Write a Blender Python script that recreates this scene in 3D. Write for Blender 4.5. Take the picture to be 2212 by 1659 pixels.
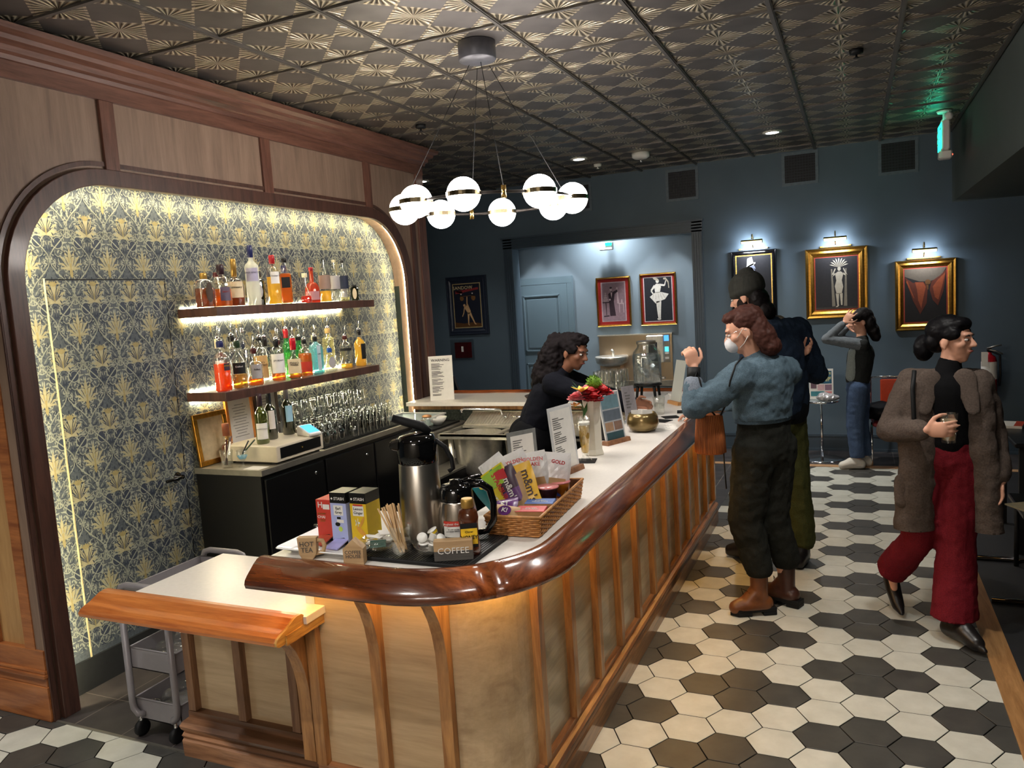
import bpy, bmesh, math, random
from mathutils import Vector, Matrix, Euler
PI=math.pi; R=math.radians
for o in list(bpy.data.objects): bpy.data.objects.remove(o)
SC=bpy.context.scene; COL=SC.collection
# ---------------- camera ----------------
cam=bpy.data.cameras.new('camera'); cam.sensor_width=36; cam.sensor_fit='HORIZONTAL'; cam.lens=36*1675.26/2212
cam.clip_start=.05; cam.clip_end=60
co=bpy.data.objects.new('camera',cam); COL.objects.link(co); SC.camera=co
def cam_axes(yaw,pitch,roll):
    cy,sy,cp,sp=math.cos(yaw),math.sin(yaw),math.cos(pitch),math.sin(pitch)
    f=Vector((sy*cp,cy*cp,sp)); r=Vector((cy,-sy,0)); u=r.cross(f)
    cr,sr=math.cos(roll),math.sin(roll)
    return cr*r+sr*u,-sr*r+cr*u,f
r_,u_,f_=cam_axes(R(-24.15946),R(-6.22601),R(-3.62366))
M=Matrix((( r_.x,u_.x,-f_.x),(r_.y,u_.y,-f_.y),(r_.z,u_.z,-f_.z))).to_4x4(); M.translation=Vector((0,0,1.83)); co.matrix_world=M
# ---------------- world, exposure ----------------
w=bpy.data.worlds.new('world'); SC.world=w; w.use_nodes=True
w.node_tree.nodes['Background'].inputs[0].default_value=(.35,.4,.5,1); w.node_tree.nodes['Background'].inputs[1].default_value=.02
SC.view_settings.view_transform='Standard'; SC.view_settings.look='None'; SC.view_settings.gamma=1; SC.view_settings.exposure=0.85
SC.view_settings.use_curve_mapping=False
# ---------------- lamps: ceiling downlights, alcove spots, picture lights, and added unseen fill lamps ----------------
def spot(name,loc,target,power,size,color=(1,.93,.82),blend=.5,rad=.05):
    l=bpy.data.lights.new(name,'SPOT'); l.energy=power; l.spot_size=R(size); l.spot_blend=blend; l.color=color; l.shadow_soft_size=rad
    o=bpy.data.objects.new(name,l); COL.objects.link(o); o.location=loc
    o.rotation_euler=(Vector(target)-Vector(loc)).to_track_quat('-Z','Y').to_euler(); return o
def area(name,loc,target,power,sx,sy,color=(1,.93,.82)):
    l=bpy.data.lights.new(name,'AREA'); l.shape='RECTANGLE'; l.size=sx; l.size_y=sy; l.energy=power; l.color=color
    o=bpy.data.objects.new(name,l); COL.objects.link(o); o.location=loc
    o.rotation_euler=(Vector(target)-Vector(loc)).to_track_quat('-Z','Y').to_euler(); return o
WARM=(1,.90,.74); NEUT=(1,.965,.90); COOL=(.80,.88,1)
CEIL=3.186
DOWN=[(-.675,7.6,60),(-2.52,7.6,18),(-4.36,7.63,14),(-.45,3.1,20),(.2,3.7,30),(-.2,1.2,18),(-4.4,.9,60),(-1.75,.6,52)]  # entries after the first three are unseen lamps added as fill
for i,(x,y,p) in enumerate(DOWN): spot('downlight_lamp',(x,y,CEIL-.012),(x,y,0),p*2.4,104,NEUT,.75)
for x in (-3.62,-2.10): spot('alcove_lamp',(x,9.0,2.84),(x,9.0,0),420,74,(.95,.97,1),.30)
spot('alcove_fill_lamp',(-2.8,9.12,2.84),(-2.8,9.2,0),60,150,(.93,.96,1),.9)  # wide lamp added to brighten the whole alcove, no fitting seen
for x,z in ((-1.01,2.21),(-.19,2.20),(.62,2.02)):
    area('picture_light_glow',(x,8.70,z),(x,8.86,z-.35),2.2,.24,.03,COOL); area('picture_light_upglow',(x,8.74,z+.03),(x,8.85,z+.1),1.4,.22,.03,COOL)
# ---------------- node helpers ----------------
class NT:
    def __init__(s,name):
        s.m=bpy.data.materials.new(name); s.m.use_nodes=True; s.t=s.m.node_tree; s.b=s.t.nodes['Principled BSDF']; s.out=s.t.nodes['Material Output']
    def n(s,t,**k):
        x=s.t.nodes.new(t)
        for a,v in k.items(): setattr(x,a,v)
        return x
    def put(s,sock,v):
        if isinstance(v,bpy.types.NodeSocket): s.t.links.new(v,sock)
        elif isinstance(v,tuple) and sock.type=='RGBA': sock.default_value=v if len(v)==4 else (*v,1)
        else: sock.default_value=v
    def f(s,op,a,b=0,c=0):
        x=s.n('ShaderNodeMath',operation=op); s.put(x.inputs[0],a); s.put(x.inputs[1],b); s.put(x.inputs[2],c); return x.outputs[0]
    def co(s,kind='Object',scale=(1,1,1),rot=(0,0,0)):
        t=s.n('ShaderNodeTexCoord'); mp=s.n('ShaderNodeMapping'); s.t.links.new(t.outputs[kind],mp.inputs[0]); mp.inputs['Scale'].default_value=scale; mp.inputs['Rotation'].default_value=rot
        return mp.outputs[0]
    def noise(s,v,scale,detail=3,rough=.5,dist=0):
        x=s.n('ShaderNodeTexNoise'); s.put(x.inputs['Vector'],v); x.inputs['Scale'].default_value=scale; x.inputs['Detail'].default_value=detail; x.inputs['Roughness'].default_value=rough; x.inputs['Distortion'].default_value=dist; return x.outputs[0]
    def ramp(s,fac,stops):
        x=s.n('ShaderNodeValToRGB'); s.put(x.inputs[0],fac); e=x.color_ramp.elements
        while len(e)<len(stops): e.new(.5)
        for i,(p,c) in enumerate(stops): e[i].position=p; e[i].color=(*c,1)
        return x.outputs[0]
    def mix(s,fac,a,b):
        x=s.n('ShaderNodeMix',data_type='RGBA'); s.put(x.inputs[0],fac); s.put(x.inputs[6],a); s.put(x.inputs[7],b); return x.outputs[2]
    def bump(s,h,st=.3,d=.01):
        x=s.n('ShaderNodeBump'); x.inputs['Strength'].default_value=st; x.inputs['Distance'].default_value=d; s.put(x.inputs['Height'],h); s.t.links.new(x.outputs[0],s.b.inputs['Normal'])
    def set(s,**k):
        for a,v in k.items(): s.put(s.b.inputs[a.replace('_',' ')],v)
        return s.m
def lin(c):
    return tuple(((v/255)/12.92 if v<=10 else (((v/255)+.055)/1.055)**2.4) for v in c)
_pc={}
def plain(name,rgb,rough=.5,metal=0,spec=.5,vary=.08,scale=30,bump=0,coat=0,sheen=0):
    if name in _pc: return _pc[name]
    n=NT(name); c=lin(rgb); t=n.noise(n.co(),scale,2)
    d=tuple(v*(1-vary*2) for v in c); e=tuple(min(1,v*(1+vary)) for v in c)
    n.set(Base_Color=n.ramp(t,[(.3,d),(.7,e)]),Roughness=rough,Metallic=metal)
    n.b.inputs['Specular IOR Level'].default_value=spec; n.b.inputs['Coat Weight'].default_value=coat
    if sheen: n.b.inputs['Sheen Weight'].default_value=sheen
    if bump: n.bump(t,bump,.004)
    _pc[name]=n.m; return n.m
def emit(name,rgb,st,lc=True):
    n=NT(name); e=n.n('ShaderNodeEmission'); e.inputs[0].default_value=(*(lin(rgb) if lc else rgb),1); e.inputs[1].default_value=st
    n.t.links.new(e.outputs[0],n.out.inputs[0]); return n.m
def wood(name,light,dark,axis='Z',rough=.45,coat=.0,s=1.0,contrast=1.0,patch=0):
    n=NT(name); st={'X':(2*s,22*s,22*s),'Y':(22*s,2*s,22*s),'Z':(22*s,22*s,2*s)}[axis]
    v=n.co(scale=st); a=n.noise(v,1.0,5,.62,.8); v2=n.co(scale=tuple(q*5 for q in st)); b=n.noise(v2,1.0,3,.7)
    f=n.f('ADD',n.f('MULTIPLY',a,.72),n.f('MULTIPLY',b,.28))
    k=.13/contrast
    c=n.ramp(f,[(.5-k,lin(dark)),(.5+k*.9,lin(light))])
    if patch:
        st2={'X':(1.1,6,6),'Y':(6,1.1,6),'Z':(6,6,1.1)}[axis]
        p=n.noise(n.co(scale=st2),1.3,1,.4); c=n.mix(n.ramp(p,[(.52,(0,0,0)),(.6,(patch,)*3)]),c,(*[q*.35 for q in lin(dark)],1))
    n.set(Base_Color=c,Roughness=rough); n.b.inputs['Coat Weight'].default_value=coat; n.b.inputs['Coat Roughness'].default_value=.12
    n.bump(b,.12,.002); return n.m
def clear(name,tint=(1,1,1),rough=.02,gl=.10,haze=0):
    n=NT(name); tr=n.n('ShaderNodeBsdfTransparent'); tr.inputs[0].default_value=(*tint,1)
    g=n.n('ShaderNodeBsdfGlossy'); g.inputs['Roughness'].default_value=rough; g.inputs[0].default_value=(1,1,1,1)
    lw=n.n('ShaderNodeLayerWeight'); lw.inputs[0].default_value=.35
    nz=n.noise(n.co(),18,1); fac=n.f('ADD',n.f('MULTIPLY',lw.outputs['Facing'],.42),n.f('MULTIPLY',nz,gl*1.2))
    m=n.n('ShaderNodeMixShader'); n.t.links.new(fac,m.inputs[0]); n.t.links.new(tr.outputs[0],m.inputs[1]); n.t.links.new(g.outputs[0],m.inputs[2])
    o=m.outputs[0]
    if haze:
        d=n.n('ShaderNodeBsdfTranslucent'); d.inputs[0].default_value=(*tint,1); d2=n.n('ShaderNodeBsdfDiffuse'); d2.inputs[0].default_value=(*tint,1)
        a=n.n('ShaderNodeMixShader'); n.t.links.new(d.outputs[0],a.inputs[1]); n.t.links.new(d2.outputs[0],a.inputs[2])
        b=n.n('ShaderNodeMixShader'); b.inputs[0].default_value=haze; n.t.links.new(o,b.inputs[1]); n.t.links.new(a.outputs[0],b.inputs[2]); o=b.outputs[0]
    n.t.links.new(o,n.out.inputs[0]); return n.m
# ---------------- mesh helpers ----------------
class MB:
    def __init__(s): s.v=[]; s.f=[]; s.mi=[]; s.sm=[]; s.k=0; s.T=None
    def add(s,vs,fs,smooth=False):
        b=len(s.v)
        for p in vs:
            p=Vector(p)
            if s.T is not None: p=s.T@p
            s.v.append(tuple(p))
        for q in fs: s.f.append(tuple(b+i for i in q)); s.mi.append(s.k); s.sm.append(smooth)
        return s
    def box(s,x0,x1,y0,y1,z0,z1):
        vs=[(x,y,z) for z in (z0,z1) for y in (y0,y1) for x in (x0,x1)]
        return s.add(vs,[(0,2,3,1),(4,5,7,6),(0,1,5,4),(2,6,7,3),(0,4,6,2),(1,3,7,5)])
    def rbox(s,x0,x1,y0,y1,z0,z1,b=.005):
        # box with chamfered vertical edges and top/bottom edges
        def ring(z,i): 
            return [(x0+i+b,y0+i,z),(x1-i-b,y0+i,z),(x1-i,y0+i+b,z),(x1-i,y1-i-b,z),(x1-i-b,y1-i,z),(x0+i+b,y1-i,z),(x0+i,y1-i-b,z),(x0+i,y0+i+b,z)]
        rs=[ring(z0,b),ring(z0+b,0),ring(z1-b,0),ring(z1,b)]
        vs=[p for r in rs for p in r]; fs=[tuple(range(7,-1,-1)),tuple(24+i for i in range(8))]
        for k in range(3):
            for i in range(8): j=(i+1)%8; fs.append((k*8+i,k*8+j,k*8+8+j,k*8+8+i))
        return s.add(vs,fs)
    def lathe(s,prof,c=(0,0,0),seg=20,sx=1,sy=1,cap=True,smooth=True):
        vs=[];fs=[];n=len(prof)
        for r,z in prof:
            for i in range(seg):
                a=2*PI*i/seg; vs.append((c[0]+r*sx*math.cos(a),c[1]+r*sy*math.sin(a),c[2]+z))
        for k in range(n-1):
            for i in range(seg): j=(i+1)%seg; fs.append((k*seg+i,k*seg+j,(k+1)*seg+j,(k+1)*seg+i))
        s.add(vs,fs,smooth)
        if cap:
            b=len(s.v)-len(vs)
            if prof[0][0]>1e-4: s.f.append(tuple(b+i for i in range(seg-1,-1,-1))); s.mi.append(s.k); s.sm.append(False)
            if prof[-1][0]>1e-4: s.f.append(tuple(b+(n-1)*seg+i for i in range(seg))); s.mi.append(s.k); s.sm.append(False)
        return s
    def sph(s,c,r,seg=16,rings=10,sc=(1,1,1)):
        vs=[];fs=[]
        for k in range(rings+1):
            t=PI*k/rings
            for i in range(seg):
                a=2*PI*i/seg; vs.append((c[0]+r*sc[0]*math.sin(t)*math.cos(a),c[1]+r*sc[1]*math.sin(t)*math.sin(a),c[2]-r*sc[2]*math.cos(t)))
        for k in range(rings):
            for i in range(seg): j=(i+1)%seg; fs.append((k*seg+i,k*seg+j,(k+1)*seg+j,(k+1)*seg+i))
        return s.add(vs,fs,True)
    def tube(s,pts,r,seg=8,cap=True,flat=1.0,smooth=True):
        P=[Vector(p) for p in pts]; rr=r if isinstance(r,(list,tuple)) else [r]*len(P)
        t=(P[1]-P[0]).normalized(); up=Vector((0,0,1)) if abs(t.z)<.9 else Vector((0,1,0)); nrm=t.cross(up).normalized()
        vs=[];fs=[]
        for i,p in enumerate(P):
            d=(P[min(i+1,len(P)-1)]-P[max(i-1,0)]).normalized(); nrm=(nrm-d*nrm.dot(d)).normalized(); bn=d.cross(nrm)
            for k in range(seg):
                a=2*PI*k/seg; vs.append(p+rr[i]*(math.cos(a)*nrm+math.sin(a)*bn*flat))
        for i in range(len(P)-1):
            for k in range(seg): j=(k+1)%seg; fs.append((i*seg+k,i*seg+j,(i+1)*seg+j,(i+1)*seg+k))
        if cap: fs.append(tuple(range(seg-1,-1,-1))); fs.append(tuple((len(P)-1)*seg+k for k in range(seg)))
        return s.add(vs,fs,smooth)
    def prism(s,poly,a,b,plane='xy'):
        # polygon in a plane extruded from a to b along the third axis
        def m(u,v,w): return {'xy':(u,v,w),'xz':(u,w,v),'yz':(w,u,v)}[plane]
        n=len(poly); vs=[m(u,v,a) for u,v in poly]+[m(u,v,b) for u,v in poly]
        fs=[tuple(range(n-1,-1,-1)),tuple(range(n,2*n))]+[(i,(i+1)%n,n+(i+1)%n,n+i) for i in range(n)]
        return s.add(vs,fs)
    def sweep(s,prof,path,closed=True,smooth=False):
        # prof: (out,z) pairs; path: list of ((x,y),(nx,ny))
        n=len(prof); vs=[]; fs=[]
        for (x,y),(nx,ny) in path:
            for o,z in prof: vs.append((x+nx*o,y+ny*o,z))
        m=n if closed else n-1
        for i in range(len(path)-1):
            for k in range(m): j=(k+1)%n; fs.append((i*n+k,(i+1)*n+k,(i+1)*n+j,i*n+j))
        s.add(vs,fs,smooth)
        if closed:
            b=len(s.v)-len(vs); s.f.append(tuple(b+k for k in range(n))); s.mi.append(s.k); s.sm.append(False)
            s.f.append(tuple(b+(len(path)-1)*n+k for k in range(n-1,-1,-1))); s.mi.append(s.k); s.sm.append(False)
        return s
    def build(s,name,mats,parent=None,loc=None,rz=0,bev=0,fix=False):
        me=bpy.data.meshes.new(name); me.from_pydata(s.v,[],s.f); me.polygons.foreach_set('material_index',s.mi); me.polygons.foreach_set('use_smooth',s.sm)
        for m in (mats if isinstance(mats,(list,tuple)) else [mats]): me.materials.append(m)
        if fix:
            b=bmesh.new(); b.from_mesh(me); bmesh.ops.remove_doubles(b,verts=b.verts,dist=1e-5); bmesh.ops.recalc_face_normals(b,faces=b.faces); b.to_mesh(me); b.free()
        me.update(); o=bpy.data.objects.new(name,me); COL.objects.link(o); o.parent=parent
        if loc: o.location=loc
        if rz: o.rotation_euler[2]=rz
        if bev:
            q=o.modifiers.new('bevel','BEVEL'); q.width=bev; q.segments=2; q.limit_method='ANGLE'
        return o
def tag(o,label,cat,group=None,kind=None):
    o['label']=label; o['category']=cat
    if group: o['group']=group
    if kind: o['kind']=kind
    return o
def thing(name,label,cat,loc=(0,0,0),rz=0,group=None):
    o=bpy.data.objects.new(name,None); COL.objects.link(o); o.location=loc; o.rotation_euler[2]=rz; o.empty_display_size=.1
    return tag(o,label,cat,group)
def struct(o): o['kind']='structure'; return o
def dup(o,loc=None,rz=None,label=None,parent=None):
    c=o.copy(); COL.objects.link(c)
    if parent is not None: c.parent=parent
    if loc is not None: c.location=loc
    if rz is not None: c.rotation_euler[2]=rz
    if label: c['label']=label
    for ch in list(o.children): dup(ch,parent=c)
    return c
def text(s,size,mat,parent=None,loc=(0,0,0),rot=(PI/2,0,0),name='lettering',ext=.0006,align='CENTER',sx=1,bold=0,shear=0,space=1):
    cu=bpy.data.curves.new('t','FONT'); cu.body=s; cu.size=size; cu.extrude=ext; cu.align_x=align; cu.align_y='CENTER'; cu.offset=bold; cu.shear=shear; cu.space_line=space; cu.resolution_u=2
    ob=bpy.data.objects.new('t',cu); COL.objects.link(ob); dg=bpy.context.evaluated_depsgraph_get(); me=bpy.data.meshes.new_from_object(ob.evaluated_get(dg)); bpy.data.objects.remove(ob); bpy.data.curves.remove(cu)
    me.materials.clear(); me.materials.append(mat); o=bpy.data.objects.new(name,me); COL.objects.link(o); o.parent=parent; o.location=loc; o.rotation_euler=rot; o.scale=(sx,1,1); return o
def arc(cx,cy,r,a0,a1,n):
    return [(cx+r*math.cos(R(a0+(a1-a0)*i/n)),cy+r*math.sin(R(a0+(a1-a0)*i/n))) for i in range(n+1)]
def bake(o,mods):
    # evaluate modifiers into a plain mesh
    for t,k in mods:
        q=o.modifiers.new(t,t)
        for a,v in k.items(): setattr(q,a,v)
    dg=bpy.context.evaluated_depsgraph_get(); me=bpy.data.meshes.new_from_object(o.evaluated_get(dg)); o.modifiers.clear(); o.data=me; return o
# ---------------- materials ----------------
OAK=('Z',)
M_veneer=wood('oak_veneer_wall',(146,122,104),(114,92,78),'Z',.5,.1,.5,.8)
M_stain=wood('stained_oak_trim',(114,76,62),(80,50,40),'Z',.4,.2,1)
M_stainY=wood('stained_oak_trim_long',(118,80,66),(82,52,42),'Y',.4,.2,1)
M_frame=wood('dark_stained_arch_frame',(86,56,46),(58,36,30),'Z',.42,.2,1)
M_base_o=wood('oak_base_orange',(178,112,62),(132,74,38),'X',.4,.2,1)
M_panelo=wood('oak_panel_light',(190,150,98),(158,118,72),'Z',.45,.1,.7,.8)
M_barveneer=wood('bar_front_veneer',(206,180,142),(172,146,112),'X',.33,.3,.6,.8)
M_barveneerY=wood('bar_front_veneer_long',(184,170,140),(142,128,102),'Y',.3,.35,.6,.9)
M_batten=wood('bar_batten_oak',(190,140,86),(136,90,52),'Z',.4,.25,1)
M_bbaseX=wood('bar_base_oak_short',(176,128,92),(120,80,54),'X',.38,.2,1,1,.8)
M_bbaseY=wood('bar_base_oak_long',(172,122,78),(104,66,40),'Y',.32,.4,1,1.1)
M_railX=wood('bar_rail_oak_short',(166,88,42),(84,36,16),'X',.22,.7,.8,1,.75)
M_railY=wood('bar_rail_oak_long',(146,78,42),(76,36,20),'Y',.2,.8,.8,1)
M_railO=wood('side_rail_orange_oak',(206,126,62),(160,84,34),'X',.3,.5,1,1)
M_endgr=wood('rail_end_grain',(214,166,88),(160,108,48),'Y',.4,.3,2,1)
M_quartz=plain('white_quartz',(226,221,214),.28,0,.5,.02,60)
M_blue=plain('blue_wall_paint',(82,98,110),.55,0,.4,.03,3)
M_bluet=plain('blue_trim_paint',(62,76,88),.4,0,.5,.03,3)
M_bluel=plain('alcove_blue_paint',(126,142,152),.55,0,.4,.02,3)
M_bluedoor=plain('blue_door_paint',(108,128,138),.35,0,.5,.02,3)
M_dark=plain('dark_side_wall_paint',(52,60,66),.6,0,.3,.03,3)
M_slate=NT('dark_slate_tile'); _v=M_slate.co(scale=(1,1,1)); _sx=M_slate.n('ShaderNodeSeparateXYZ'); M_slate.put(_sx.inputs[0],_v)
_l=None
for _a,_s,_o in ((0,.305,.135),(1,.305,.11)):
    q=M_slate.f('ABSOLUTE',M_slate.f('SUBTRACT',M_slate.f('FRACT',M_slate.f('ADD',M_slate.f('DIVIDE',_sx.outputs[_a],_s),_o/_s+40)),.5)); q=M_slate.f('LESS_THAN',q,.006)
    _l=q if _l is None else M_slate.f('MAXIMUM',_l,q)
M_slate.set(Base_Color=M_slate.mix(_l,M_slate.ramp(M_slate.noise(_v,7,4),[(.3,lin((50,46,46))),(.7,lin((72,67,66)))]),(*lin((128,120,112)),1)),Roughness=.4); M_slate=M_slate.m
M_steel=plain('brushed_steel',(222,218,206),.34,.8,.5,.06,40)
M_steeld=plain('satin_steel_dark',(158,154,144),.38,.8,.5,.06,20)
M_black=plain('black_plastic',(14,14,15),.3,0,.5,.05)
M_blackm=plain('matte_black',(16,17,19),.6,0,.3,.05)
M_gloss=plain('gloss_black',(8,8,9),.08,0,.6,.02)
M_brass=plain('brass',(200,165,95),.25,1,.5,.05)
M_gold=plain('gilt_frame',(190,140,62),.32,1,.5,.12,60)
M_chrome=plain('chrome',(225,225,228),.08,1,.5,.01)
M_white=plain('white_plastic',(228,226,220),.35,0,.5,.02)
M_paper=plain('white_paper',(232,229,222),.7,0,.3,.02)
M_ink=plain('black_ink',(22,22,24),.6,0,.3,.02)
M_led=emit('led_warm_strip',(255,241,198),80)
M_ledo=emit('led_amber_strip',(255,200,112),38)
M_globe=emit('opal_globe_glow',(255,246,238),30)
M_lampface=emit('downlight_lens',(255,248,235),14)
# ---------------- floor ----------------
def hexfloor():
    m=MB(); m.k=2; m.add([(-6,-2,-.012),(2.4,-2,-.012),(2.4,10,-.012),(-6,10,-.012)],[(0,1,2,3)])
    s=.1165; py=.1955; g=.0022
    for i in range(-34,10):
        for j in range(-26,30):
            cx=-.845+i*1.5*s; cy=2.97+(j+(i%2)*.5)*py
            if cx>.60 or cy>8.2 or cy<-1.9: continue
            if cy>2.33 and cx<-1.25: continue
            p=i%6
            black={0:j%3==1,1:j%3==2,2:j%3!=1,3:j%3==2,4:j%3==1,5:j%3!=2}[p]
            m.k=1 if black else 0; r=s-g*1.2; h=py/2-g; t=.0015
            top=[(cx-r+t,cy),(cx-r/2,cy-h+t),(cx+r/2,cy-h+t),(cx+r-t,cy),(cx+r/2,cy+h-t),(cx-r/2,cy+h-t)]
            bot=[(cx-r,cy),(cx-r/2,cy-h),(cx+r/2,cy-h),(cx+r,cy),(cx+r/2,cy+h),(cx-r/2,cy+h)]
            m.add([(*q,0) for q in top]+[(*q,-.0015) for q in bot],[tuple(range(6))]+[(k+6,(k+1)%6+6,(k+1)%6,k) for k in range(6)])
    def tile(name,a,b,rough):
        n=NT(name); v=n.co(); t=n.noise(v,9,4,.6); t2=n.noise(v,90,2)
        n.set(Base_Color=n.ramp(t,[(.3,lin(a)),(.7,lin(b))]),Roughness=rough); n.bump(t2,.05,.001); return n.m
    return struct(m.build('floor',[tile('cream_hex_tile',(188,188,176),(205,205,194),.42),tile('charcoal_hex_tile',(60,60,58),(76,75,71),.4),plain('dark_grout',(58,54,50),.8)]))
hexfloor()
struct(MB().box(-3.7,-1.06,2.25,8.1,-.01,.002).build('floor',M_slate))
struct(MB().box(-3.455,-2.58,2.238,2.25,-.01,.0045).build('trim_1',M_steeld))
struct(MB().box(-6,2.4,8.15,9.6,-.01,.003).build('floor',M_slate))
struct(MB().box(-6,2.4,8.06,8.15,-.01,.005).build('trim_2',wood('oak_floor_strip_far',(206,164,122),(170,126,86),'X',.4,.1)))
struct(MB().box(.548,.655,-1.9,8.06,-.01,.005).build('trim_3',wood('oak_floor_strip_side',(176,132,84),(136,96,56),'Y',.4,.1)))
struct(MB().box(.655,2.4,-1.9,8.06,-.01,.002).build('floor',plain('dark_floor_side',(40,40,42),.5,0,.4,.08,8)))
# ---------------- ceiling ----------------
def ceilmat():
    n=NT('pressed_tin_ceiling'); v=n.co(); x=n.n('ShaderNodeSeparateXYZ'); n.put(x.inputs[0],v); f=n.f
    def cell(s,off):
        q=f('DIVIDE',f('SUBTRACT',s,off),.305); return f('SUBTRACT',q,f('ROUND',q))
    du=cell(x.outputs[0],-1.59); dv=cell(x.outputs[1],3.66)
    au=f('ABSOLUTE',du); av=f('ABSOLUTE',dv); d=f('ADD',au,av)
    inb=f('LESS_THAN',d,.455)                                # sunburst lozenge
    ang=f('ARCTAN2',dv,du); ray=f('SINE',f('MULTIPLY',ang,22)); ray=f('MULTIPLY',f('ADD',ray,1),.5)
    rr=f('SQRT',f('ADD',f('MULTIPLY',du,du),f('MULTIPLY',dv,dv)))
    h1=f('MULTIPLY',ray,f('MINIMUM',f('MULTIPLY',rr,3.2),.8)); hub=f('LESS_THAN',rr,.05)
    edge=f('MULTIPLY',f('LESS_THAN',f('ABSOLUTE',f('SUBTRACT',d,.49)),.032),1.15)
    bead=f('MAXIMUM',f('LESS_THAN',f('ABSOLUTE',f('SUBTRACT',au,.022)),.012),f('LESS_THAN',f('ABSOLUTE',f('SUBTRACT',av,.022)),.009))
    hgt=f('MAXIMUM',f('MAXIMUM',f('MULTIPLY',inb,f('MAXIMUM',h1,hub)),edge),f('MULTIPLY',bead,1.2))
    deco=f('MAXIMUM',inb,edge)
    nz=n.noise(v,6,3)
    flat=n.ramp(nz,[(.3,lin((80,76,74))),(.7,lin((98,93,90)))]); gold=n.ramp(ray,[(.25,lin((88,80,68))),(.8,lin((196,184,160)))])  # burst ridges lightened, grooves darkened: their glints are put into the colour
    n.set(Base_Color=n.mix(deco,flat,gold),Metallic=.55,Roughness=n.f('SUBTRACT',.46,n.f('MULTIPLY',deco,.13)))
    n.bump(hgt,.9,.012); return n.m
M_tin=ceilmat(); M_tee=plain('ceiling_grid_bar',(92,88,84),.4,.5,.5,.04)
cl=struct(MB().box(-6,2.4,-1.9,8.85,CEIL,CEIL+.1).build('ceiling',M_tin))
g=MB()
for k in range(-7,7):
    x=-1.59+.61*k
    if -6<x<2.4: g.box(x-.014,x+.014,-1.9,8.85,CEIL-.012,CEIL); g.box(x-.008,x+.008,-1.9,8.85,CEIL-.017,CEIL-.012)
for k in range(-9,9):
    y=3.66+.61*k
    if -1.8<y<8.8: g.box(-6,2.4,y-.010,y+.010,CEIL-.011,CEIL)
g.build('ceiling_grid',M_tee,cl)
# ---------------- far wall, alcove ----------------
WY=8.85
w=MB(); w.box(-6,-3.85,WY,WY+.18,0,CEIL+.05); w.box(-1.665,2.4,WY,WY+.18,0,CEIL+.05); w.box(-3.85,-1.665,WY,WY+.18,2.445,CEIL+.05)
struct(w.build('wall_far',M_blue))
AY=9.40
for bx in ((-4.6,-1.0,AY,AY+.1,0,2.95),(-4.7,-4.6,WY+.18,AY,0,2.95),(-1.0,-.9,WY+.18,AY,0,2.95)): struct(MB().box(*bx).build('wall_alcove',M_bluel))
struct(MB().box(-4.6,-1,WY+.18,AY,2.86,2.95).build('ceiling',M_white))
# fluted casing around the opening
c=MB()
for x0,sg in ((-3.85,-1),(-1.665,1)):
    xa,xb=sorted((x0,x0+sg*.115)); c.box(xa,xb,WY-.022,WY,0,2.56)
    for k in range(4): 
        xx=xa+.018+k*.027; c.box(xx-.007,xx+.007,WY-.03,WY-.022,.12,2.44)
c.box(-3.975,-1.54,WY-.022,WY,2.445,2.56)
for k in range(3): c.box(-3.97,-1.545,WY-.03,WY-.022,2.462+k*.032,2.478+k*.032)
c.box(-3.99,-1.53,WY-.045,WY,2.56,2.58)
c.box(-3.85,-1.665,WY,WY+.18,2.44,2.447); struct(c.build('trim_4',M_bluet))
# baseboard far
b=MB(); b.box(-1.54,2.3,WY-.018,WY,0,.16); b.box(-1.54,2.3,WY-.026,WY,.16,.185); b.box(-1.54,2.3,WY-.03,WY,0,.03); struct(b.build('baseboard_far',M_bluet))
struct(MB().box(-6,-3.97,WY-.02,WY,0,.18).build('baseboard_left',M_bluet))
# door in the alcove
def panel_door(name,x0,x1,y,z1,mat,panels):
    d=MB(); d.box(x0,x1,y-.02,y,0,z1)
    o=struct(d.build(name,mat))
    for a,b2,c2,e in panels:
        p=MB(); t=.022
        p.box(a,b2,y-.03,y-.02,c2,c2+t); p.box(a,b2,y-.03,y-.02,e-t,e); p.box(a,a+t,y-.03,y-.02,c2,e); p.box(b2-t,b2,y-.03,y-.02,c2,e)
        p.box(a+.05,b2-.05,y-.027,y-.02,c2+.05,e-.05); p.build('door_panel',mat,o,bev=.004)
    return o
DX0,DX1=-4.05,-3.36
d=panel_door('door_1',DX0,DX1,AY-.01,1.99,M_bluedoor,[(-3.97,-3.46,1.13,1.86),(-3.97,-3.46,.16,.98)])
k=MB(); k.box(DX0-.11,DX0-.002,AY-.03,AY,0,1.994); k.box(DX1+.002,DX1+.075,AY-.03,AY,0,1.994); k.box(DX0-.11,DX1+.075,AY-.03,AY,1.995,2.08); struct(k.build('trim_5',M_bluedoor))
# remaining room shell
struct(MB().box(-6.1,-6,-1.9,10,0,CEIL).build('wall_left_far',M_blue))
struct(MB().box(-6,2.4,-2,-1.9,0,CEIL).build('wall_near',plain('near_wall_cream',(190,182,168),.6)))
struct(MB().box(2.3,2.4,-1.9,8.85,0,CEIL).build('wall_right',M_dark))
struct(MB().box(.87,2.3,-1.9,8.85,2.50,CEIL-.001).build('wall_bulkhead',plain('bulkhead_paint',(78,86,84),.6,0,.3,.03,3)))
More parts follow.
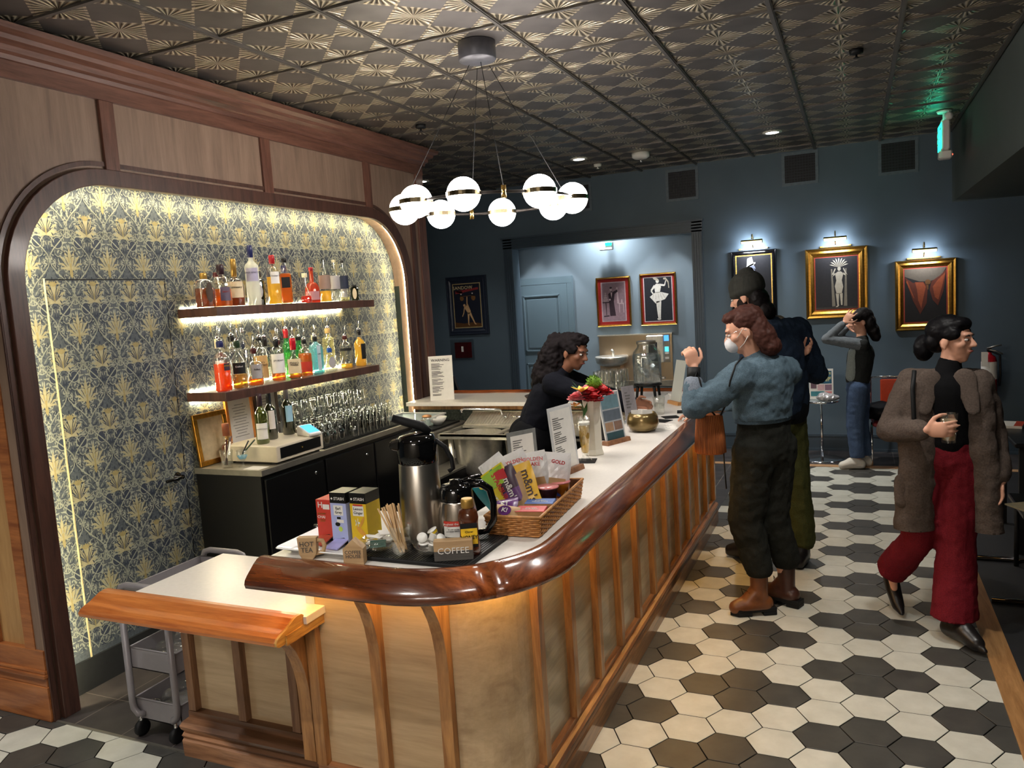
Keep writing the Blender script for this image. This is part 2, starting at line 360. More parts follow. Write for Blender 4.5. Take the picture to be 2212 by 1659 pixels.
# wall facing the camera at far left (wood clad)
w=MB(); w.box(-6,-3.576,2.26,2.30,0,CEIL); w.box(-3.576,-3.47,2.26,2.33,0,CEIL)
wl=struct(w.build('wall_left',M_panelo))
t=MB()
for x in (-3.56,-3.83,-4.1): t.box(x-.035,x+.035,2.235,2.26,.33,CEIL)
t.box(-6,-3.468,2.232,2.26,.24,.345); t.build('stile',M_base_o,wl)
t=MB(); t.box(-6,-3.462,2.225,2.26,0,.17); t.box(-6,-3.465,2.230,2.26,.17,.215); t.box(-6,-3.458,2.215,2.26,.215,.235); t.box(-6,-3.462,2.222,2.26,.235,.25); t.build('base_moulding',M_base_o,wl,bev=.004)
# ---------------- wood wall with arched niche ----------------
def archpts(off,y0=2.335,y1=5.67,zt=2.545,r=.52,z0=0,n=14):
    y0-=off;y1+=off;zt+=off;r+=off
    return [(y0,z0)]+arc(y0+r,zt-r,r,180,90,n)+arc(y1-r,zt-r,r,90,0,n)+[(y1,z0)]
FX=-3.46
poly=[(2.24,0)]+archpts(0)+[(6.05,0),(6.05,CEIL),(2.24,CEIL)]
ww=struct(MB().prism(poly,-3.575,FX,'yz').build('wall_left',M_veneer))
fr=archpts(-.020)+archpts(.062)[::-1]; MB().prism(fr,FX,FX+.03,'yz').build('arch_frame',M_frame,ww,bev=.004)
fr=archpts(.078)+archpts(.10)[::-1]; MB().prism(fr,FX,FX+.010,'yz').build('arch_bead',M_frame,ww)
t=MB(); t.box(FX,FX+.012,2.24,2.262,0,2.6); t.box(FX,FX+.02,5.80,5.86,0,2.6); t.build('stile',M_frame,ww)
t=MB(); t.box(-3.575,FX,2.3355,2.3375,0,2.0); t.build('niche_reveal',M_frame,ww)
t=MB()
for y in (2.90,4.06,5.20): t.box(FX,FX+.018,y-.042,y+.042,2.59,2.95)
t.box(FX,FX+.018,5.93,6.05,0,2.95); t.build('wall_batten',M_stain,ww,bev=.003)
t=MB(); t.box(FX,FX+.02,2.24,6.05,2.95,3.03); t.build('top_rail',M_stainY,ww)
crown=[(0,3.02),(.03,3.03),(.035,3.05),(.05,3.06),(.055,3.085),(.085,3.10),(.09,3.12),(.12,3.135),(.125,3.16),(0,3.16)]
MB().sweep(crown,[((-6,2.24),(0,-1)),((FX,2.24),(1,-1)),((FX,6.05),(1,1)),((-6,6.05),(0,1))]).build('crown_moulding',M_stainY,ww)
struct(MB().box(-6,-3.575,5.95,6.05,0,CEIL).build('wall_left_return',M_blue))
# wallpaper wall
bw=struct(MB().box(-3.70,-3.58,2.30,5.80,0,2.70).build('wall_niche_back',plain('wallpaper_ground',(82,90,98),.6,0,.3,.12,90)))
def wallpaper(y0,y1,z0,z1,X,parent,kf=1):
    rnd=random.Random(5); PX,PZ=.218,.33
    cells={'leaf':[], 'navy':[], 'cream':[], 'gold':[], 'navy2':[]}
    def leaf(k,x,z,a,l,wd,bend=0):
        P=[];n=4
        for sgn in (1,-1):
            rg=range(0,n+1) if sgn>0 else range(n-1,0,-1)
            for i in rg:
                t=i/n; ww2=wd*math.sin(PI*min(1,t*.96+.02))**.8*sgn*.5; aa=a+bend*t
                P.append((x+l*t*math.sin(aa)+ww2*math.cos(aa),z+l*t*math.cos(aa)-ww2*math.sin(aa)))
        cells[k].append(P)
    def strip(k,pts,wd):
        L=[];Rr=[]
        for i,p in enumerate(pts):
            q=pts[min(i+1,len(pts)-1)]; o=pts[max(i-1,0)]; dx,dz=q[0]-o[0],q[1]-o[1]; ln=math.hypot(dx,dz) or 1; wv=wd*(1-.5*abs(i/(len(pts)-1)*2-1))
            L.append((p[0]-dz/ln*wv/2,p[1]+dx/ln*wv/2)); Rr.append((p[0]+dz/ln*wv/2,p[1]-dx/ln*wv/2))
        for i in range(len(pts)-1): cells[k].append([L[i],L[i+1],Rr[i+1],Rr[i]])
    # fine mirrored foliage
    for q in range(150):
        x=rnd.uniform(.004,PX/2-.004); z=rnd.uniform(0,PZ); a=rnd.uniform(-2.6,2.6); l=rnd.uniform(.016,.034); k='leaf' if rnd.random()<.62 else 'navy'; wd=rnd.uniform(.004,.009); bd=rnd.uniform(-1,1)
        leaf(k,x,z,a,l,wd,bd); leaf(k,-x,z,-a,l,wd,-bd)
    for q in range(14):
        x=rnd.uniform(.015,PX/2-.01); z=rnd.uniform(0,PZ); r=rnd.uniform(.014,.03); a0=rnd.uniform(0,6.28); sg=rnd.choice((-1,1))
        for mm in (1,-1): strip('leaf',[((x+r*(1-i*.09)*math.cos(a0+sg*i*.5))*mm,z+r*(1-i*.09)*math.sin(a0+sg*i*.5)) for i in range(9)],.0035)
    # ogee stems
    for mm in (1,-1):
        strip('leaf',[(mm*(.109*.5*(1-math.cos(t*PI/6*1))),.165+t*.0275) for t in range(7)],.006)
        strip('leaf',[(mm*(.109*.5*(1-math.cos(t*PI/6*1))),.165-t*.0275) for t in range(7)],.006)
    # palm at the cell origin
    for a,l,wd in ((1.15,.060,.013),(.85,.078,.015),(.52,.098,.017),(.24,.112,.018),(0,.120,.020)):
        for mm in ((1,-1) if a else (1,)): leaf('cream',0,-.055,mm*a*.62,l,wd,mm*a*.55)
    for mm in (1,-1): leaf('gold',0,-.05,mm*.13,.075,.007); leaf('navy2',mm*.010,-.03,mm*.38,.05,.003); leaf('navy2',mm*.018,-.035,mm*.7,.04,.003)
    leaf('gold',0,-.09,0,.055,.018)
    # artichoke bloom at the half cell
    X0,Z0=PX/2,PZ/2
    for mm in (1,-1):
        for a,l,wd,b in ((1.25,.050,.015,.5),(.92,.068,.017,.35),(.64,.084,.018,.15),(.38,.098,.018,.0),(.13,.105,.018,-.05)): leaf('cream',X0,Z0-.045,mm*a,l,wd,mm*b)
        for a,l in ((1.0,.055),(.7,.07),(.4,.08),(.13,.085)): leaf('navy2',X0+mm*.003,Z0-.035,mm*a*.8,l,.0034,mm*.1)
        leaf('cream',X0+mm*.030,Z0+.035,mm*.25,.035,.012,-mm*.6)
        leaf('navy',X0+mm*.006,Z0-.048,mm*2.1,.035,.010); leaf('leaf',X0+mm*.012,Z0-.05,mm*1.9,.04,.007,mm*.6)
    for i in range(5): leaf('gold',X0,Z0+.035,(i-2)*.42,.032,.010)
    leaf('gold',X0,Z0-.045,0,.05,.010)
    # scrolls with small tulips
    for mm in (1,-1):
        cx,cz=X0+mm*.052,Z0-.078
        cells['navy'].append([(cx+.028*math.cos(t*.628),cz+.030*math.sin(t*.628)) for t in range(10)])
        strip('leaf',[(cx+(.037-.0012*t)*math.cos(t*.6+mm),cz+(.039-.0012*t)*math.sin(t*.6+mm)) for t in range(15)],.0045)
        for bx,bz,ba in ((-.013,.006,-.5),(.012,.008,.5),(.001,-.014,.1)):
            leaf('cream',cx+bx,cz+bz-.010,ba,.022,.010); leaf('cream',cx+bx,cz+bz-.010,ba+.45,.018,.006); leaf('cream',cx+bx,cz+bz-.010,ba-.45,.018,.006)
    m=MB(); dep={'leaf':.0004,'navy':.0022,'cream':.0025,'gold':.0032,'navy2':.0038}
    i0=int((y0-2.915)/PX)-2; i1=int((y1-2.915)/PX)+2; j0=int((z0-2.49)/PZ)-2; j1=int((z1-2.49)/PZ)+2
    for ki,k in enumerate(('leaf','navy','cream','gold','navy2')):
        m.k=ki if ki<4 else 1
        for i in range(i0,i1):
            for j in range(j0,j1):
                oy=2.915+i*PX; oz=2.49+j*PZ
                for pi,P in enumerate(cells[k]):
                    dd=dep[k]+pi*.000008
                    cyy=oy+P[0][0]; czz=oz+P[0][1]
                    if not (y0<cyy<y1 and z0<czz<z1): continue
                    Q=[(min(max(oy+a,y0),y1),min(max(oz+b,z0),z1)) for a,b in P]
                    if kf==1: m.add([(X+dd,a,b) for a,b in Q],[tuple(range(len(Q)))])
                    else: m.add([(a,X-dd,b) for a,b in Q],[tuple(range(len(Q)))])
    return m.build('wallpaper_pattern',[plain('wallpaper_leaf',(146,150,140),.6,0,.3,.05,60),plain('wallpaper_navy',(52,60,76),.6,0,.3,.05,60),plain('wallpaper_cream',(160,154,126),.6,0,.3,.05,60),plain('wallpaper_gold',(150,138,98),.6,0,.3,.05,60)],parent)
wallpaper(2.31,5.79,.2,2.62,-3.58,bw)
# jib door outline in the wallpaper, lever and skirting
jd=struct(MB().box(-3.579,-3.5775,2.55,3.262,.19,2.062).build('door_2',plain('wallpaper_ground',(82,90,98)))); wallpaper(2.556,3.256,.19,2.058,-3.5775,jd)
t=MB(); t.box(-3.579,-3.574,2.541,2.549,.0,2.07); t.build('door_edge',plain('brass_pale',(226,214,170),.35,.2),jd)
t=MB(); t.box(-3.579,-3.5755,2.549,3.27,2.062,2.068); t.box(-3.579,-3.5765,3.2625,3.267,.2,2.062); t.build('door_gap',M_blackm,jd)
t=MB(); t.lathe([(.026,0),(.026,.008),(.012,.012),(.011,.05)],seg=14); t.tube([(0,0,.045),(-.02,0,.052),(-.12,0,.052)],.009)
h=t.build('door_handle',M_gloss,jd); h.rotation_euler=(PI/2,0,PI/2); h.location=(-3.578,3.20,.94)
struct(MB().box(-3.58,-3.565,2.345,3.33,0,.16).build('baseboard_niche',plain('dark_skirting',(34,36,38),.5)))
# led strip of the niche
led=thing('niche_light_strip','warm light strip running inside the arched frame of the wallpapered niche','light strip',(-3.5,4.0,2.5))
def relL(m,name,mat,parent): 
    o=m.build(name,mat,parent); o.location=-Vector(parent.location) if parent else (0,0,0); return o
s=MB(); a=archpts(-.002,z0=.05); b2=archpts(-.007,z0=.05); s.prism(a+b2[::-1],-3.472,-3.463,'yz'); relL(s,'diode_strip',M_led,led)
s=MB(); a=archpts(0,z0=.05); b2=archpts(-.0035,z0=.05); s.prism(a+b2[::-1],-3.474,-3.472,'yz'); relL(s,'mounting_channel',M_steeld,led)
t=MB(); t.box(-3.578,-3.53,5.6655,5.669,.0,2.0); t.build('reveal_strip',plain('dark_green_reveal',(36,48,44),.5),ww)
# ---------------- bar counter ----------------
def offs(path,o): return [((x+nx*o,y+ny*o),(nx,ny)) for (x,y),(nx,ny) in path]
def bpath(x0,ys,cx,cy,r,xl,yend,n=12):
    p=[((x0,ys),(0,-1))]
    for i in range(n+1):
        a=R(-90+90*i/n); p.append(((cx+r*math.cos(a),cy+r*math.sin(a)),(math.cos(a),math.sin(a))))
    p.append(((xl,yend),(1,0))); return p
YE=6.03
PP=bpath(-1.83,2.15,-1.28,2.38,.23,-1.05,YE)        # panel line
PR=bpath(-1.80,1.93,-1.30,2.29,.36,-.94,YE+.05)     # rail inner line
bar=thing('bar_counter','long wood-fronted bar with white top, rounded corner and glossy wooden armrest rail','bar counter',(-1.4,2.6,0))
def P(m,name,mat,parent=bar,bev=0,smooth=None):
    o=m.build(name,mat,parent,bev=bev); par=parent
    off=Vector((0,0,0))
    while par is not None: off+=Vector(par.location); par=par.parent
    o.location=-off; return o
m=MB(); sp=[PP[0],PP[1]]; m.sweep([(0,.1),(0,1.0),(-.03,1.0),(-.03,.1)],PP[:14]); m.k=1; m.sweep([(0,.1),(0,1.0),(-.03,1.0),(-.03,.1)],PP[13:]); P(m,'front_panel',[M_barveneer,M_barveneerY])
m=MB(); m.box(-1.83,-1.80,2.18,2.5,.0,1.0); P(m,'end_panel',M_barveneer)
m=MB(); m.box(-1.40,-1.37,2.55,5.5,0,.97); P(m,'back_panel',M_blackm)
# base moulding
bp=[(.0,0),(.042,0),(.042,.085),(.036,.095),(.040,.105),(.034,.118),(.040,.128),(.046,.14),(.040,.152),(.022,.158),(.022,.182),(0,.186)]
m=MB(); m.sweep(bp,PP[:14]); m.k=1; m.sweep(bp,PP[13:]); P(m,'base_moulding',[M_bbaseX,M_bbaseY])
# battens with curved brackets
def batten(x,y,nx,ny,over,w=.044,z0=.184):
    zc=.62 if over>.2 else .80
    m=MB(); pr=[(0,z0),(.030,z0),(.030,zc)]
    for i in range(1,9): t=i/8; pr.append((.030+(over-.03)*(1-math.cos(t*PI/2)),zc+(.955-zc)*math.sin(t*PI/2)*1.0))
    pr+= [(over,.965),(0,.965)]
    tx,ty=-ny,nx; vs=[]
    for s_ in (-w/2,w/2):
        for o,z in pr: vs.append((x+nx*o+tx*s_,y+ny*o+ty*s_,z))
    n=len(pr); m.add(vs,[tuple(range(n)),tuple(range(2*n-1,n-1,-1))]+[(i,n+i,n+(i+1)%n,(i+1)%n) for i in range(n)])
    return m
m=MB(); m.box(-1.828,-1.785,2.12,2.149,.184,.72); P(m,'batten',M_batten)
m=MB(); m.box(-1.8315,-1.795,2.1465,2.149,.786,.96); m.box(-1.833,-1.8305,2.147,2.5,.786,1.0); P(m,'white_end_cap',M_quartz)
for x in (-1.535,-1.268): P(batten(x,2.15,0,-1,.24),'batten',M_batten)
P(batten(-1.05,2.395,1,0,.105),'batten',M_batten)
for k in range(10): P(batten(-1.05,2.72+.3275*k if k<9 else 2.72+.3275*9,1,0,.12),'batten',M_batten)
P(batten(-1.05,6.0,1,0,.12,.05),'batten',M_batten)
# top
top=[p for p,_ in PR]; top=top+[(-1.34,YE+.05),(-1.34,2.52),(-1.80,2.52)]
m=MB(); m.prism(top,1.0,1.03,'xy'); P(m,'countertop',M_quartz)
rp=[(-.004,1.02),(-.004,1.036),(.004,1.043),(.02,1.045),(.038,1.041),(.056,1.030),(.074,1.015),(.090,1.002),(.101,.990),(.105,.977),(.101,.964),(.088,.958),(.06,.957),(.0,.962)]
m=MB(); m.sweep(rp,PR[:8],smooth=True); m.k=1; m.sweep(rp,PR[7:],smooth=True); P(m,'rail',[M_railX,M_railY])
m=MB(); m.sweep([(-.06,.965),(.03,.965),(.03,1.0),(-.06,1.0)],PR); P(m,'subtop',M_bbaseX)
s=MB(); s.sweep([(.055,.951),(.065,.951),(.065,.956),(.055,.956)],[q for q in offs(PP,.0)]); P(s,'light_strip',M_ledo)
m=MB(); m.box(-1.62,-1.37,2.9,5.3,.80,.83); P(m,'speed_shelf',M_steeld)
# ---------------- lower side counter ----------------
sc=thing('side_counter','low white-topped side counter with orange oak armrest and three-panel wood front','side counter',(-2.2,2.3,0))
m=MB(); m.box(-2.60,-1.86,2.29,2.32,.1,.73); P(m,'front_panel',M_barveneer,sc)
m=MB(); m.box(-2.60,-2.57,2.32,2.50,.1,.73); P(m,'end_panel',M_bbaseX,sc)
m=MB(); m.sweep([(0,0),(.075,0),(.078,.07),(.07,.078),(.078,.092),(.066,.105),(.078,.12),(.084,.135),(.07,.15),(.04,.158),(.04,.185),(0,.19)],[((-2.60,2.30),(-.3,-1)),((-1.87,2.30),(0,-1))]); P(m,'base_moulding',M_bbaseX,sc)
for x in (-2.585,-2.31,-2.035): 
    m=MB(); m.box(x-.019,x+.019,2.258,2.29,.19,.73); P(m,'batten',wood('batten_grey_oak',(150,112,82),(108,74,52),'Z',.45),sc)
# supporting bracket on the main bar's end stile
m=MB(); pr=[(0,.19),(.03,.19),(.03,.42)]+[(.03+.18*(1-math.cos(t*PI/16)),.42+.31*math.sin(t*PI/16)) for t in range(1,9)]+[(0,.73)]
m.prism([(2.15-o,z) for o,z in pr],-1.885,-1.832,'yz'); P(m,'bracket',M_batten,sc)
m=MB(); m.box(-2.60,-1.752,2.045,2.53,.757,.785); P(m,'countertop',M_quartz,sc,.002)
m=MB(); m.box(-2.60,-1.76,1.95,2.155,.722,.757); m.box(-2.58,-1.86,2.155,2.5,.73,.757); P(m,'apron',M_endgr,sc)
rl=[(2.05,.757),(2.05,.79),(2.04,.797),(2.02,.799),(2.0,.796),(1.98,.787),(1.955,.775),(1.93,.768),(1.912,.760),(1.902,.748),(1.905,.735),(1.918,.728),(1.94,.728)]
m=MB(); m.prism(rl,-2.72,-1.775,'yz'); P(m,'rail',M_railO,sc,.002); m=MB(); m.prism(rl,-1.775,-1.765,'yz'); P(m,'rail_end',M_endgr,sc,.002)
m=MB(); m.box(-1.868,-1.82,1.985,2.03,.795,.8005); 
# ---------------- far wing ----------------
fw=thing('cross_counter','white ledge counter closing the far end of the bar, with wooden rail behind','counter',(-2.4,5.8,0))
m=MB(); m.box(-3.44,-1.345,5.49,6.05,1.0,1.03); m.box(-1.345,-.96,5.95,6.05,1.0,1.0295); P(m,'countertop',M_quartz,fw)
m=MB(); m.prism([(6.05,.97),(6.05,1.04),(6.07,1.055),(6.11,1.045),(6.16,1.01),(6.165,.98),(6.14,.97)],-3.44,-.90,'yz'); P(m,'rail',M_railX,fw)
m=MB(); m.box(-3.44,-1.345,5.60,5.65,.955,1.0); P(m,'wood_apron',M_batten,fw)
m=MB(); m.box(-3.44,-1.345,5.655,5.70,0,.96); bs=P(m,'back_splash',plain('dark_metallic_paper',(92,98,92),.35,.5,.5,.25,60,.4),fw)
m=MB(); m.box(-3.44,-1.05,5.97,6.02,0,.97); P(m,'outer_panel',M_barveneer,fw)
# ---------------- shelves ----------------
def shelf(z,label):
    t=thing('wall_shelf',label,'shelf',(-3.43,4.12,z))
    P(MB().box(-3.579,-3.28,3.335,4.905,z-.052,z),'board',M_frame,t,.003)
    P(MB().box(-3.57,-3.562,3.36,4.88,z-.060,z-.053),'light_strip',M_led,t)
    P(MB().box(-3.578,-3.572,3.36,4.88,z+.0,z+.005),'upper_light_strip',M_led,t)
shelf(1.892,'upper dark wood wall shelf of liquor bottles, lit from beneath'); shelf(1.406,'lower dark wood wall shelf of bottles with pour spouts, lit from beneath')
# ---------------- back bar cooler ----------------
bb=thing('back_bar_cooler','long black cabinet with steel top under the shelves, holding register and glasses','cabinet',(-3.32,4.15,0))
P(MB().box(-3.575,-3.09,3.34,4.99,.05,.925),'body',M_black,bb); P(MB().box(-3.578,-3.07,3.33,5.0,.925,.96),'worktop',M_steeld,bb,.003)
for i in range(3): 
    d=P(MB().box(-3.09,-3.072,3.36+.55*i,3.89+.55*i,.10,.90),'door',M_black,bb,.003)
    l=MB(); l.lathe([(.011,0),(.011,.006),(.004,.008)],seg=12); l=l.build('lock',M_chrome,d); l.rotation_euler=(0,PI/2,0); l.location=(-3.072,3.80+.55*i,.84)
# perforated glass mat (drain rail)
dm=MB(); dm.box(-3.55,-3.09,3.93,4.98,.9605,.964)
for i in range(60): dm.box(-3.54,-3.10,3.94+i*.0172,3.947+i*.0172,.964,.970)
tag(dm.build('drip_mat',M_blackm),'black ribbed mat under the upturned glasses on the back cabinet','mat')
# ---------------- ice machine with mat on it, low cooler, sink ----------------
im=thing('undercounter_machine','grey steel-fronted under-counter machine with handle and paper notice, black mat on top','appliance',(-3.2,5.2,0))
P(MB().rbox(-3.56,-2.93,5.03,5.58,.05,.87,.01),'body',M_steeld,im); P(MB().box(-2.93,-2.92,5.06,5.55,.12,.84),'door',M_steeld,im,.003)
P(MB().box(-2.92,-2.9,5.38,5.52,.76,.775),'handle',M_blackm,im); 
m=P(MB().box(-2.92,-2.918,5.30,5.42,.50,.68),'notice',M_paper,im)
P(MB().box(-3.50,-2.95,5.05,5.50,.87,.885),'rubber_mat',M_blackm,im)
lc=thing('low_cooler','low black chest with a steel rim behind the bar','cooler',(-2.86,4.95,0))
P(MB().rbox(-2.90,-2.70,4.62,5.38,.02,.60,.006),'body',M_black,lc); P(MB().box(-2.905,-2.695,4.61,5.39,.60,.615),'rim',M_steeld,lc)
sk=thing('bar_sink','stainless two-basin bar sink with ribbed splash slope','sink',(-2.2,5.3,0))
m=MB(); m.box(-2.88,-1.50,5.00,5.012,.825,.86); m.box(-2.88,-2.868,5.012,5.42,.80,.86); m.box(-1.512,-1.50,5.012,5.42,.80,.86); m.tube([(-2.80,5.05,.0),(-2.80,5.05,.85)],.02); m.tube([(-1.58,5.05,.0),(-1.58,5.05,.85)],.02)
# bulging basins
for x0,x1 in ((-2.84,-2.45),(-2.41,-2.02)):
    m.lathe([(.0,.50),(.09,.505),(.15,.55),(.180,.64),(.192,.80),(.194,.845)],c=((x0+x1)/2,5.2,0),seg=24,sx=1,sy=.85,cap=False)
m.box(-2.86,-1.52,5.0,5.05,.845,.86); m.box(-2.86,-1.52,5.37,5.42,.845,.86); m.box(-2.45,-2.41,5.03,5.4,.845,.858); m.box(-2.02,-1.52,5.03,5.4,.845,.858)
P(m,'basins',M_steel,sk)
m=MB(); m.add([(-2.88,5.42,.86),(-1.5,5.42,.86),(-1.5,5.60,.935),(-2.88,5.60,.935)],[(0,1,2,3)])
for i in range(56): x=-2.87+i*.0245; m.prism([(5.43,.862),(5.595,.932),(5.595,.938),(5.43,.868)],x,x+.010,'yz')
m.box(-2.88,-1.5,5.598,5.61,.8,.945); P(m,'splash_slope',M_steel,sk)
fa=thing('faucet','chrome bar faucet with long swivel spout against the far ledge','faucet',(-2.62,5.57,.86))
P(MB().tube([(-2.60,5.57,.90),(-2.60,5.55,.96),(-2.61,5.54,.965),(-2.88,5.45,.985),(-2.90,5.44,.975),(-2.90,5.44,.955)],.009),'spout',M_chrome,fa)
m=MB(); m.tube([(-2.60,5.58,.87),(-2.60,5.57,.91)],.018); m.tube([(-2.56,5.56,.90),(-2.40,5.54,.90)],.02); P(m,'body',M_chrome,fa)
P(MB().tube([(-2.40,5.52,.91),(-2.35,5.45,.92)],.010),'lever',M_chrome,fa); P(MB().tube([(-2.56,5.53,.91),(-2.52,5.46,.92)],.010),'lever',M_chrome,fa)
# ---------------- chandelier ----------------
CX,CY,CZ,CR=-1.83,3.915,2.355,.46
ch=thing('chandelier','ring chandelier of eight glowing opal globes hung on thin cables over the bar','chandelier',(CX,CY,CZ))
M_band=plain('bronze_band',(120,108,84),.3,1,.5,.05); M_ring=plain('bronze_ring',(70,66,64),.35,.8)
ch_ang=[-117.8,-79.8,-30.6,21.2,60.2,105,153,-158]
MB().tube([(CR*math.cos(2*PI*i/48),CR*math.sin(2*PI*i/48),0) for i in range(49)],.0075,8,False).build('ring',M_ring,ch)
for a in ch_ang:
    x,y=CR*math.cos(R(a)),CR*math.sin(R(a))
    g=MB().sph((0,0,0),.083,28,18).build('globe',M_globe,ch,loc=(x,y,0))
    b=MB().lathe([(.082,-.0115),(.0868,-.0115),(.0868,.0115),(.082,.0115)],seg=32,cap=False,smooth=False).build('band',M_band,g)
for a in (-55,40,128,-140):
    x,y=CR*math.cos(R(a)),CR*math.sin(R(a))
    MB().tube([(x,y,.02),(x*.12,y*.12,CEIL-CZ-.1)],.0017,6).build('cable',M_blackm,ch)
    MB().lathe([(.012,-.03),(.012,.03)],c=(x,y,0),seg=12).build('cable_clamp',M_brass,ch)
MB().lathe([(.0,-.005),(.095,-.005),(.1,0),(.1,.085),(.095,.09)],c=(.02,-.06,CEIL-CZ-.09),seg=32).build('canopy',plain('grey_canopy',(78,78,84),.4,.3),ch)
dup(ch,loc=(-.75,-.85,CZ),label='added ring chandelier of eight opal globes, unseen behind the viewpoint')  # added out of view to brighten the bar front
# ---------------- ceiling fittings ----------------
for x,y,_ in DOWN[:3]:
    lab={-.675:'lit recessed ceiling light on the right, above the white-suit picture',-2.52:'lit recessed ceiling light beside the smoke detector',-4.36:'lit recessed ceiling light nearest the wood wall, left of the globes'}[x]
    t=thing('ceiling_light',lab,'ceiling light',(x,y,CEIL-.011),group='recessed ceiling lights')
    MB().lathe([(.058,0),(.085,0),(.085,.011),(.058,.011)],seg=28,cap=False).build('trim_ring',M_white,t); MB().lathe([(0,.004),(.058,.004),(.058,.010)],seg=24).build('lens',M_lampface,t)
for x,y,_ in DOWN[3:]:  # unseen fittings added to lift the near room and bar front
    t=thing('ceiling_light','added recessed ceiling light, unseen, over the near part of the room','ceiling light',(x,y,CEIL-.011),group='added recessed ceiling lights near the camera')
    MB().lathe([(.058,0),(.085,0),(.085,.011),(.058,.011)],seg=28,cap=False).build('trim_ring',M_white,t); MB().lathe([(0,.006),(.058,.006),(.058,.010)],seg=24).build('lens',M_lampface,t)
t=thing('smoke_detector','round white smoke detector on the patterned ceiling','smoke detector',(-1.93,7.76,CEIL-.06))
MB().lathe([(.03,0),(.06,.004),(.085,.02),(.09,.06)],seg=28).build('housing',M_white,t); MB().lathe([(.0,-.03),(.012,-.03),(.015,0)],seg=12).build('sensor',M_chrome,t)
text('FIRE',.02,plain('red_ink',(190,50,40)),t,(0,-.083,.03))
for x,y,l in ((-2.47,8.06,'white sprinkler head on the ceiling behind the smoke detector'),(-3.0,5.3,'dark sprinkler head on the ceiling near the wood wall'),(.02,5.3,'dark sprinkler head on the ceiling to the right')):
    t=thing('sprinkler',l,'sprinkler',(x,y,CEIL-.03)); wm=M_white if 'white' in l else M_blackm
    MB().lathe([(.01,0),(.038,.006),(.04,.03)],seg=18).build('cup',wm,t); MB().lathe([(0,-.02),(.018,-.018),(.006,-.012),(.006,.002)],seg=14).build('deflector',wm,t)
# exit signs
M_green=emit('exit_green_glow',(30,255,190),3.2)
t=thing('exit_sign','green-lit exit sign with white emergency lamp housing hanging at the right ceiling corner','exit sign',(.70,7.7,2.78))
MB().rbox(-.03,.03,-.16,.16,.06,.30,.01).build('housing',M_white,t); MB().box(-.036,-.031,-.15,.15,.08,.285).build('lit_face',M_green,t)
text('EXIT',.17,M_white,t,(-.039,0,.18),(PI/2,0,-PI/2)); MB().lathe([(.05,0),(.06,.02)],c=(0,0,.38),seg=20).build('canopy',M_white,t); MB().tube([(0,0,.28),(0,0,.39)],.012).build('stem',M_white,t)
MB().rbox(-.045,.055,-.06,.06,.0,.07,.01).build('battery_box',M_white,t)
for s in (-1,1): MB().sph((.02,s*.14,.33),.035,14,8).build('emergency_lamp',M_white,t)
MB().sph((.057,-.03,.03),.006).build('status_lamp',emit('red_indicator',(255,60,40),6),t)
l=bpy.data.lights.new('exit_glow','AREA'); l.energy=.13; l.size=.1; l.size_y=.28; l.shape='RECTANGLE'; l.color=(.05,1,.62); lo=bpy.data.objects.new('exit_glow',l); COL.objects.link(lo); lo.location=(.62,7.7,3.07); lo.rotation_euler=(0,R(200),0)
t=thing('exit_sign','small green-lit exit sign inside the alcove under the lintel','exit sign',(-2.78,9.25,2.35))
MB().tube([(0,0,.10),(0,0,.51)],.01).build('stem',M_white,t)
MB().rbox(-.08,.09,-.03,.03,-.0,.10,.008).build('housing',M_white,t); MB().box(.0,.08,-.036,-.031,.055,.09).build('lit_face',M_green,t)
# vents on the far wall
M_ventd=plain('vent_dark',(16,18,24),.6)
def vent(x0,x1,z0,z1,label,group='air vents high on the far wall'):
    t=thing('air_vent',label,'vent',((x0+x1)/2,WY,(z0+z1)/2),group=group); w=(x1-x0)/2;h=(z1-z0)/2
    m=MB(); f=.03; m.box(-w,w,-.012,0,-h,-h+f); m.box(-w,w,-.012,0,h-f,h); m.box(-w,-w+f,-.012,0,-h+f,h-f); m.box(w-f,w,-.012,0,-h+f,h-f); m.build('frame',plain('vent_frame_blue',(94,106,116),.5),t)
    m=MB(); m.box(-w+f,w-f,-.003,0,-h+f,h-f); m.build('backing',M_ventd,t)
    m=MB()
    for i in range(11): x=-w+f+(2*w-2*f)*(i+.5)/11; m.box(x-.002,x+.002,-.010,-.003,-h+f,h-f)
    for i in range(10): z=-h+f+(2*h-2*f)*(i+.5)/10; m.box(-w+f,w-f,-.009,-.003,z-.002,z+.002)
    m.build('grille',plain('vent_grille',(34,38,48),.5),t)
vent(-1.93,-1.57,2.80,3.15,'square dark-grilled vent, second from the left, above the alcove\'s right casing'); vent(-.70,-.34,2.83,3.17,'square dark-grilled vent, third from the left, left of the middle picture'); vent(.22,.58,2.83,3.17,'square dark-grilled vent nearest the right corner'); vent(-3.12,-2.80,2.80,3.13,'square dark-grilled vent behind the chandelier globes')
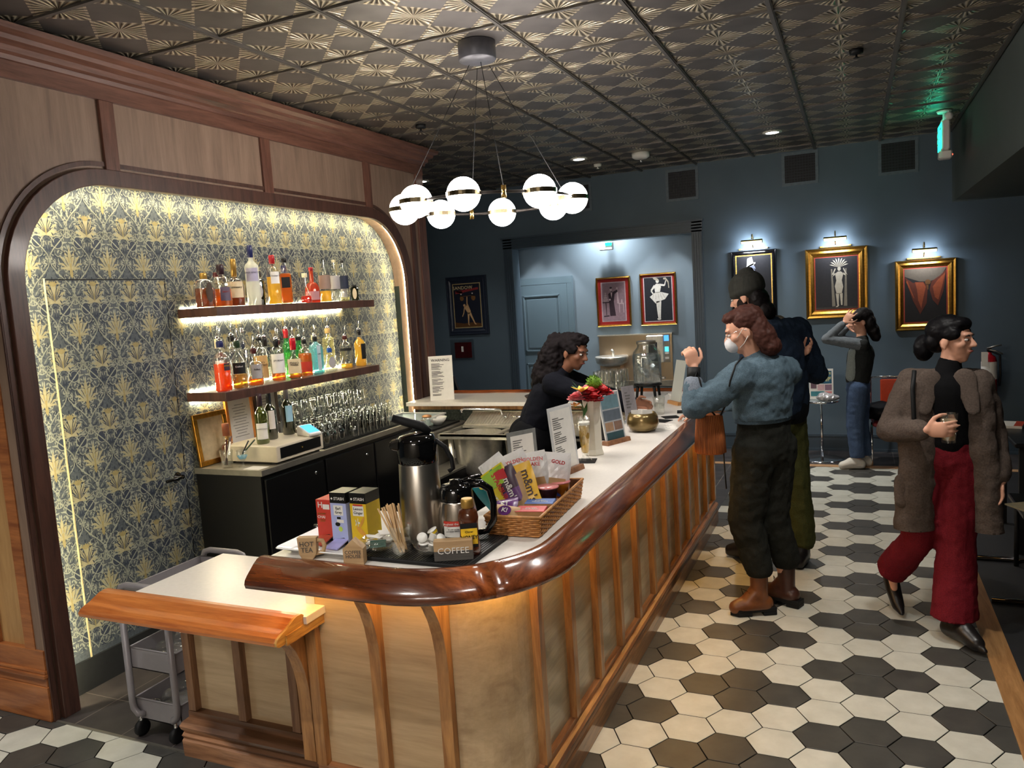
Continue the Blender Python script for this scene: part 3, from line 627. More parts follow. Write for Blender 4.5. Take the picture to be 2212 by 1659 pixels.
# ---------------- framed pictures ----------------
def ell(u,v,a,b,rot=0,n=14):
    c,s=math.cos(R(rot)),math.sin(R(rot)); return [(u+a*math.cos(2*PI*i/n)*c-b*math.sin(2*PI*i/n)*s,v+a*math.cos(2*PI*i/n)*s+b*math.sin(2*PI*i/n)*c) for i in range(n)]
def limb(u0,v0,u1,v1,w0,w1):
    dx,dy=u1-u0,v1-v0; l=math.hypot(dx,dy) or 1; nx,ny=-dy/l,dx/l
    return [(u0+nx*w0/2,v0+ny*w0/2),(u0-nx*w0/2,v0-ny*w0/2),(u1-nx*w1/2,v1-ny*w1/2),(u1+nx*w1/2,v1+ny*w1/2)]
def picture(label,x0,x1,z0,z1,y,fw,mf,depth,shapes,mbg,mat=None,mw=0,liner=None,name='framed_picture',group=None,tilt=0):
    W,H=(x1-x0)/2,(z1-z0)/2
    t=thing(name,label,'picture',((x0+x1)/2,y,(z0+z1)/2),group=group)
    m=MB(); pr=[(0,0),(0,.7),(.12,1),(.35,.85),(.6,.95),(.85,.6),(1,.55),(1,0)]
    for a,b,cx,cz in ((-W,W,0,-1),(-W,W,0,1)):
        pass
    # mitred frame: sweep profile around rectangle
    cor=[(-W,-H),(W,-H),(W,H),(-W,H)]; n=len(pr); vs=[];fs=[]
    for cx,cz in cor:
        for p,q in pr: vs.append((cx-math.copysign(fw*p,cx),-depth*q,cz-math.copysign(fw*p,cz)))
    for k in range(4):
        for i in range(n-1): j=(k+1)%4; fs.append((k*n+i,j*n+i,j*n+i+1,k*n+i+1))
    m.add(vs,fs); m.build('frame',mf,t)
    a,b=W-fw,H-fw
    if mat: MB().box(-a,a,-depth*.45,0,-b,b).build('mat_board',mat,t); a-=mw;b-=mw
    if liner: MB().box(-a,a,-depth*.48,0,-b,b).build('liner',liner,t); a-=.012;b-=.012
    yb=-depth*.5; p=MB(); p.box(-a,a,yb,0,-b,b); pr=p.build('print',mbg,t)
    layers={}
    for i,(mt,pl) in enumerate(shapes):
        m=MB(); 
        for q in pl: m.add([(u*a,yb-.0008-.0004*i,v*b) for u,v in q],[tuple(range(len(q)))])
        m.build('print_figure',mt,pr)
    return t,pr,a,b,yb
W_=lambda n,c:plain(n,c,.6,0,.3,.06,40)
m_skin=W_('poster_skin',(206,166,120)); m_wh=W_('poster_white',(222,218,208)); m_bk=W_('poster_black',(20,20,24)); m_sep=W_('sepia_mid',(150,124,132)); m_sepl=W_('sepia_light',(196,172,176)); m_sepd=W_('sepia_dark',(58,44,52))
m_red=W_('picture_red',(160,38,34)); m_br=W_('poster_brown',(92,60,30)); m_stone=W_('stone_figure',(176,166,148))
# strongman bill
f1=[(m_br,[[(-1,-1),(1,-1),(1,-.86),(.4,-.78),(-.3,-.83),(-1,-.76)]]),
 (W_('poster_red_script',(136,44,48)),[limb(-.85,.62,.9,.78,.12,.10),limb(-.8,.68,-.3,.62,.06,.1)]),
 (m_skin,[ell(-.22,.02,.09,.06),limb(-.1,-.0,.16,-.34,.34,.22),limb(-.02,.0,.02,.42,.09,.07),limb(-.2,-.02,-.3,-.34,.08,.06),limb(-.3,-.34,-.42,-.5,.06,.05),limb(.06,-.33,.04,-.62,.16,.1),limb(.04,-.62,.02,-.9,.1,.06),limb(.17,-.34,.36,-.62,.16,.1),limb(.36,-.62,.52,-.86,.1,.06),limb(.5,-.86,.62,-.88,.05,.03),limb(.02,-.88,.1,-.92,.05,.03)]),
 (W_('poster_basket',(120,84,44)),[ell(-.38,.34,.15,.11),ell(.5,.36,.16,.14),limb(-.5,.44,.6,.46,.02,.02)]),
 (m_wh,[ell(-.42,.54,.05,.035),ell(.44,.56,.05,.035),ell(-.4,.47,.04,.03),ell(.46,.48,.04,.03)]),
 (m_bk,[limb(-.56,.5,-.3,.46,.08,.06),limb(.3,.5,.62,.46,.08,.06)])]
t,pr,a,b,yb=picture('dark-framed strongman poster headed SANDOW, hanging left of the alcove opening',-4.80,-4.23,1.415,2.155,WY-.001,.075,plain('navy_frame',(34,42,58),.4),.03,f1,W_('poster_navy',(24,28,44)),W_('navy_mat',(40,46,66)),.012,plain('pale_gold_line',(190,170,120),.5,.3))
text('SANDOW',.062,plain('cream_ink',(226,208,160)),pr,(-.05,yb-.004,b-.045),sx=1.0)
PX=lambda x:x*1.062
# card player
f2=[(m_sep,[[(-1,-1),(1,-1),(1,-.72),(-1,-.68)]]),(m_sepl,[[(-.95,.0),(-.45,.02),(-.7,.52)],ell(.72,.0,.07,.12),limb(.42,-.1,.9,-.12,.06,.06),limb(.5,-.14,.5,-.6,.06,.05),limb(.84,-.14,.86,-.6,.06,.05),limb(.34,.64,.4,-.1,.12,.16),ell(.34,.7,.08,.06)]),
 (m_sepd,[[(-.35,-.75),(-.4,.1),(-.45,.42),(-.12,.56),(.12,.4),(.02,0),(.16,-.75)],limb(0,.45,.38,.58,.16,.12),limb(-.98,-.02,-.3,-.02,.06,.06),limb(-.68,-.04,-.66,-.7,.08,.05),limb(-.9,-.76,-.42,-.74,.06,.06)]),
 (m_sepl,[ell(-.2,.66,.1,.09),[(-.24,.5),(-.08,.5),(-.16,.2)],ell(-.32,.12,.08,.05)]),(m_sepd,[ell(-.2,.74,.11,.05),*[ell(-.88+.12*i+.06*j,.06+.11*j,.03,.03,0,6) for j in range(4) for i in range(4-j)]])]
picture('red-matted sepia photograph of a man with a card pyramid, left of the dancer picture',PX(-2.80),PX(-2.39),1.415,2.025,AY-.001,.022,M_gold,.03,f2,m_sep,m_red,.038,m_sepl,group='pictures in the alcove')
f3=[(m_wh,[[(-.62,.12),(-.2,.32),(.25,.32),(.78,.22),(.5,-.02),(.28,-.06),(.1,-.12),(-.2,-.2),(-.45,.0)],[(-.2,.3),(-.28,.62),(-.1,.72),(.12,.7),(.24,.56),(.14,.3)],limb(-.24,.62,-.5,.4,.12,.1),limb(-.5,.4,-.34,.24,.1,.07),limb(.14,.66,.5,.62,.1,.08),limb(.5,.62,.6,.84,.08,.05),ell(-.02,.84,.12,.1),limb(-.06,-.1,-.04,-.5,.2,.15),limb(-.04,-.5,0,-.9,.15,.08),limb(.12,-.1,.1,-.5,.2,.15),limb(.1,-.5,.1,-.9,.15,.08),ell(.02,-.92,.14,.05)]),
 (m_stone,[ell(-.12,.93,.22,.06,-15),[(.42,.96),(.6,.98),(.8,.8),(.84,.5),(.78,.48),(.74,.74),(.58,.88),(.42,.9)],*[limb(-.3+.15*i,.28,-.42+.24*i,0,.02,.03) for i in range(5)]])]
picture('gold-framed picture of a white-costumed dancer on black, right of the card-pyramid photograph',PX(-2.275),PX(-1.86),1.405,2.035,AY-.001,.022,M_gold,.03,f3,W_('poster_charcoal',(34,36,42)),m_red,.02,m_sepl,group='pictures in the alcove')
f4=[(m_wh,[[(-.42,.62),(-.36,.92),(-.1,.97),(.02,.72),(.0,.66)],limb(-.42,.64,.1,.78,.05,.05),[(-.5,.28),(-.3,.55),(.1,.5),(.42,.26),(.38,.0),(.1,-.3),(-.05,-.05),(-.4,-.02)],limb(.1,0,.24,-.5,.3,.14),limb(-.1,0,.0,-.6,.3,.2),limb(.3,-.4,.5,-.56,.05,.05),ell(.5,-.58,.08,.03,-20)]),
 (W_('poster_grey',(120,124,140)),[ell(-.06,.6,.16,.11),limb(.12,.3,.16,-.1,.05,.03),ell(.16,-.12,.14,.05)]),(m_bk,[ell(.16,-.14,.08,.03),limb(-.0,.6,.1,.56,.03,.03)])]
def pic_light(x,z,label):
    t=thing('picture_light',label,'picture light',(x,WY,z),group='brass picture lights above the gilt frames')
    c=MB(); c.tube([(-.11,-.13,-.005),(.11,-.13,-.005)],.021,14); c.build('shade',M_brass,t)
    c=MB(); c.tube([(-.105,-.146,-.012),(.105,-.146,-.012)],.0125,12); c.build('tube_lamp',emit('picture_lamp_glow',(255,238,150),3.2),t)
    c=MB(); c.tube([(0,0,.02),(0,-.06,.075),(0,-.11,.07),(0,-.13,.02)],.0055,8); c.tube([(0,-.02,-.07),(0,-.10,-.02)],.005,8); c.build('arm',M_brass,t)
    c=MB(); c.box(-.15,.15,-.03,-.001,-.085,-.07); c.build('mount_bar',M_brass,t)
M_bframe=plain('black_frame_gloss',(16,16,18),.15,0,.6)
picture('black-framed picture of a figure in a white suit and top hat, partly behind the beanie',-1.245,-.775,1.385,2.19,WY-.001,.045,M_bframe,.04,f4,W_('poster_offblack',(32,31,34)),None,0,M_brass,group='pictures under brass picture lights')
star=[]
for i in range(9): 
    aa=R(10+20*i); star.append([(.13+.04*math.sin(aa)*0,.60),(.13+.34*math.cos(aa-.09),.66+.3*math.sin(aa-.09)*.8),(.13+.46*math.cos(aa),.66+.42*math.sin(aa)*.75),(.13+.34*math.cos(aa+.09),.66+.3*math.sin(aa+.09)*.8)])
f5=[(W_('drape_grey',(120,112,98)),[limb(-.22,.55,-.14,-.9,.06,.16),limb(.46,.55,.42,-.9,.06,.16)]),(m_stone,[*star,[(-.06,.36),(.08,.44),(.22,.44),(.34,.36),(.26,.1),(.32,-.15),(.24,-.42),(.0,-.42),(-.08,-.12),(.0,.1)],ell(.14,.55,.08,.09),limb(.32,.36,.5,.28,.07,.06),limb(.5,.28,.34,.56,.06,.05),limb(-.04,.36,-.2,.28,.07,.06),limb(-.2,.28,-.04,.56,.06,.05),limb(.04,-.4,.06,-.85,.16,.07),limb(.22,-.4,.24,-.86,.14,.07),ell(.03,-.9,.1,.03,30)]),(W_('floor_dark',(60,54,48)),[[(-1,-1),(1,-1),(1,-.93),(-1,-.93)]])]
picture('wide gilt frame around a pale figure with a star-shaped headdress on black',-.485,.112,1.42,2.15,WY-.001,.085,M_gold,.05,f5,W_('poster_black2',(38,36,38)),None,0,W_('liner_red',(150,60,44)),group='pictures under brass picture lights')
cl1=W_('cloth_rust',(130,62,34)); cl2=W_('cloth_dark_rust',(84,38,24)); 
f6=[(W_('smoke_brown',(84,74,62)),[[(-1,1),(1,1),(.7,.62),(.2,.5),(-.3,.52),(-1,.72)]]),(cl2,[[(-1,.7),(-.6,.48),(-.1,.5),(.12,.3),(.06,-.3),(-.25,-.72),(-.6,-.2)],[(1,.92),(.7,.7),(.3,.5),(.2,.2),(.35,-.2),(.6,-.42),(.85,.1)]]),(cl1,[[(-.5,.5),(-.1,.48),(.02,.3),(-.1,-.1),(-.2,-.5),(-.35,-.2),(-.4,.2)],[(.95,.8),(.6,.55),(.35,.3),(.45,-.1),(.62,-.2),(.8,.3)],limb(-.9,.55,-.55,-.1,.08,.04)]),(m_br,[ell(.12,.48,.14,.1),limb(.1,.4,.12,.2,.1,.05)])]
picture('gilt frame around rust-coloured billowing cloth on black, rightmost on the far wall',.362,.905,1.26,1.965,WY-.001,.075,M_gold,.05,f6,W_('poster_black3',(30,27,26)),None,0,W_('liner_red',(150,60,44)),group='pictures under brass picture lights')
pic_light(-1.01,2.285,'brass picture light over the white-suit picture'); pic_light(-.19,2.245,'brass picture light over the star-headdress picture'); pic_light(.62,2.06,'brass picture light over the rust-cloth picture')
# ---------------- bottle filler in the alcove ----------------
t=thing('drinking_fountain','wall-mounted stainless drinking fountain with bottle filler in the alcove','drinking fountain',(-2.5,AY,1.0))
def A(m,name,mat,par=None,bev=0):
    o=m.build(name,mat,par or t,bev=bev); o.location=(2.5,-AY,-1.0) if par is None else (0,0,0); return o
M_pst=plain('warm_steel_panel',(206,184,156),.3,.85,.5,.05,4)
A(MB().box(-2.97,-2.05,AY-.02,AY,.73,1.30),'back_panel',M_pst); A(MB().box(-2.98,-2.04,AY-.05,AY,1.295,1.31),'top_lip',M_steel); A(MB().box(-2.97,-2.05,AY-.05,AY,.66,.73),'base_trim',M_steeld)
A(MB().lathe([(.0,.94),(.12,.94),(.19,.98),(.205,1.04),(.20,1.06),(.15,1.045),(0,1.02)],c=(-2.76,AY-.2,0),seg=28),'basin',M_steel); A(MB().box(-2.86,-2.66,AY-.2,AY,.82,1.0),'basin_bracket',M_pst); A(MB().tube([(-2.74,AY-.2,1.05),(-2.74,AY-.2,1.11),(-2.76,AY-.2,1.14)],.016),'spout',M_steel)
A(MB().rbox(-2.36,-2.14,AY-.07,AY-.02,.95,1.285,.01),'filler_housing',M_steel); A(MB().box(-2.33,-2.22,AY-.073,AY-.07,.97,1.2),'filler_recess',M_ventd); A(MB().box(-2.145,-2.075,AY-.03,AY-.02,.95,1.29),'side_panel',M_steeld)
A(MB().box(-2.14,-2.085,AY-.034,AY-.03,1.21,1.28),'screen',emit('blue_panel_glow',(70,140,230),1.4)); A(MB().box(-2.135,-2.09,AY-.034,AY-.03,1.08,1.14),'drop_icon',emit('cyan_icon',(80,200,230),1.2)); 
for k in range(3): A(MB().box(-2.135,-2.09,AY-.034,AY-.03,.99+.06*k,1.015+.06*k),'white_strip',M_paper)
# ---------------- small table left of the alcove with monitor and frame ----------------
t=thing('side_table','white-topped table against the blue wall behind the cross counter','table',(-3.7,7.4,0))
def B(m,name,mat,par=None,bev=0):
    p=par or t; o=m.build(name,mat,p,bev=bev); o.location=(-p.location[0],-p.location[1],-p.location[2]); return o
B(MB().box(-4.6,-3.62,6.9,7.9,.72,.76),'top',M_quartz); 
for x in (-4.55,-3.7):
    for y in (6.95,7.85): B(MB().box(x-.02,x+.02,y-.02,y+.02,0,.72),'leg',M_blackm)
t=thing('computer_monitor','black computer monitor seen from the side on the white side table','monitor',(-3.9,7.3,.76))
B(MB().prism([(-4.15,.80),(-3.78,.78),(-3.74,.90),(-3.80,1.08),(-4.15,1.10)],7.0,7.04,'xz'),'screen_housing',M_black); B(MB().tube([(-3.95,7.1,.76),(-3.95,7.08,.9)],.02),'stand',M_black); B(MB().box(-4.08,-3.84,7.02,7.2,.76,.772),'foot',M_black)
t=thing('clear_frame','small clear frame with red print and painted white highlight on the blue wall','frame',(-4.55,WY,1.25))
B(MB().box(-4.74,-4.5,WY-.012,WY-.001,1.12,1.32),'print',plain('deep_red_print',(120,30,34),.3)); B(MB().box(-4.80,-4.46,WY-.02,WY-.012,1.09,1.36),'acrylic_face',clear('acrylic_sheet',(1,1,1),.03,.2)); B(MB().box(-4.64,-4.61,WY-.022,WY-.0205,1.20,1.27),'white_strip',M_paper)  # small white strip over the print is a painted highlight
# ---------------- bottles ----------------
G_clear=clear('clear_glass',(.975,.985,.975),.03,.10); G_frost=clear('frosted_glass',(.86,.88,.84),.2,.1,.55); G_green=clear('green_wine_glass',(.42,.50,.10),.04,.1,.12)
G_dkgreen=clear('dark_green_glass',(.10,.13,.04),.04,.12,.1); G_blue=clear('pale_blue_glass',(.50,.80,.86),.04,.12,.25); G_emer=clear('emerald_glass',(.2,.7,.28),.04,.12,.15)
def liq(name,c,h=.45): return clear(name,c,.1,.05,h)
L_amb=liq('amber_spirit',(.75,.28,.05)); L_dk=liq('dark_amber_spirit',(.38,.12,.04)); L_gold=liq('golden_spirit',(.95,.68,.12)); L_or=liq('bright_orange_aperitif',(1,.16,.02),.75); L_red=liq('red_liqueur',(.8,.08,.05),.5); L_pale=liq('pale_spirit',(.96,.92,.62),.15); L_clr=liq('clear_spirit',(.95,.96,.93),.1); L_coral=liq('coral_red_spirit',(.85,.15,.12),.6); L_honey=liq('honey_brown',(.5,.17,.04),.5)
C_blk=plain('cap_black',(20,20,24),.35); C_navy=plain('cap_navy',(30,38,92),.35); C_red=plain('cap_red',(170,32,42),.3); C_wax=plain('red_wax',(190,24,44),.25); C_pur=plain('cap_plum',(44,20,34),.4); C_wh=plain('cap_cream',(222,212,180),.5); C_cork=plain('cork_stopper',(206,170,112),.7); C_gold=plain('cap_gold',(176,140,70),.35,.6); C_mar=plain('cap_maroon',(70,20,26),.35); C_grn=plain('cap_dark_green',(28,56,34),.35); C_bl=plain('cap_blue',(40,84,170),.35)
LB=lambda n,c:plain('bottle_paper_'+n,c,.6,0,.3,.03)
l_tan=LB('tan',(196,158,106)); l_cream=LB('cream',(222,204,168)); l_wh=LB('white',(226,224,220)); l_grey=LB('grey',(168,164,164)); l_navy=LB('navy',(40,46,66)); l_blk=LB('black',(28,28,30)); l_brn=LB('brown',(66,50,40)); l_lil=LB('lilac',(168,164,190)); l_red=LB('red',(176,52,38)); l_taupe=LB('taupe',(146,124,112)); l_sky=LB('sky',(150,190,206))
def circ_profile(r,h,sh,nr,nh,style):
    # sh: shoulder height, nr neck radius, nh: height where the neck starts
    p=[(r*.9,0),(r,.006),(r,sh)]
    n=6
    for i in range(1,n+1):
        t=i/n
        if style=='round': q=math.cos(t*PI/2)
        elif style=='cone': q=1-t
        else: q=.5+.5*math.cos(t*PI)
        p.append((nr+(r-nr)*q,sh+(nh-sh)*(math.sin(t*PI/2) if style=='round' else t)))
    p.append((nr,h)); return p
def bottle(label,x,y,z,r,h,glass,liquid=None,lev=.5,sh=None,nr=.013,nh=None,style='ogee',cap=C_blk,ch=.03,cr=None,spout=False,lab=None,lz=(.1,.5),law=100,lrot=0,txt=None,tm=None,ts=.018,sq=False,group=None,name='liquor_bottle',flat=1.0,oval=False,cat='bottle',txt2=None):
    t=thing(name,label,cat,(x,y,z),group=group)
    face=math.degrees(math.atan2(-y,-x))      # towards the room's front
    body_h=h-(.075 if spout else 0); sh=sh or body_h*.62; nh=nh or sh+(body_h-sh)*.45
    pr=circ_profile(r,body_h-ch*.4,sh,nr,nh,style); seg=22
    if sq:
        m=MB(); m.T=Matrix.Rotation(R(face+90+lrot),4,'Z'); m.rbox(-r*.88,r*.88,-r*.88*flat,r*.88*flat,0,sh,r*.22); m.lathe([(r*.75,sh)]+pr[3:],seg=seg,cap=False)
    else:
        m=MB(); m.T=Matrix.Rotation(R(face+90+lrot),4,'Z'); m.lathe(pr,seg=seg,cap=False,sy=flat); m.lathe([(0,.001),(pr[0][0],.001)],seg=seg,cap=False,sy=flat)
    m.build('glass',glass,t)
    if liquid:
        m=MB(); m.T=Matrix.Rotation(R(face+90+lrot),4,'Z'); H=body_h*lev
        if sq: m.rbox(-r*.8,r*.8,-r*.8*flat,r*.8*flat,.006,min(H,sh-.003),r*.2)
        else:
            q=[(a-.003,b+.004) for a,b in pr if b<H-.004]; last=q[-1] if q else (r-.003,.004)
            for i in range(1,len(pr)):
                if pr[i-1][1]<=H<=pr[i][1]: tt=(H-pr[i-1][1])/max(1e-6,pr[i][1]-pr[i-1][1]); q.append((pr[i-1][0]+(pr[i][0]-pr[i-1][0])*tt-.003,H)); break
            m.lathe(q,seg=seg,sy=flat)
        m.build('liquid',liquid,t)
    if lab:
        z0,z1=lz[0]*body_h,lz[1]*body_h
        if sq or flat<1:
            m=MB(); hw=r*.78*min(1,law/100); m.T=Matrix.Rotation(R(face+90+lrot),4,'Z'); fy=-r*.88*flat-.0012
            if oval: m.add([(hw*.8*math.cos(2*PI*i/18),fy-.0005-(0 if sq else r*.12*flat),(z0+z1)/2+(z1-z0)/2*math.sin(2*PI*i/18)) for i in range(18)],[tuple(range(18))])
            else: m.box(-hw,hw,fy-.0004-(0 if sq else r*.12*flat),fy+.0005,z0,z1)
        else:
            m=MB(); a0=R(face+lrot-law/2);a1=R(face+lrot+law/2); n=10; rr=r+.0011; vs=[]
            for i in range(n+1):
                a=a0+(a1-a0)*i/n; k=(1 if not oval else math.sqrt(max(.02,1-(2*i/n-1)**2))); zm=(z0+z1)/2; zh=(z1-z0)/2*k
                vs+=[(rr*math.cos(a),rr*math.sin(a),zm-zh),(rr*math.cos(a),rr*math.sin(a),zm+zh)]
            m.add(vs,[(2*i,2*i+2,2*i+3,2*i+1) for i in range(n)],True)
        lb=m.build('paper_label',lab,t)
        if txt:
            d=r*(.88*flat if sq else 1)+.003+(0 if sq or flat==1 else .012); a=R(face+lrot)
            text(txt,ts,tm or M_ink,lb,(d*math.cos(a),d*math.sin(a),(z0+z1)/2+(z1-z0)*.15),(PI/2,0,a+PI/2),space=.8)
    if cap:
        m=MB(); cr_=cr or nr*1.25; m.lathe([(cr_,body_h-ch),(cr_*1.02,body_h-ch*.2),(cr_*.94,body_h)],seg=16); m.build('cap',cap,t)
    if spout:
        m=MB(); b=body_h; m.lathe([(nr*1.0,b),(nr*1.15,b+.006),(nr*.7,b+.012),(.004,b+.018)],seg=14); m.tube([(0,0,b+.012),(.004,0,b+.045),(.010,0,b+.075)],[.0042,.0034,.0028],8); m.build('pour_spout',M_chrome,t)
    return t
GU='bottles on the upper shelf'; GL='bottles with pour spouts on the lower shelf'
z=1.892
bottle('squat amber whisky bottle with oval dark label, leftmost on the upper shelf',-3.42,3.40,z,.056,.198,G_clear,L_dk,.56,sh=.12,nr=.016,nh=.165,style='round',cap=C_gold,ch=.035,lab=l_brn,lz=(.15,.72),law=44,lrot=28,oval=True,group=GU)
bottle('round-shouldered amber bottle with plum stopper and silver-purple label, second on the upper shelf',-3.41,3.525,z,.053,.249,G_clear,L_amb,.42,sh=.12,nr=.015,nh=.18,style='round',cap=C_pur,ch=.06,cr=.021,lab=LB('plum',(96,84,104)),lz=(.14,.46),law=64,lrot=20,txt='SELECT',tm=l_red,ts=.012,group=GU)
bottle('small brown-capped bottle half hidden behind the plum-stoppered one',-3.52,3.60,z,.034,.211,G_clear,L_amb,.3,nr=.014,cap=C_mar,ch=.03,group=GU)
bottle('long gold-necked cognac bottle with wide cream label on the upper shelf',-3.43,3.655,z,.052,.284,G_clear,L_dk,.45,sh=.11,nr=.012,nh=.17,style='round',cap=C_gold,ch=.105,cr=.016,lab=l_cream,lz=(.18,.52),law=110,txt='Hennessy',ts=.02,group=GU)
bottle('tall frosted vodka bottle with navy cap, tallest on the upper shelf',-3.39,3.765,z,.041,.367,G_frost,None,sh=.235,nr=.014,nh=.28,cap=C_navy,ch=.075,cr=.0165,lab=l_lil,lz=(.40,.62),law=110,txt='GREY GOOSE',tm=l_navy,ts=.0145,group=GU)
bottle('black bottle with white diamond label on the upper shelf',-3.44,3.87,z,.034,.215,G_dkgreen,L_dk,.6,sh=.15,nr=.016,nh=.17,cap=C_blk,ch=.04,lab=l_grey,lz=(.2,.62),law=80,oval=True,group=GU)
bottle('golden scotch bottle with red cap and white label on the upper shelf',-3.40,3.965,z,.043,.313,G_clear,L_gold,.56,sh=.185,nr=.014,nh=.24,style='round',cap=C_red,ch=.055,cr=.018,lab=l_wh,lz=(.42,.66),law=76,lrot=18,txt='Dewar\'s',ts=.016,group=GU)
bottle('square amber whisky bottle with slanting black label on the upper shelf',-3.39,4.07,z,.043,.296,G_clear,L_amb,.80,sh=.20,nr=.014,nh=.245,cap=C_blk,ch=.03,sq=True,lab=l_blk,lz=(.35,.58),law=80,group=GU)
bottle('clear bottle with navy neck behind the square amber whisky',-3.50,4.19,z,.039,.257,G_clear,L_pale,.1,sh=.12,nr=.014,nh=.15,style='round',cap=C_navy,ch=.06,cr=.017,lab=l_wh,lz=(.1,.36),law=100,group=GU)
bottle('short flared decanter bottle with white stopper and a little red spirit',-3.39,4.262,z,.037,.199,G_clear,L_red,.24,sh=.03,nr=.011,nh=.11,style='cone',cap=C_wh,ch=.028,cr=.018,group=GU)
bottle('orange liqueur bottle with round red belly and red cap on the upper shelf',-3.43,4.385,z,.05,.243,clear('ruby_glass',(.75,.16,.07),.05,.12,.4),L_coral,.4,sh=.075,nr=.014,nh=.14,style='round',cap=C_red,ch=.025,cr=.016,lab=LB('rose',(176,128,132)),lz=(.08,.32),law=120,group=GU)
bottle('clear long-necked bottle with taupe label and yellow spirit on the upper shelf',-3.42,4.515,z,.041,.303,G_clear,L_gold,.26,sh=.16,nr=.012,nh=.23,cap=C_blk,ch=.02,cr=.0115,lab=l_taupe,lz=(.30,.62),law=150,group=GU)
bottle('clear long-necked bottle with pale grey label on the upper shelf',-3.42,4.632,z,.037,.299,G_clear,L_clr,.26,sh=.155,nr=.012,nh=.23,cap=C_wh,ch=.02,cr=.0125,lab=l_grey,lz=(.30,.62),law=150,group=GU)
bottle('clear long-necked bottle with dark navy label on the upper shelf',-3.42,4.738,z,.035,.297,G_clear,L_pale,.10,sh=.155,nr=.012,nh=.23,cap=C_blk,ch=.02,cr=.0125,lab=l_navy,lz=(.30,.62),law=150,group=GU)
bottle('small dark bottle with black cap, second from the right on the upper shelf',-3.47,4.80,z,.027,.186,G_dkgreen,L_dk,.5,nr=.013,cap=C_blk,ch=.03,lab=l_grey,lz=(.1,.5),group=GU)
bottle('short black square bottle with oval cream label at the right end of the upper shelf',-3.40,4.835,z,.031,.118,G_dkgreen,None,.5,sh=.098,nr=.015,nh=.1,cap=C_blk,ch=.016,sq=True,lab=l_cream,lz=(.1,.78),law=80,oval=True,group=GU)
z=1.406
def lo(label,x,y,r,h,g,l,lev,**k): return bottle(label,x,y,z,r,h+.075,g,l,lev,spout=True,group=GL,**k)
lo('bright orange aperitif bottle, leftmost on the lower shelf',-3.345,3.395,.047,.29,G_clear,L_or,.55,sh=.19,nr=.016,cap=C_navy,ch=.035,lab=LB('dark_orange_navy',(58,44,60)),lz=(.42,.56),law=50,lrot=38,txt='APEROL',tm=C_gold,ts=.014)
lo('slim clear vodka bottle with pale cap beside the orange aperitif',-3.44,3.475,.032,.30,G_clear,L_coral,.17,sh=.18,nr=.014,cap=C_wh,ch=.055,lab=l_wh,lz=(.2,.58),law=90,txt='CÎROC',tm=l_navy,ts=.018)
lo('clear bottle with green cap, black wave label and orange contents on the lower shelf',-3.35,3.535,.044,.28,G_clear,liq('dull_orange',(.62,.38,.1),.4),.30,sh=.15,nr=.014,style='cone',cap=C_grn,ch=.04,lab=l_blk,lz=(.32,.55),law=100,txt='Crafted',tm=l_wh,ts=.014)
lo('clear bottle with dark cap standing behind the black wave label',-3.49,3.64,.040,.31,G_clear,L_clr,.5,sh=.2,nr=.016,style='round',cap=C_blk,ch=.035)
lo('squat flask-shaped bourbon bottle with raised lettering on the lower shelf',-3.35,3.665,.047,.225,G_clear,L_amb,.24,sh=.12,nr=.015,nh=.15,style='round',cap=C_mar,ch=.03,lab=l_grey,lz=(.2,.58),law=80,lrot=15,txt='Bulleit',ts=.015)
lo('tall clear bottle with navy dot label at the back of the lower shelf',-3.52,3.765,.035,.335,G_clear,L_clr,.3,sh=.22,nr=.012,nh=.23,cap=M_chrome,ch=.012,lab=l_navy,lz=(.66,.76),law=36,oval=True)
lo('clear vodka bottle with tan paper label and black cap on the lower shelf',-3.46,3.845,.045,.285,G_clear,L_clr,.3,sh=.17,nr=.015,style='round',cap=C_blk,ch=.02,lab=l_tan,lz=(.1,.6),law=130,txt="Tito's\nHandmade",ts=.02,tm=l_brn)
lo('clear bottle with broad black neck capsule behind the white-label bourbon',-3.53,3.965,.036,.28,G_clear,L_clr,.3,sh=.15,nr=.018,cap=C_blk,ch=.06,cr=.022)
lo('bourbon bottle with large white label and red seal on the lower shelf',-3.37,3.895,.044,.265,G_clear,L_amb,.22,sh=.185,nr=.015,style='round',cap=C_blk,ch=.05,cr=.017,lab=l_wh,lz=(.2,.66),law=120,lrot=8,txt='JIM BEAM',ts=.015)
lo('round clear bottle with maroon cap at the back of the lower shelf',-3.51,4.075,.037,.25,G_clear,L_pale,.3,sh=.13,nr=.014,style='round',cap=C_mar,ch=.028)
lo('square bourbon bottle with red wax neck and cream label on the lower shelf',-3.35,4.03,.052,.262,G_clear,L_amb,.12,sh=.10,nr=.015,nh=.16,cap=C_wax,ch=.075,cr=.019,sq=True,lab=l_cream,lz=(.14,.5),law=100,txt='Maker\'s\nMARK',ts=.018)
lo('tall green bottle with red neck band behind the red wax bourbon',-3.53,4.185,.032,.32,G_emer,L_pale,.5,sh=.18,nr=.015,cap=C_red,ch=.06,cr=.017)
lo('amber spirit bottle with red lower label beside the pale blue gin',-3.37,4.168,.045,.245,G_clear,L_amb,.62,sh=.14,nr=.015,style='round',cap=C_blk,ch=.03,cr=.017,lab=l_red,lz=(.12,.40),law=120)
lo('slim green glass bottle at the back behind the amber spirit',-3.52,4.30,.030,.26,G_emer,L_clr,.5,sh=.16,nr=.015,cap=C_blk,ch=.025)
lo('pale blue gin bottle with portrait label on the lower shelf',-3.37,4.285,.045,.255,G_blue,liq('blue_tinted_gin',(.6,.9,.95),.2),.66,sh=.19,nr=.014,cap=C_blk,ch=.032,cr=.017,sq=True,lab=LB('blue_pale',(176,194,200)),lz=(.1,.78),law=40,lrot=30,txt='GIN',tm=l_navy,ts=.014)
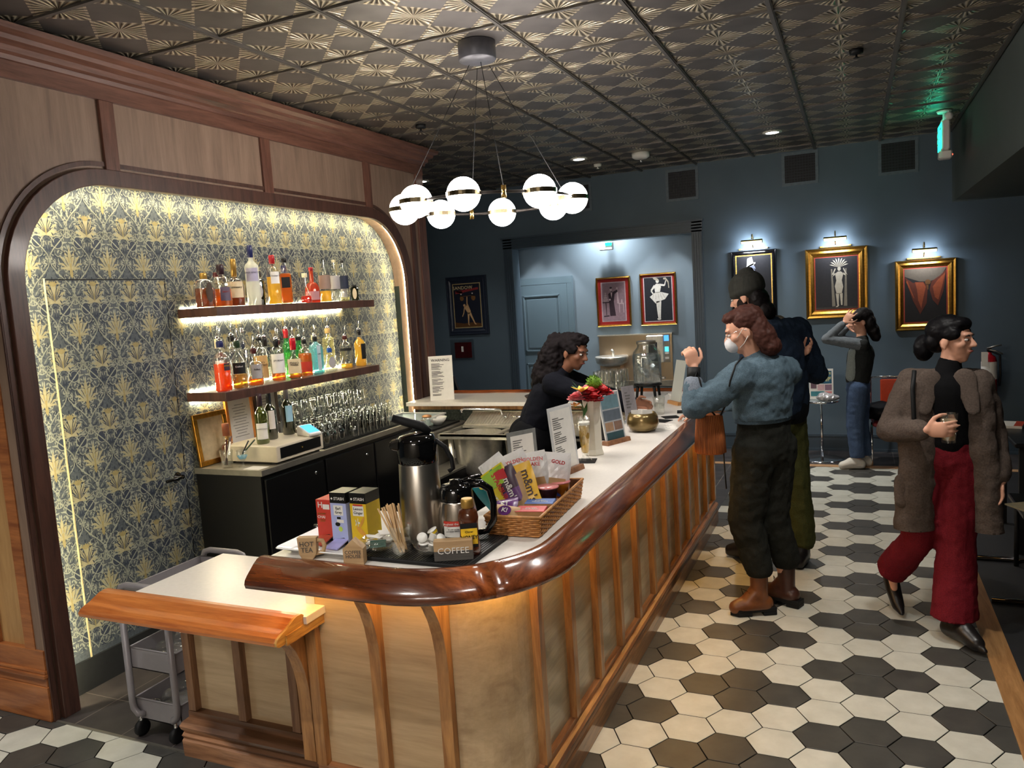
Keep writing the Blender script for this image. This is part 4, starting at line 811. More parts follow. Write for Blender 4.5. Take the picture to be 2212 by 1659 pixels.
lo('clear bottle with white collar behind the blue-capped round tequila',-3.50,4.44,.031,.26,G_clear,L_clr,.5,sh=.17,nr=.014,cap=C_wh,ch=.035)
lo('short round tequila bottle with bright blue cap and oval silver label',-3.36,4.42,.048,.165,G_clear,L_clr,.45,sh=.09,nr=.014,nh=.125,style='round',cap=C_bl,ch=.028,cr=.018,lab=l_grey,lz=(.16,.66),law=58,lrot=18,oval=True)
lo('tall pale cylinder bottle with wooden collar at the back of the lower shelf',-3.50,4.60,.044,.30,G_clear,L_pale,.85,sh=.22,nr=.018,nh=.235,style='round',cap=C_cork,ch=.035,cr=.019)
lo('clear tequila bottle with black and red band above a palm drawing',-3.40,4.665,.044,.235,G_clear,L_gold,.14,sh=.155,nr=.016,style='round',cap=C_mar,ch=.025,cr=.018,lab=l_blk,lz=(.55,.63),law=130)
lo('golden rum bottle with black side label, rightmost on the lower shelf',-3.38,4.815,.042,.27,G_clear,L_gold,.80,sh=.165,nr=.014,style='ogee',cap=C_blk,ch=.04,cr=.017,lab=l_blk,lz=(.2,.62),law=60,lrot=42)
# ---------------- wine, register and papers on the back cabinet ----------------
ZB=.9605
t=thing('cash_register','beige cash drawer box with dark drawer front holding wine bottles','cash register',(-3.28,3.70,ZB+.012))
M_beige=plain('register_beige',(206,196,176),.5,0,.4,.02)
MB().rbox(-.20,.20,-.22,.21,0,.095,.004).build('case',M_beige,t); d=MB().box(.2,.204,-.19,.18,.02,.082).build('drawer',M_black,t); MB().lathe([(.007,0),(.006,.006)],seg=10).build('lock',M_brass,d,loc=(.204,0,.05)).rotation_euler=(0,PI/2,0)
for a in (-.17,.16):
    for b in (-.19,.18): MB().box(a-.015,a+.015,b-.015,b+.015,-.012,0).build('foot',M_black,t)
zw=ZB+.108
def wine(label,x,y,lab,lz,txt,law=110,lrot=0,g=G_green,capm=C_pur): return bottle(label,x,y,zw,.037,.30,g,liq('wine_dark',(.30,.34,.06),.1),.62,sh=.175,nr=.0135,nh=.225,cap=capm,ch=.075,cr=.0155,lab=lab,lz=lz,law=law,lrot=lrot,txt=txt,ts=.010,name='wine_bottle',group='wine bottles on the cash register')
wine('slope-shouldered green wine bottle with white label, nearest of the three on the register',-3.245,3.56,l_wh,(.10,.42),'CHARDONNAY')
wine('middle green wine bottle with white and red vertical label on the register',-3.30,3.70,LB('off_white',(214,206,200)),(.22,.60),None,60,16,G_dkgreen,C_blk)
wine('dark green wine bottle with pale blue label, farthest of the three on the register',-3.30,3.86,l_sky,(.28,.62),None,70,18,G_dkgreen,plain('cap_pewter',(120,114,108),.4,.4))
t=thing('card_terminal','white card payment terminal with glowing blue screen on the register','payment terminal',(-3.13,3.845,ZB+.1075),rz=-.35)
MB().prism([(-.075,0),(.07,0),(.075,.018),(-.06,.062),(-.078,.05)],-.045,.045,'xz').build('housing',M_white,t,bev=.006); s=MB(); s.box(-.055,.055,-.036,.036,0,.002); s=s.build('screen',emit('terminal_screen',(84,170,245),1.3),t,loc=(.006,0,.0425)); s.rotation_euler=(0,R(18),0)
t=bottle('square bourbon decanter with brown cap behind the register',-3.49,3.52,ZB,.042,.235,G_clear,L_dk,.5,sh=.11,nr=.018,nh=.135,cap=plain('cap_brown_tall',(130,70,44),.45),ch=.075,cr=.021,sq=True,name='decanter_bottle')
def standing_frame(label,y0,y1,z0,h,x,mf,print_m,lean,fw,lines):
    t=thing('standing_frame',label,'frame',(x,(y0+y1)/2,z0)); w=(y1-y0)/2; t.rotation_euler=(0,lean,0)
    m=MB()
    for a,b,c,d in ((-w,w,0,fw),(-w,w,h-fw,h),(-w,-w+fw,fw,h-fw),(w-fw,w,fw,h-fw)): m.box(0,.018,a,b,c,d)
    m.build('frame',mf,t,bev=.003); pr=MB().box(.0,.008,-w+fw,w-fw,fw,h-fw).build('certificate',print_m,t)
    if lines: 
        m=MB()
        for i in range(lines): 
            q=.5+.4*((i*37)%10)/10; m.box(.0085,.009,-(w-fw)*.8*q,(w-fw)*.8*q,h-fw-.05-i*.018,h-fw-.046-i*.018)
        m.build('lettering',plain('faint_ink',(150,146,142)),pr)
    return t
standing_frame('gold-framed certificate leaning on the wallpaper at the left end of the cabinet',3.34,3.60,ZB+.001,.31,-3.545,M_gold,plain('aged_paper',(196,176,140),.5),-.10,.03,0)
standing_frame('orange wood-framed licence under the lower shelf',3.60,3.84,ZB+.02,.37,-3.555,plain('orange_wood_frame',(206,128,52),.4),M_paper,-.05,.022,12)
standing_frame('dark-framed paper behind the wine bottles',3.86,4.08,ZB+.012,.38,-3.565,plain('dark_wood_frame',(64,44,34),.4),M_paper,-.03,.022,3)
t=thing('pen_glass','straight tumbler of pens at the left end of the back cabinet','glass',(-3.36,3.375,ZB))
def tumbler(t,r0,r1,h,mat=G_clear,base=.012,name='glass',seg=18):
    return MB().lathe([(0,0),(r0,0),(r1,h),(r1-.003,h),(r0-.003,base),(0,base)],seg=seg,cap=False).build(name,mat,t)
tumbler(t,.030,.038,.105)
for i,(dx,dy,c) in enumerate(((.02,.01,'white'),(-.012,.02,'maroon'),(.0,.03,'black'),(.012,.028,'maroon'))):
    o=MB().tube([(dx*-.5,dy*-.5,.016),(dx*1.3,dy*1.3,.15+.01*i)],.0048,7).build('pen',{'white':M_white,'maroon':C_mar,'black':C_blk}[c],None); o.location=(-3.36,3.375,ZB); tag(o,['white pen in the pen tumbler','maroon pen in the pen tumbler, left of the black pen','black pen standing among maroon pens in the tumbler','maroon pen leaning right in the pen tumbler'][i],'pen',group='pens on the back cabinet')
t=thing('stem_goblet','short-stemmed goblet with blue liquid and pens beside the pen tumbler','glass',(-3.27,3.405,ZB))
MB().lathe([(.028,0),(.028,.003),(.006,.008),(.005,.03),(.02,.045),(.034,.07),(.036,.10),(.034,.10),(.032,.07),(.0,.042)],seg=18,cap=False).build('bowl',G_clear,t); MB().lathe([(0,.045),(.018,.048),(.03,.068),(0,.07)],seg=16).build('liquid',clear('sky_blue_liquid',(.4,.75,.95),.1,.1,.5),t)
for i,(dx,dy) in enumerate(((.03,.03),(.05,.06))):
    o=MB().tube([(0,0,.075),(dx,dy,.15)],.0045,7).build('pen',[C_blk,C_grn][i],None); o.location=(-3.27,3.405,ZB); tag(o,['black pen leaning in the blue goblet','dark green pen leaning far out of the blue goblet'][i],'pen',group='pens on the back cabinet')
tag(MB().box(-3.22,-3.10,3.345,3.43,ZB,ZB+.001).build('loose_paper',M_paper),'loose white paper slip under the register\'s left corner','paper')
# ---------------- upturned glasses on the mat ----------------
def gproto(kind):
    t=thing('drinking_glass','upturned clear drinking glass in the rows on the back cabinet','glass',(0,0,-5),group='upturned glasses on the back cabinet')
    if kind==0: MB().lathe([(.036,0),(.029,.098),(.025,.104),(0,.104),(0,.094),(.026,.094),(.034,0)],seg=18,cap=False).build('bowl',G_clear,t)
    if kind==1: MB().lathe([(.033,0),(.029,.14),(.024,.15),(0,.15),(0,.132),(.026,.132),(.031,0)],seg=18,cap=False).build('bowl',G_clear,t)
    if kind==2: MB().lathe([(.030,0),(.038,.04),(.036,.07),(.012,.10),(.009,.125),(.03,.135),(.03,.139),(0,.139),(0,.1),(.034,.068),(.036,.04),(.028,0)],seg=18,cap=False).build('bowl',G_clear,t)
    if kind==3: MB().lathe([(.026,0),(.020,.075),(.034,.15),(.036,.165),(.0,.17),(0,.162),(.033,.16),(.017,.075),(.024,0)],seg=18,cap=False).build('bowl',G_clear,t)
    return t
protos=[gproto(k) for k in range(4)]
used=[0]*4
def put(k,x,y,z,label,grp='upturned glasses on the back cabinet'):
    if used[k]==0: o=protos[k]
    else: o=dup(protos[k])
    used[k]+=1; o.location=(x,y,z); o['label']=label; o['group']=grp; return o
zg=.971
rowlab={-3.52:'upturned tall clear glass in the back row against the wallpaper',-3.43:'upturned clear glass in the second row from the wallpaper',-3.34:'upturned clear glass in the third row on the back cabinet',-3.245:'upturned clear glass in the fourth row on the back cabinet',-3.155:'upturned clear glass in the front row on the back cabinet'}
for x in (-3.52,-3.43,-3.34,-3.245,-3.155):
    n=12; y0=4.0
    for i in range(n):
        y=y0+i*.0815+(.0 if x in(-3.52,-3.34) else .02)
        if y>4.95: continue
        if x==-3.52: k=1
        elif x==-3.43: k=1 if i<6 else 0
        elif x==-3.34: k=1 if i<5 else 0
        elif x==-3.245: k=2 if i<3 else (3 if i<8 else 0)
        else:
            if i>9 or i==3: continue
            k=2 if i<3 else (0 if i<5 else 3)
        put(k,x,y,zg,rowlab[x])
tier='clear glass of the upper tier, standing on a glass mat over the back rows'
m=MB(); m.box(-3.56,-3.38,4.02,4.98,1.1222,1.1245); tag(m.build('glass_shelf_mat',G_clear),'clear sheet between the two tiers of upturned glasses','mat')
for x in (-3.52,-3.43):
    for i in range(9):
        if x==-3.43 and i%2: continue
        put(0,x,4.10+i*.092,1.125,tier,'upper tier of glasses')
# cream jar and bowl on the machine
t=thing('glass_jar','lidded glass jar on the black mat past the drinking glasses','jar',(-3.02,5.10,.8855))
MB().lathe([(0,0),(.04,0),(.048,.03),(.046,.075),(.036,.09)],seg=18,cap=False).build('jar_body',G_clear,t); MB().lathe([(.036,.088),(.038,.10),(.02,.108)],seg=18).build('lid',plain('copper_lid',(206,150,104),.3,.6),t)
t=thing('white_bowl','small white bowl on the black mat beside the glass jar','bowl',(-3.03,5.28,.8855)); MB().lathe([(0,0),(.03,0),(.06,.03),(.075,.06),(.072,.06),(.055,.03),(0,.006)],seg=24,cap=False).build('bowl_body',M_white,t)
t=thing('plastic_tub','translucent white bus tub behind the bowl in the corner','tub',(-3.27,5.27,.8855)); m=MB(); 
for a in ((-.2,.2,-.2,-.195,0,.06),(-.2,.2,.195,.2,0,.06),(-.2,-.195,-.195,.195,0,.06),(.195,.2,-.195,.195,0,.06),(-.2,.2,-.2,.2,0,.004)): m.box(*a)
m.build('tub_body',clear('milky_plastic',(.8,.88,.9),.2,.1,.6),t); m=MB(); m.box(-.21,.21,-.21,-.195,.055,.066); m.box(-.21,.21,.195,.21,.055,.066); m.box(-.21,-.195,-.195,.195,.055,.066); m.box(.195,.21,-.195,.195,.055,.066); m.build('rim',M_white,t)
# ---------------- things on the bar top ----------------
ZT=1.0305; ZM=1.043
tag(MB().rbox(-1.47,-1.08,1.99,2.30,ZT,ZM,.003).build('bar_mat',M_blackm),'black ribbed rubber bar mat under the airpot and carafe','mat')
m=MB()
for i in range(38): m.box(-1.465+i*.0102,-1.460+i*.0102,1.995,2.295,ZM-.001,ZM+.0012)
g=m.build('mat_ribs',M_black,bpy.data.objects['bar_mat'])
t=thing('serving_platter','long white ceramic platter with flared rim under the tea boxes','platter',(-1.63,2.09,ZT))
m=MB(); rr=[(.11,0,.0),(.125,.006,.008),(.16,.018,.05),(.157,.022,.05),(.118,.009,.006),(.10,.006,0)]
def rrect(w,h,r=.02,n=4):
    P=[]
    for cx,cy,a0 in ((w-r,h-r,0),(-w+r,h-r,90),(-w+r,-h+r,180),(w-r,-h+r,270)): P+=arc(cx,cy,r,a0,a0+90,n)
    return P
L=[[(x,y,z) for x,y in rrect(w,h)] for w,h,z in ((.13,.085,0),(.14,.095,.008),(.165,.125,.022),(.162,.122,.025),(.135,.09,.009),(.13,.085,.007))]
n=len(L[0]); m.add([p for l in L for p in l],[tuple(range(n-1,-1,-1)),tuple(range(5*n,6*n))]+[(k*n+i,k*n+(i+1)%n,(k+1)*n+(i+1)%n,(k+1)*n+i) for k in range(5) for i in range(n)],False); m.build('dish',plain('white_ceramic',(228,228,226),.15,0,.5,.01),t)
t=thing('spoon_rest','wavy chrome spoon rest behind the left end of the platter','spoon rest',(-1.775,2.27,ZT))
m=MB(); m.tube([(-.07,-.02,.012),(-.03,.03,.03),(.02,.035,.018),(.06,.0,.03),(.03,-.04,.016),(-.03,-.045,.02),(-.07,-.02,.012)],.007,8); m.lathe([(0,0),(.045,.002),(.06,.012),(.055,.014),(0,.006)],seg=20); m.build('rest_body',M_chrome,t)
# tea boxes
def teabox(label,x,y,w,d,h,body,topm,split,rz,writes,sach,mid=None):
    t=thing('tea_box',label,'tea box',(x,y,ZT+.0075),rz,group='tea boxes on the platter')
    hs=h*split; slot=.030
    m=MB(); m.box(-w/2,w/2,-d/2+.012,d/2,0,slot); m.box(-w/2,-w/2+.002,-d/2,-d/2+.012,0,slot); m.box(w/2-.002,w/2,-d/2,-d/2+.012,0,slot); m.box(-w/2,w/2,-d/2,d/2,slot,hs)
    m.add([(-w/2,-d/2,slot),(w/2,-d/2,slot),(w/2,-d/2-.0005,slot-.012),(0,-d/2-.0005,slot+.004),(-w/2,-d/2-.0005,slot-.012)],[(0,4,3,2,1)]); m.build('carton',body,t)
    if split<1: MB().box(-w/2-.0002,w/2+.0002,-d/2-.0002,d/2+.0002,hs,h).build('carton_top',topm,t)
    else: MB().box(-w/2,w/2,-d/2,d/2,hs,hs+.001).build('carton_top',topm,t)
    for s,sz,mt,zz,*r in writes: text(s,sz,mt,t,(r[0] if r else 0,-d/2-.0012,zz),(PI/2,0,0),ext=.0004)
    if mid:
        for mt,pl in mid:
            m=MB()
            for P in pl: m.add([(u*w,-d/2-.0007,v*h) for u,v in P],[tuple(range(len(P)))])
            m.build('printed_panel',mt,t)
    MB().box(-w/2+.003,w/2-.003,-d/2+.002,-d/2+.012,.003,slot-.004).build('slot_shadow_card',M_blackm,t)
    s=MB(); s.box(-.027,.027,-.034,.034,0,.004); s=s.build('tea_sachet',sach,t,loc=(.002,-d/2-.022,.012)); s.rotation_euler=(R(16),0,R(-6))
    return t
box=lambda x0,x1,y0,y1:[(x0,y0),(x1,y0),(x1,y1),(x0,y1)]
c_chai=plain('chai_red',(196,62,48),.5,0,.4,.02); c_lav=plain('carton_lavender',(168,178,222),.5,0,.4,.02); c_yel=plain('carton_yellow',(214,182,40),.5,0,.4,.03)
teabox('red chai tea box, leftmost on the platter',-1.688,2.150,.064,.075,.146,c_chai,c_chai,1,0,[('CHAI',.014,M_white,.086,-.012),('ORGANIC',.0075,C_gold,.098,-.010),('caffeine free\nspiced tea',.005,C_gold,.074,-.008),('H',.030,M_white,.128,-.014)],plain('sachet_red',(196,84,62),.5),[(M_white,[box(-.05,.38,.78,.90)])])
teabox('lavender Earl Grey tea box with black top, in the middle of the platter',-1.608,2.125,.064,.075,.182,c_lav,M_black,.80,0,[('STASH',.0145,M_white,.161,.006),('Earl\nGrey',.0135,M_ink,.121)],plain('sachet_lavender',(172,170,226),.5),[(M_white,[box(-.3,.3,.57,.76),ell(-.37,.885,.07,.024,0,4),box(-.14,.3,.43,.49)]),(M_black,[box(-.12,.12,.50,.54),ell(-.1,.40,.16,.04)]),(plain('lime_print',(186,214,90),.5),[ell(.06,.31,.13,.05)])])
teabox('yellow lemon ginger tea box with black top, rightmost on the platter',-1.532,2.135,.064,.082,.182,c_yel,M_black,.80,0,[('STASH',.0145,M_white,.161,.006),('Lemon\nGinger',.0135,M_ink,.121)],plain('sachet_yellow',(230,186,60),.5),[(M_white,[box(-.34,.34,.57,.76),ell(-.37,.885,.07,.024,0,4),*[ell(-.1+.1*math.cos(k*1.257),.44+.035*math.sin(k*1.257),.06,.02,k*72) for k in range(5)]]),(c_chai,[box(-.3,.3,.755,.79)]),(plain('ginger_print',(206,150,60),.5),[ell(.2,.46,.2,.05,30),ell(.1,.28,.3,.06,-15)])])
# wooden word signs
M_blk_w=wood('pale_sign_wood',(196,166,124),(166,134,96),'X',.6,0,1,.9); M_greyw=wood('grey_sign_wood',(96,92,86),(64,62,60),'X',.6,0,1,.9)
t=thing('mug_sign','small mug-shaped wooden sign reading HOT TEA at the platter','sign',(-1.640,1.962,ZT),.30)
m=MB(); m.prism([(-.036,.074),(-.032,.02),(-.022,0),(.012,0),(.026,.02),(.030,.074)],-.012,.012,'xz'); m.build('mug_body',M_blk_w,t,bev=.001)
m=MB(); m.tube([(.026,0,.062),(.046,0,.060),(.052,0,.045),(.046,0,.022),(.022,0,.018)],.0075,8); m.build('mug_handle',M_blk_w,t)
text('HOT\nTEA',.023,M_greyw,t,(-.004,-.0128,.042),space=.85)
t=thing('house_sign','small house-shaped wooden sign reading COFFEE HOUSE','sign',(-1.462,1.962,ZT),.30)
MB().prism([(-.033,0),(.033,0),(.033,.052),(0,.082),(-.033,.052)],-.018,.018,'xz').build('house_body',M_blk_w,t,bev=.001); text('COFFEE\nHOUSE',.0155,M_greyw,t,(0,-.0188,.034),space=.85)
t=thing('block_sign','two-tone wooden block sign reading COFFEE in white letters','sign',(-1.148,2.040,ZM),.42)
MB().rbox(-.060,.060,-.016,.016,0,.03,.001).build('lower_block',M_greyw,t); MB().rbox(-.060,.060,-.016,.016,.03,.063,.001).build('upper_block',M_blk_w,t); text('COFFEE',.027,M_white,t,(0,-.0172,.031),sx=1.05,space=1)
# bowls, stirrers, creamers
rnd=random.Random(11)
def gbowl(label,x,y,r=.06,z=ZM):
    t=thing('glass_bowl',label,'bowl',(x,y,z)); MB().lathe([(0,.001),(r*.5,0),(r*.85,.02),(r,.045),(r*.96,.045),(r*.8,.022),(r*.45,.006),(0,.006)],seg=26,cap=False).build('bowl_body',G_clear,t); return t
gbowl('small clear glass bowl of sugar packets left of the stirrers',-1.432,2.058)
for i in range(9):
    m=MB(); m.rbox(-.026,.026,-.016,.016,0,.004,.0015); a=rnd.uniform(0,3)
    o=m.build('sugar_packet',M_paper if i<8 else plain('packet_green',(48,74,62),.5)); o.location=(-1.432+rnd.uniform(-.018,.018),2.058+rnd.uniform(-.018,.018),ZM+.018+i*.0052); o.rotation_euler=(rnd.uniform(-.3,.3),rnd.uniform(-.3,.3),a)
    if i==8: o.location=(-1.412,2.020,ZM+.034); o.rotation_euler=(.5,0,.5)
    tag(o,'white sugar packet heaped in the glass bowl' if i<8 else 'dark green sweetener packet at the front of the sugar bowl','packet','packets in the sugar bowl')
t=thing('stirrer_tumbler','faceted glass tumbler holding the wooden stirrers','glass',(-1.330,2.030,ZM)); 
MB().lathe([(0,0),(.027,0),(.036,.055),(.037,.10),(.034,.10),(.033,.055),(.024,.014),(0,.014)],seg=9,cap=False,smooth=False).build('tumbler_body',G_clear,t)
M_stick=plain('birch_stick',(214,178,132),.6,0,.3,.08)
st0=MB().rbox(-.0028,.0028,-.0009,.0009,0,.150,.0006).build('coffee_stirrer',M_stick)
for i in range(24):
    o=st0 if i==0 else st0.copy()
    if i: COL.objects.link(o)
    a=-.50+.42*(i%12)/11+rnd.uniform(-.03,.03); o.location=(-1.325+rnd.uniform(-.01,.012),2.028+rnd.uniform(-.012,.014),ZM+.015+rnd.uniform(0,.008)); o.rotation_euler=(rnd.uniform(-.1,.1),a,rnd.uniform(-.4,.4))
    tag(o,'flat wooden coffee stirrer leaning in the faceted tumbler','stirrer','stirrers in the tumbler')
gbowl('small clear glass bowl of creamers in front of the carafe',-1.243,2.062,.058)
for i,(dx,dy,dz,tx,ty) in enumerate(((-.02,-.005,.02,.2,.1),(.012,-.02,.018,-.3,.3),(.02,.015,.02,.1,-.5),(-.01,.02,.02,.5,.2),(-.03,.004,.045,.8,.6),(.005,0,.045,-.6,.3),(.03,-.002,.045,.2,.9),(.008,.02,.058,.3,-.4))):
    t=thing('creamer_cup','white coffee creamer cup heaped in the glass bowl' if i<7 else 'white creamer cup with a striped foil label on top of the heap','creamer',(-1.243+dx,2.062+dy,ZM+dz),group='creamers in the glass bowl'); t.rotation_euler=(tx,ty,0)
    MB().lathe([(0,0),(.011,0),(.0145,.018),(.017,.019),(.017,.0205),(0,.021)],seg=16).build('cup_body',M_white,t)
    if i==7: MB().lathe([(.0137,.008),(.0147,.016)],seg=16,cap=False).build('striped_label',c_yel,t)
# airpot
t=thing('airpot','tall brushed steel airpot with black pump head on the bar mat','airpot',(-1.352,2.205,ZM))
MB().lathe([(.068,0),(.076,.004),(.076,.02),(.066,.262),(.063,.268)],seg=36).build('steel_body',plain('airpot_steel',(186,180,170),.3,1,.5,.04,6),t)
m=MB(); m.lathe([(.064,.262),(.067,.268),(.068,.30),(.066,.335),(.058,.355),(.03,.362),(0,.364)],seg=32); m.build('pump_head',M_gloss,t)
m=MB(); m.T=Matrix.Rotation(R(205),4,'Z'); m.prism([(.03,.30),(.085,.315),(.092,.328),(.088,.342),(.03,.356)],-.026,.026,'xz'); m.build('spout',M_gloss,t,bev=.006)
m=MB(); m.T=Matrix.Rotation(R(205),4,'Z'); m.tube([(-.045,0,.36),(-.02,0,.385),(.03,0,.402),(.075,0,.418)],[.014,.016,.015,.013],10); m.build('pump_lever',M_blackm,t)
m=MB(); m.T=Matrix.Rotation(R(25),4,'Z'); m.tube([(.062,.0,.335),(.092,0,.31),(.112,0,.27),(.115,0,.235),(.10,0,.225)],.008,8); m.build('carry_handle',M_blackm,t)
# carafe
t=thing('coffee_carafe','steel vacuum carafe with black lid and handle and a red and white notice','carafe',(-1.222,2.215,ZM))
MB().lathe([(.060,0),(.066,.004),(.067,.02),(.066,.09),(.058,.135),(.056,.142)],seg=32).build('steel_body',plain('carafe_steel',(190,182,172),.24,1,.5,.04,8),t)
MB().lathe([(.056,.138),(.0575,.145),(.054,.178),(.046,.190),(.02,.194),(.019,.206),(0,.208)],seg=30).build('lid',M_gloss,t)
m=MB(); m.T=Matrix.Rotation(R(28),4,'Z'); m.tube([(.040,0,.188),(.085,0,.186),(.112,0,.165),(.122,0,.12),(.120,0,.06),(.095,0,.024),(.066,0,.020)],[.013,.014,.013,.012,.012,.011,.01],10); m.build('handle',M_gloss,t)
m=MB(); m.T=Matrix.Rotation(R(28),4,'Z'); m.tube([(.02,0,.20),(.055,0,.206),(.085,0,.214)],[.007,.009,.006],8); m.build('thumb_lever',M_gloss,t)
def wrap(t,r,a0,a1,z0,z1,mat,name,n=10,taper=0):
    vs=[]
    for i in range(n+1):
        a=R(a0+(a1-a0)*i/n); vs+=[(r*math.cos(a),r*math.sin(a),z0),((r-taper)*math.cos(a),(r-taper)*math.sin(a),z1)]
    return MB().add(vs,[(2*i,2*i+2,2*i+3,2*i+1) for i in range(n)],True).build(name,mat,t)
lb=wrap(t,.0680,-105,-30,.030,.082,M_paper,'notice_label',taper=.0007); wrap(t,.0684,-105,-30,.066,.083,c_chai,'notice_header',taper=.001)
text('Preheat the Carafe',.0105,M_white,lb,(.0695*math.cos(R(-68)),.0695*math.sin(R(-68)),.0745),(PI/2,0,R(22)))
text('fill with hot tap water\nand empty before brewing',.006,M_ink,lb,(.0700*math.cos(R(-68)),.0700*math.sin(R(-68)),.054),(PI/2,0,R(22)))
# honey
t=thing('honey_bottle','squeeze bottle of dark honey with gold cap and yellow HONEY label','bottle',(-1.122,2.100,ZM))
MB().lathe([(.030,0),(.034,.005),(.036,.02),(.031,.05),(.029,.085),(.032,.105),(.034,.118),(.030,.138),(.019,.146),(.017,.150)],seg=28,sy=.8).build('bottle_body',clear('honey_plastic',(.30,.09,.03),.04,.16,.4),t)
MB().lathe([(.018,.148),(.0205,.150),(.0195,.172),(.017,.178)],seg=22).build('cap',C_gold,t)
m=MB(); m.T=Matrix.Rotation(R(28),4,'Z'); m.box(-.026,.026,-.0335,-.027,.030,.105); lb=m.build('label_back',M_ink,t)
m=MB(); m.T=Matrix.Rotation(R(28),4,'Z'); m.box(-.0255,.0255,-.0343,-.033,.040,.090); m.build('label_yellow',plain('honey_yellow',(240,196,40),.5),t)
text('HONEY',.0165,M_ink,t,(.0352*math.cos(R(-62)),.0352*math.sin(R(-62)),.062),(PI/2,0,R(28)),bold=.0003,sx=.9); text('Clover',.009,M_ink,t,(.0352*math.cos(R(-62)),.0352*math.sin(R(-62)),.080),(PI/2,0,R(28)))
# ---------------- snack basket ----------------
BX,BY,BR=-1.085,2.585,.06
t=thing('snack_basket','rectangular woven wicker basket full of snacks at the bar corner','basket',(BX,BY,ZT),BR)
W2,L2,HB=.098,.275,.072
m=MB()
def ring(w,l,z): return [(-w,-l,z),(w,-l,z),(w,l,z),(-w,l,z)]
A_=[ring(W2*.9,L2*.95,0),ring(W2,L2,HB),ring(W2-.006,L2-.006,HB),ring(W2*.9-.006,L2*.95-.006,.006)]
m.add([p for q in A_ for p in q],[(3,2,1,0),(12,13,14,15)]+[(k*4+i,k*4+(i+1)%4,(k+1)*4+(i+1)%4,(k+1)*4+i) for k in range(3) for i in range(4)])
m.build('basket_core',plain('wicker_shadow',(110,66,34),.6,0,.4,.15,60),t)
M_wick=plain('wicker_cane',(190,128,66),.45,0,.5,.18,90); m=MB()
for r_i in range(9):
    z=.006+r_i*.0072; f=.9+.1*z/HB; fl=.95+.05*z/HB; w=W2*f+.001; l=L2*fl+.001; pts=[]
    def seg(p,q,n,nx,ny):
        for i in range(n):
            s=i/n; d=.0028*(1 if (i+r_i)%2 else -1); pts.append((p[0]+(q[0]-p[0])*s+nx*d,p[1]+(q[1]-p[1])*s+ny*d,z))
    seg((-w,-l),(w,-l),8,0,-1); seg((w,-l),(w,l),22,1,0); seg((w,l),(-w,l),8,0,1); seg((-w,l),(-w,-l),22,-1,0); pts.append(pts[0]); m.tube(pts,.0036,6,False)
m.build('weave',M_wick,t)
MB().tube([*[(x,y,HB) for x,y in ((-W2,-L2),(W2,-L2),(W2,L2),(-W2,L2),(-W2,-L2))]],.0055,8).build('rim',plain('wicker_rim',(196,140,84),.45,0,.4,.15,60),t)
Rb=Matrix.Rotation(BR,4,'Z')
def inb(x,y,z): v=Rb@Vector((x,y,0)); return (BX+v.x,BY+v.y,ZT+z)
def bag(label,x,y,z,w,h,rot,m1,m2=None,th=.018,txt=None,tm=None,ts=.03,split=.5,crinkle=.0,trot=PI/2,name='snack_bag',txy=(0,0),extra=None):
    t=thing(name,label,'snack',inb(x,y,z),group='snacks in the wicker basket'); t.rotation_euler=rot
    rn=random.Random(label); nx,ny=8,12; V=[];F=[];MI=[]
    for s in (1,-1):
        for j in range(ny+1):
            for i in range(nx+1):
                u=i/nx*2-1; v=j/ny; e=(1-u**4)*max(0,math.sin(PI*min(1,max(0,(v-.06)/.88))))**.5
                V.append((u*w/2*(1+.03*math.cos(v*9)),-s*(th*e*.5+.0006)+rn.uniform(-1,1)*crinkle*e,v*h))
        b=0 if s==1 else (nx+1)*(ny+1)
        for j in range(ny):
            for i in range(nx):
                q=(b+j*(nx+1)+i,b+j*(nx+1)+i+1,b+(j+1)*(nx+1)+i+1,b+(j+1)*(nx+1)+i); F.append(q if s==1 else q[::-1]); MI.append(1 if (m2 and (j+.5)/ny<split) else 0)
    mb=MB(); mb.add(V,F,crinkle==0); mb.mi=MI; mb.build('wrapper',[m1,m2 or m1],t)
    if extra:
        for mt,P in extra: 
            q=MB(); q.add([(u*w/2,-th*.5-.0022,v*h) for u,v in P],[tuple(range(len(P)))]); q.build('printed_panel',mt,t)
    if txt: text(txt,ts,tm or M_white,t,(txy[0],-th*.5-.0035,h*.5+txy[1]),(PI/2,0 if trot is None else 0,0) if trot is None else (PI/2,trot,0),bold=.0006)
    return t
cc=lambda n,c,r=.3:plain('foil_'+n,c,r,0,.6,.06,20)
c_teal=cc('teal',(30,130,140)); c_y=cc('yellow',(226,206,40)); c_lime=cc('lime',(150,196,50)); c_redw=cc('red',(190,34,40)); c_purp=cc('purple',(98,44,116)); c_dp=cc('dark_plum',(56,24,48)); c_gy=cc('golden',(232,180,30)); c_choc=cc('chocolate_brown',(60,34,30)); c_blue=cc('blue',(40,70,160)); c_pw=clear('crinkled_white_film',(.86,.86,.86),.2,.2,.72); c_tanp=cc('tan',(186,150,104),.6)
bag('teal fruit candy bag at the left of the basket fan',-.085,-.08,.03,.11,.165,(-.35,-.75,.25),c_teal,None,txt='Sours',ts=.030,extra=[(c_purp,[(-.9,.0),(.9,.0),(.9,.25),(-.9,.32)]),(c_y,ell(-.3,.85,.2,.07))])
bag('yellow and lime candy bag with red lettering in the basket fan',-.06,-.085,.035,.10,.185,(-.38,-.58,.25),c_y,c_lime,txt='STARBURST',tm=c_redw,ts=.026,split=.0,extra=[(c_lime,[(-.9,.6),(.5,.6),(.9,.95),(-.9,.95)]),(c_redw,ell(.4,.8,.3,.1))])
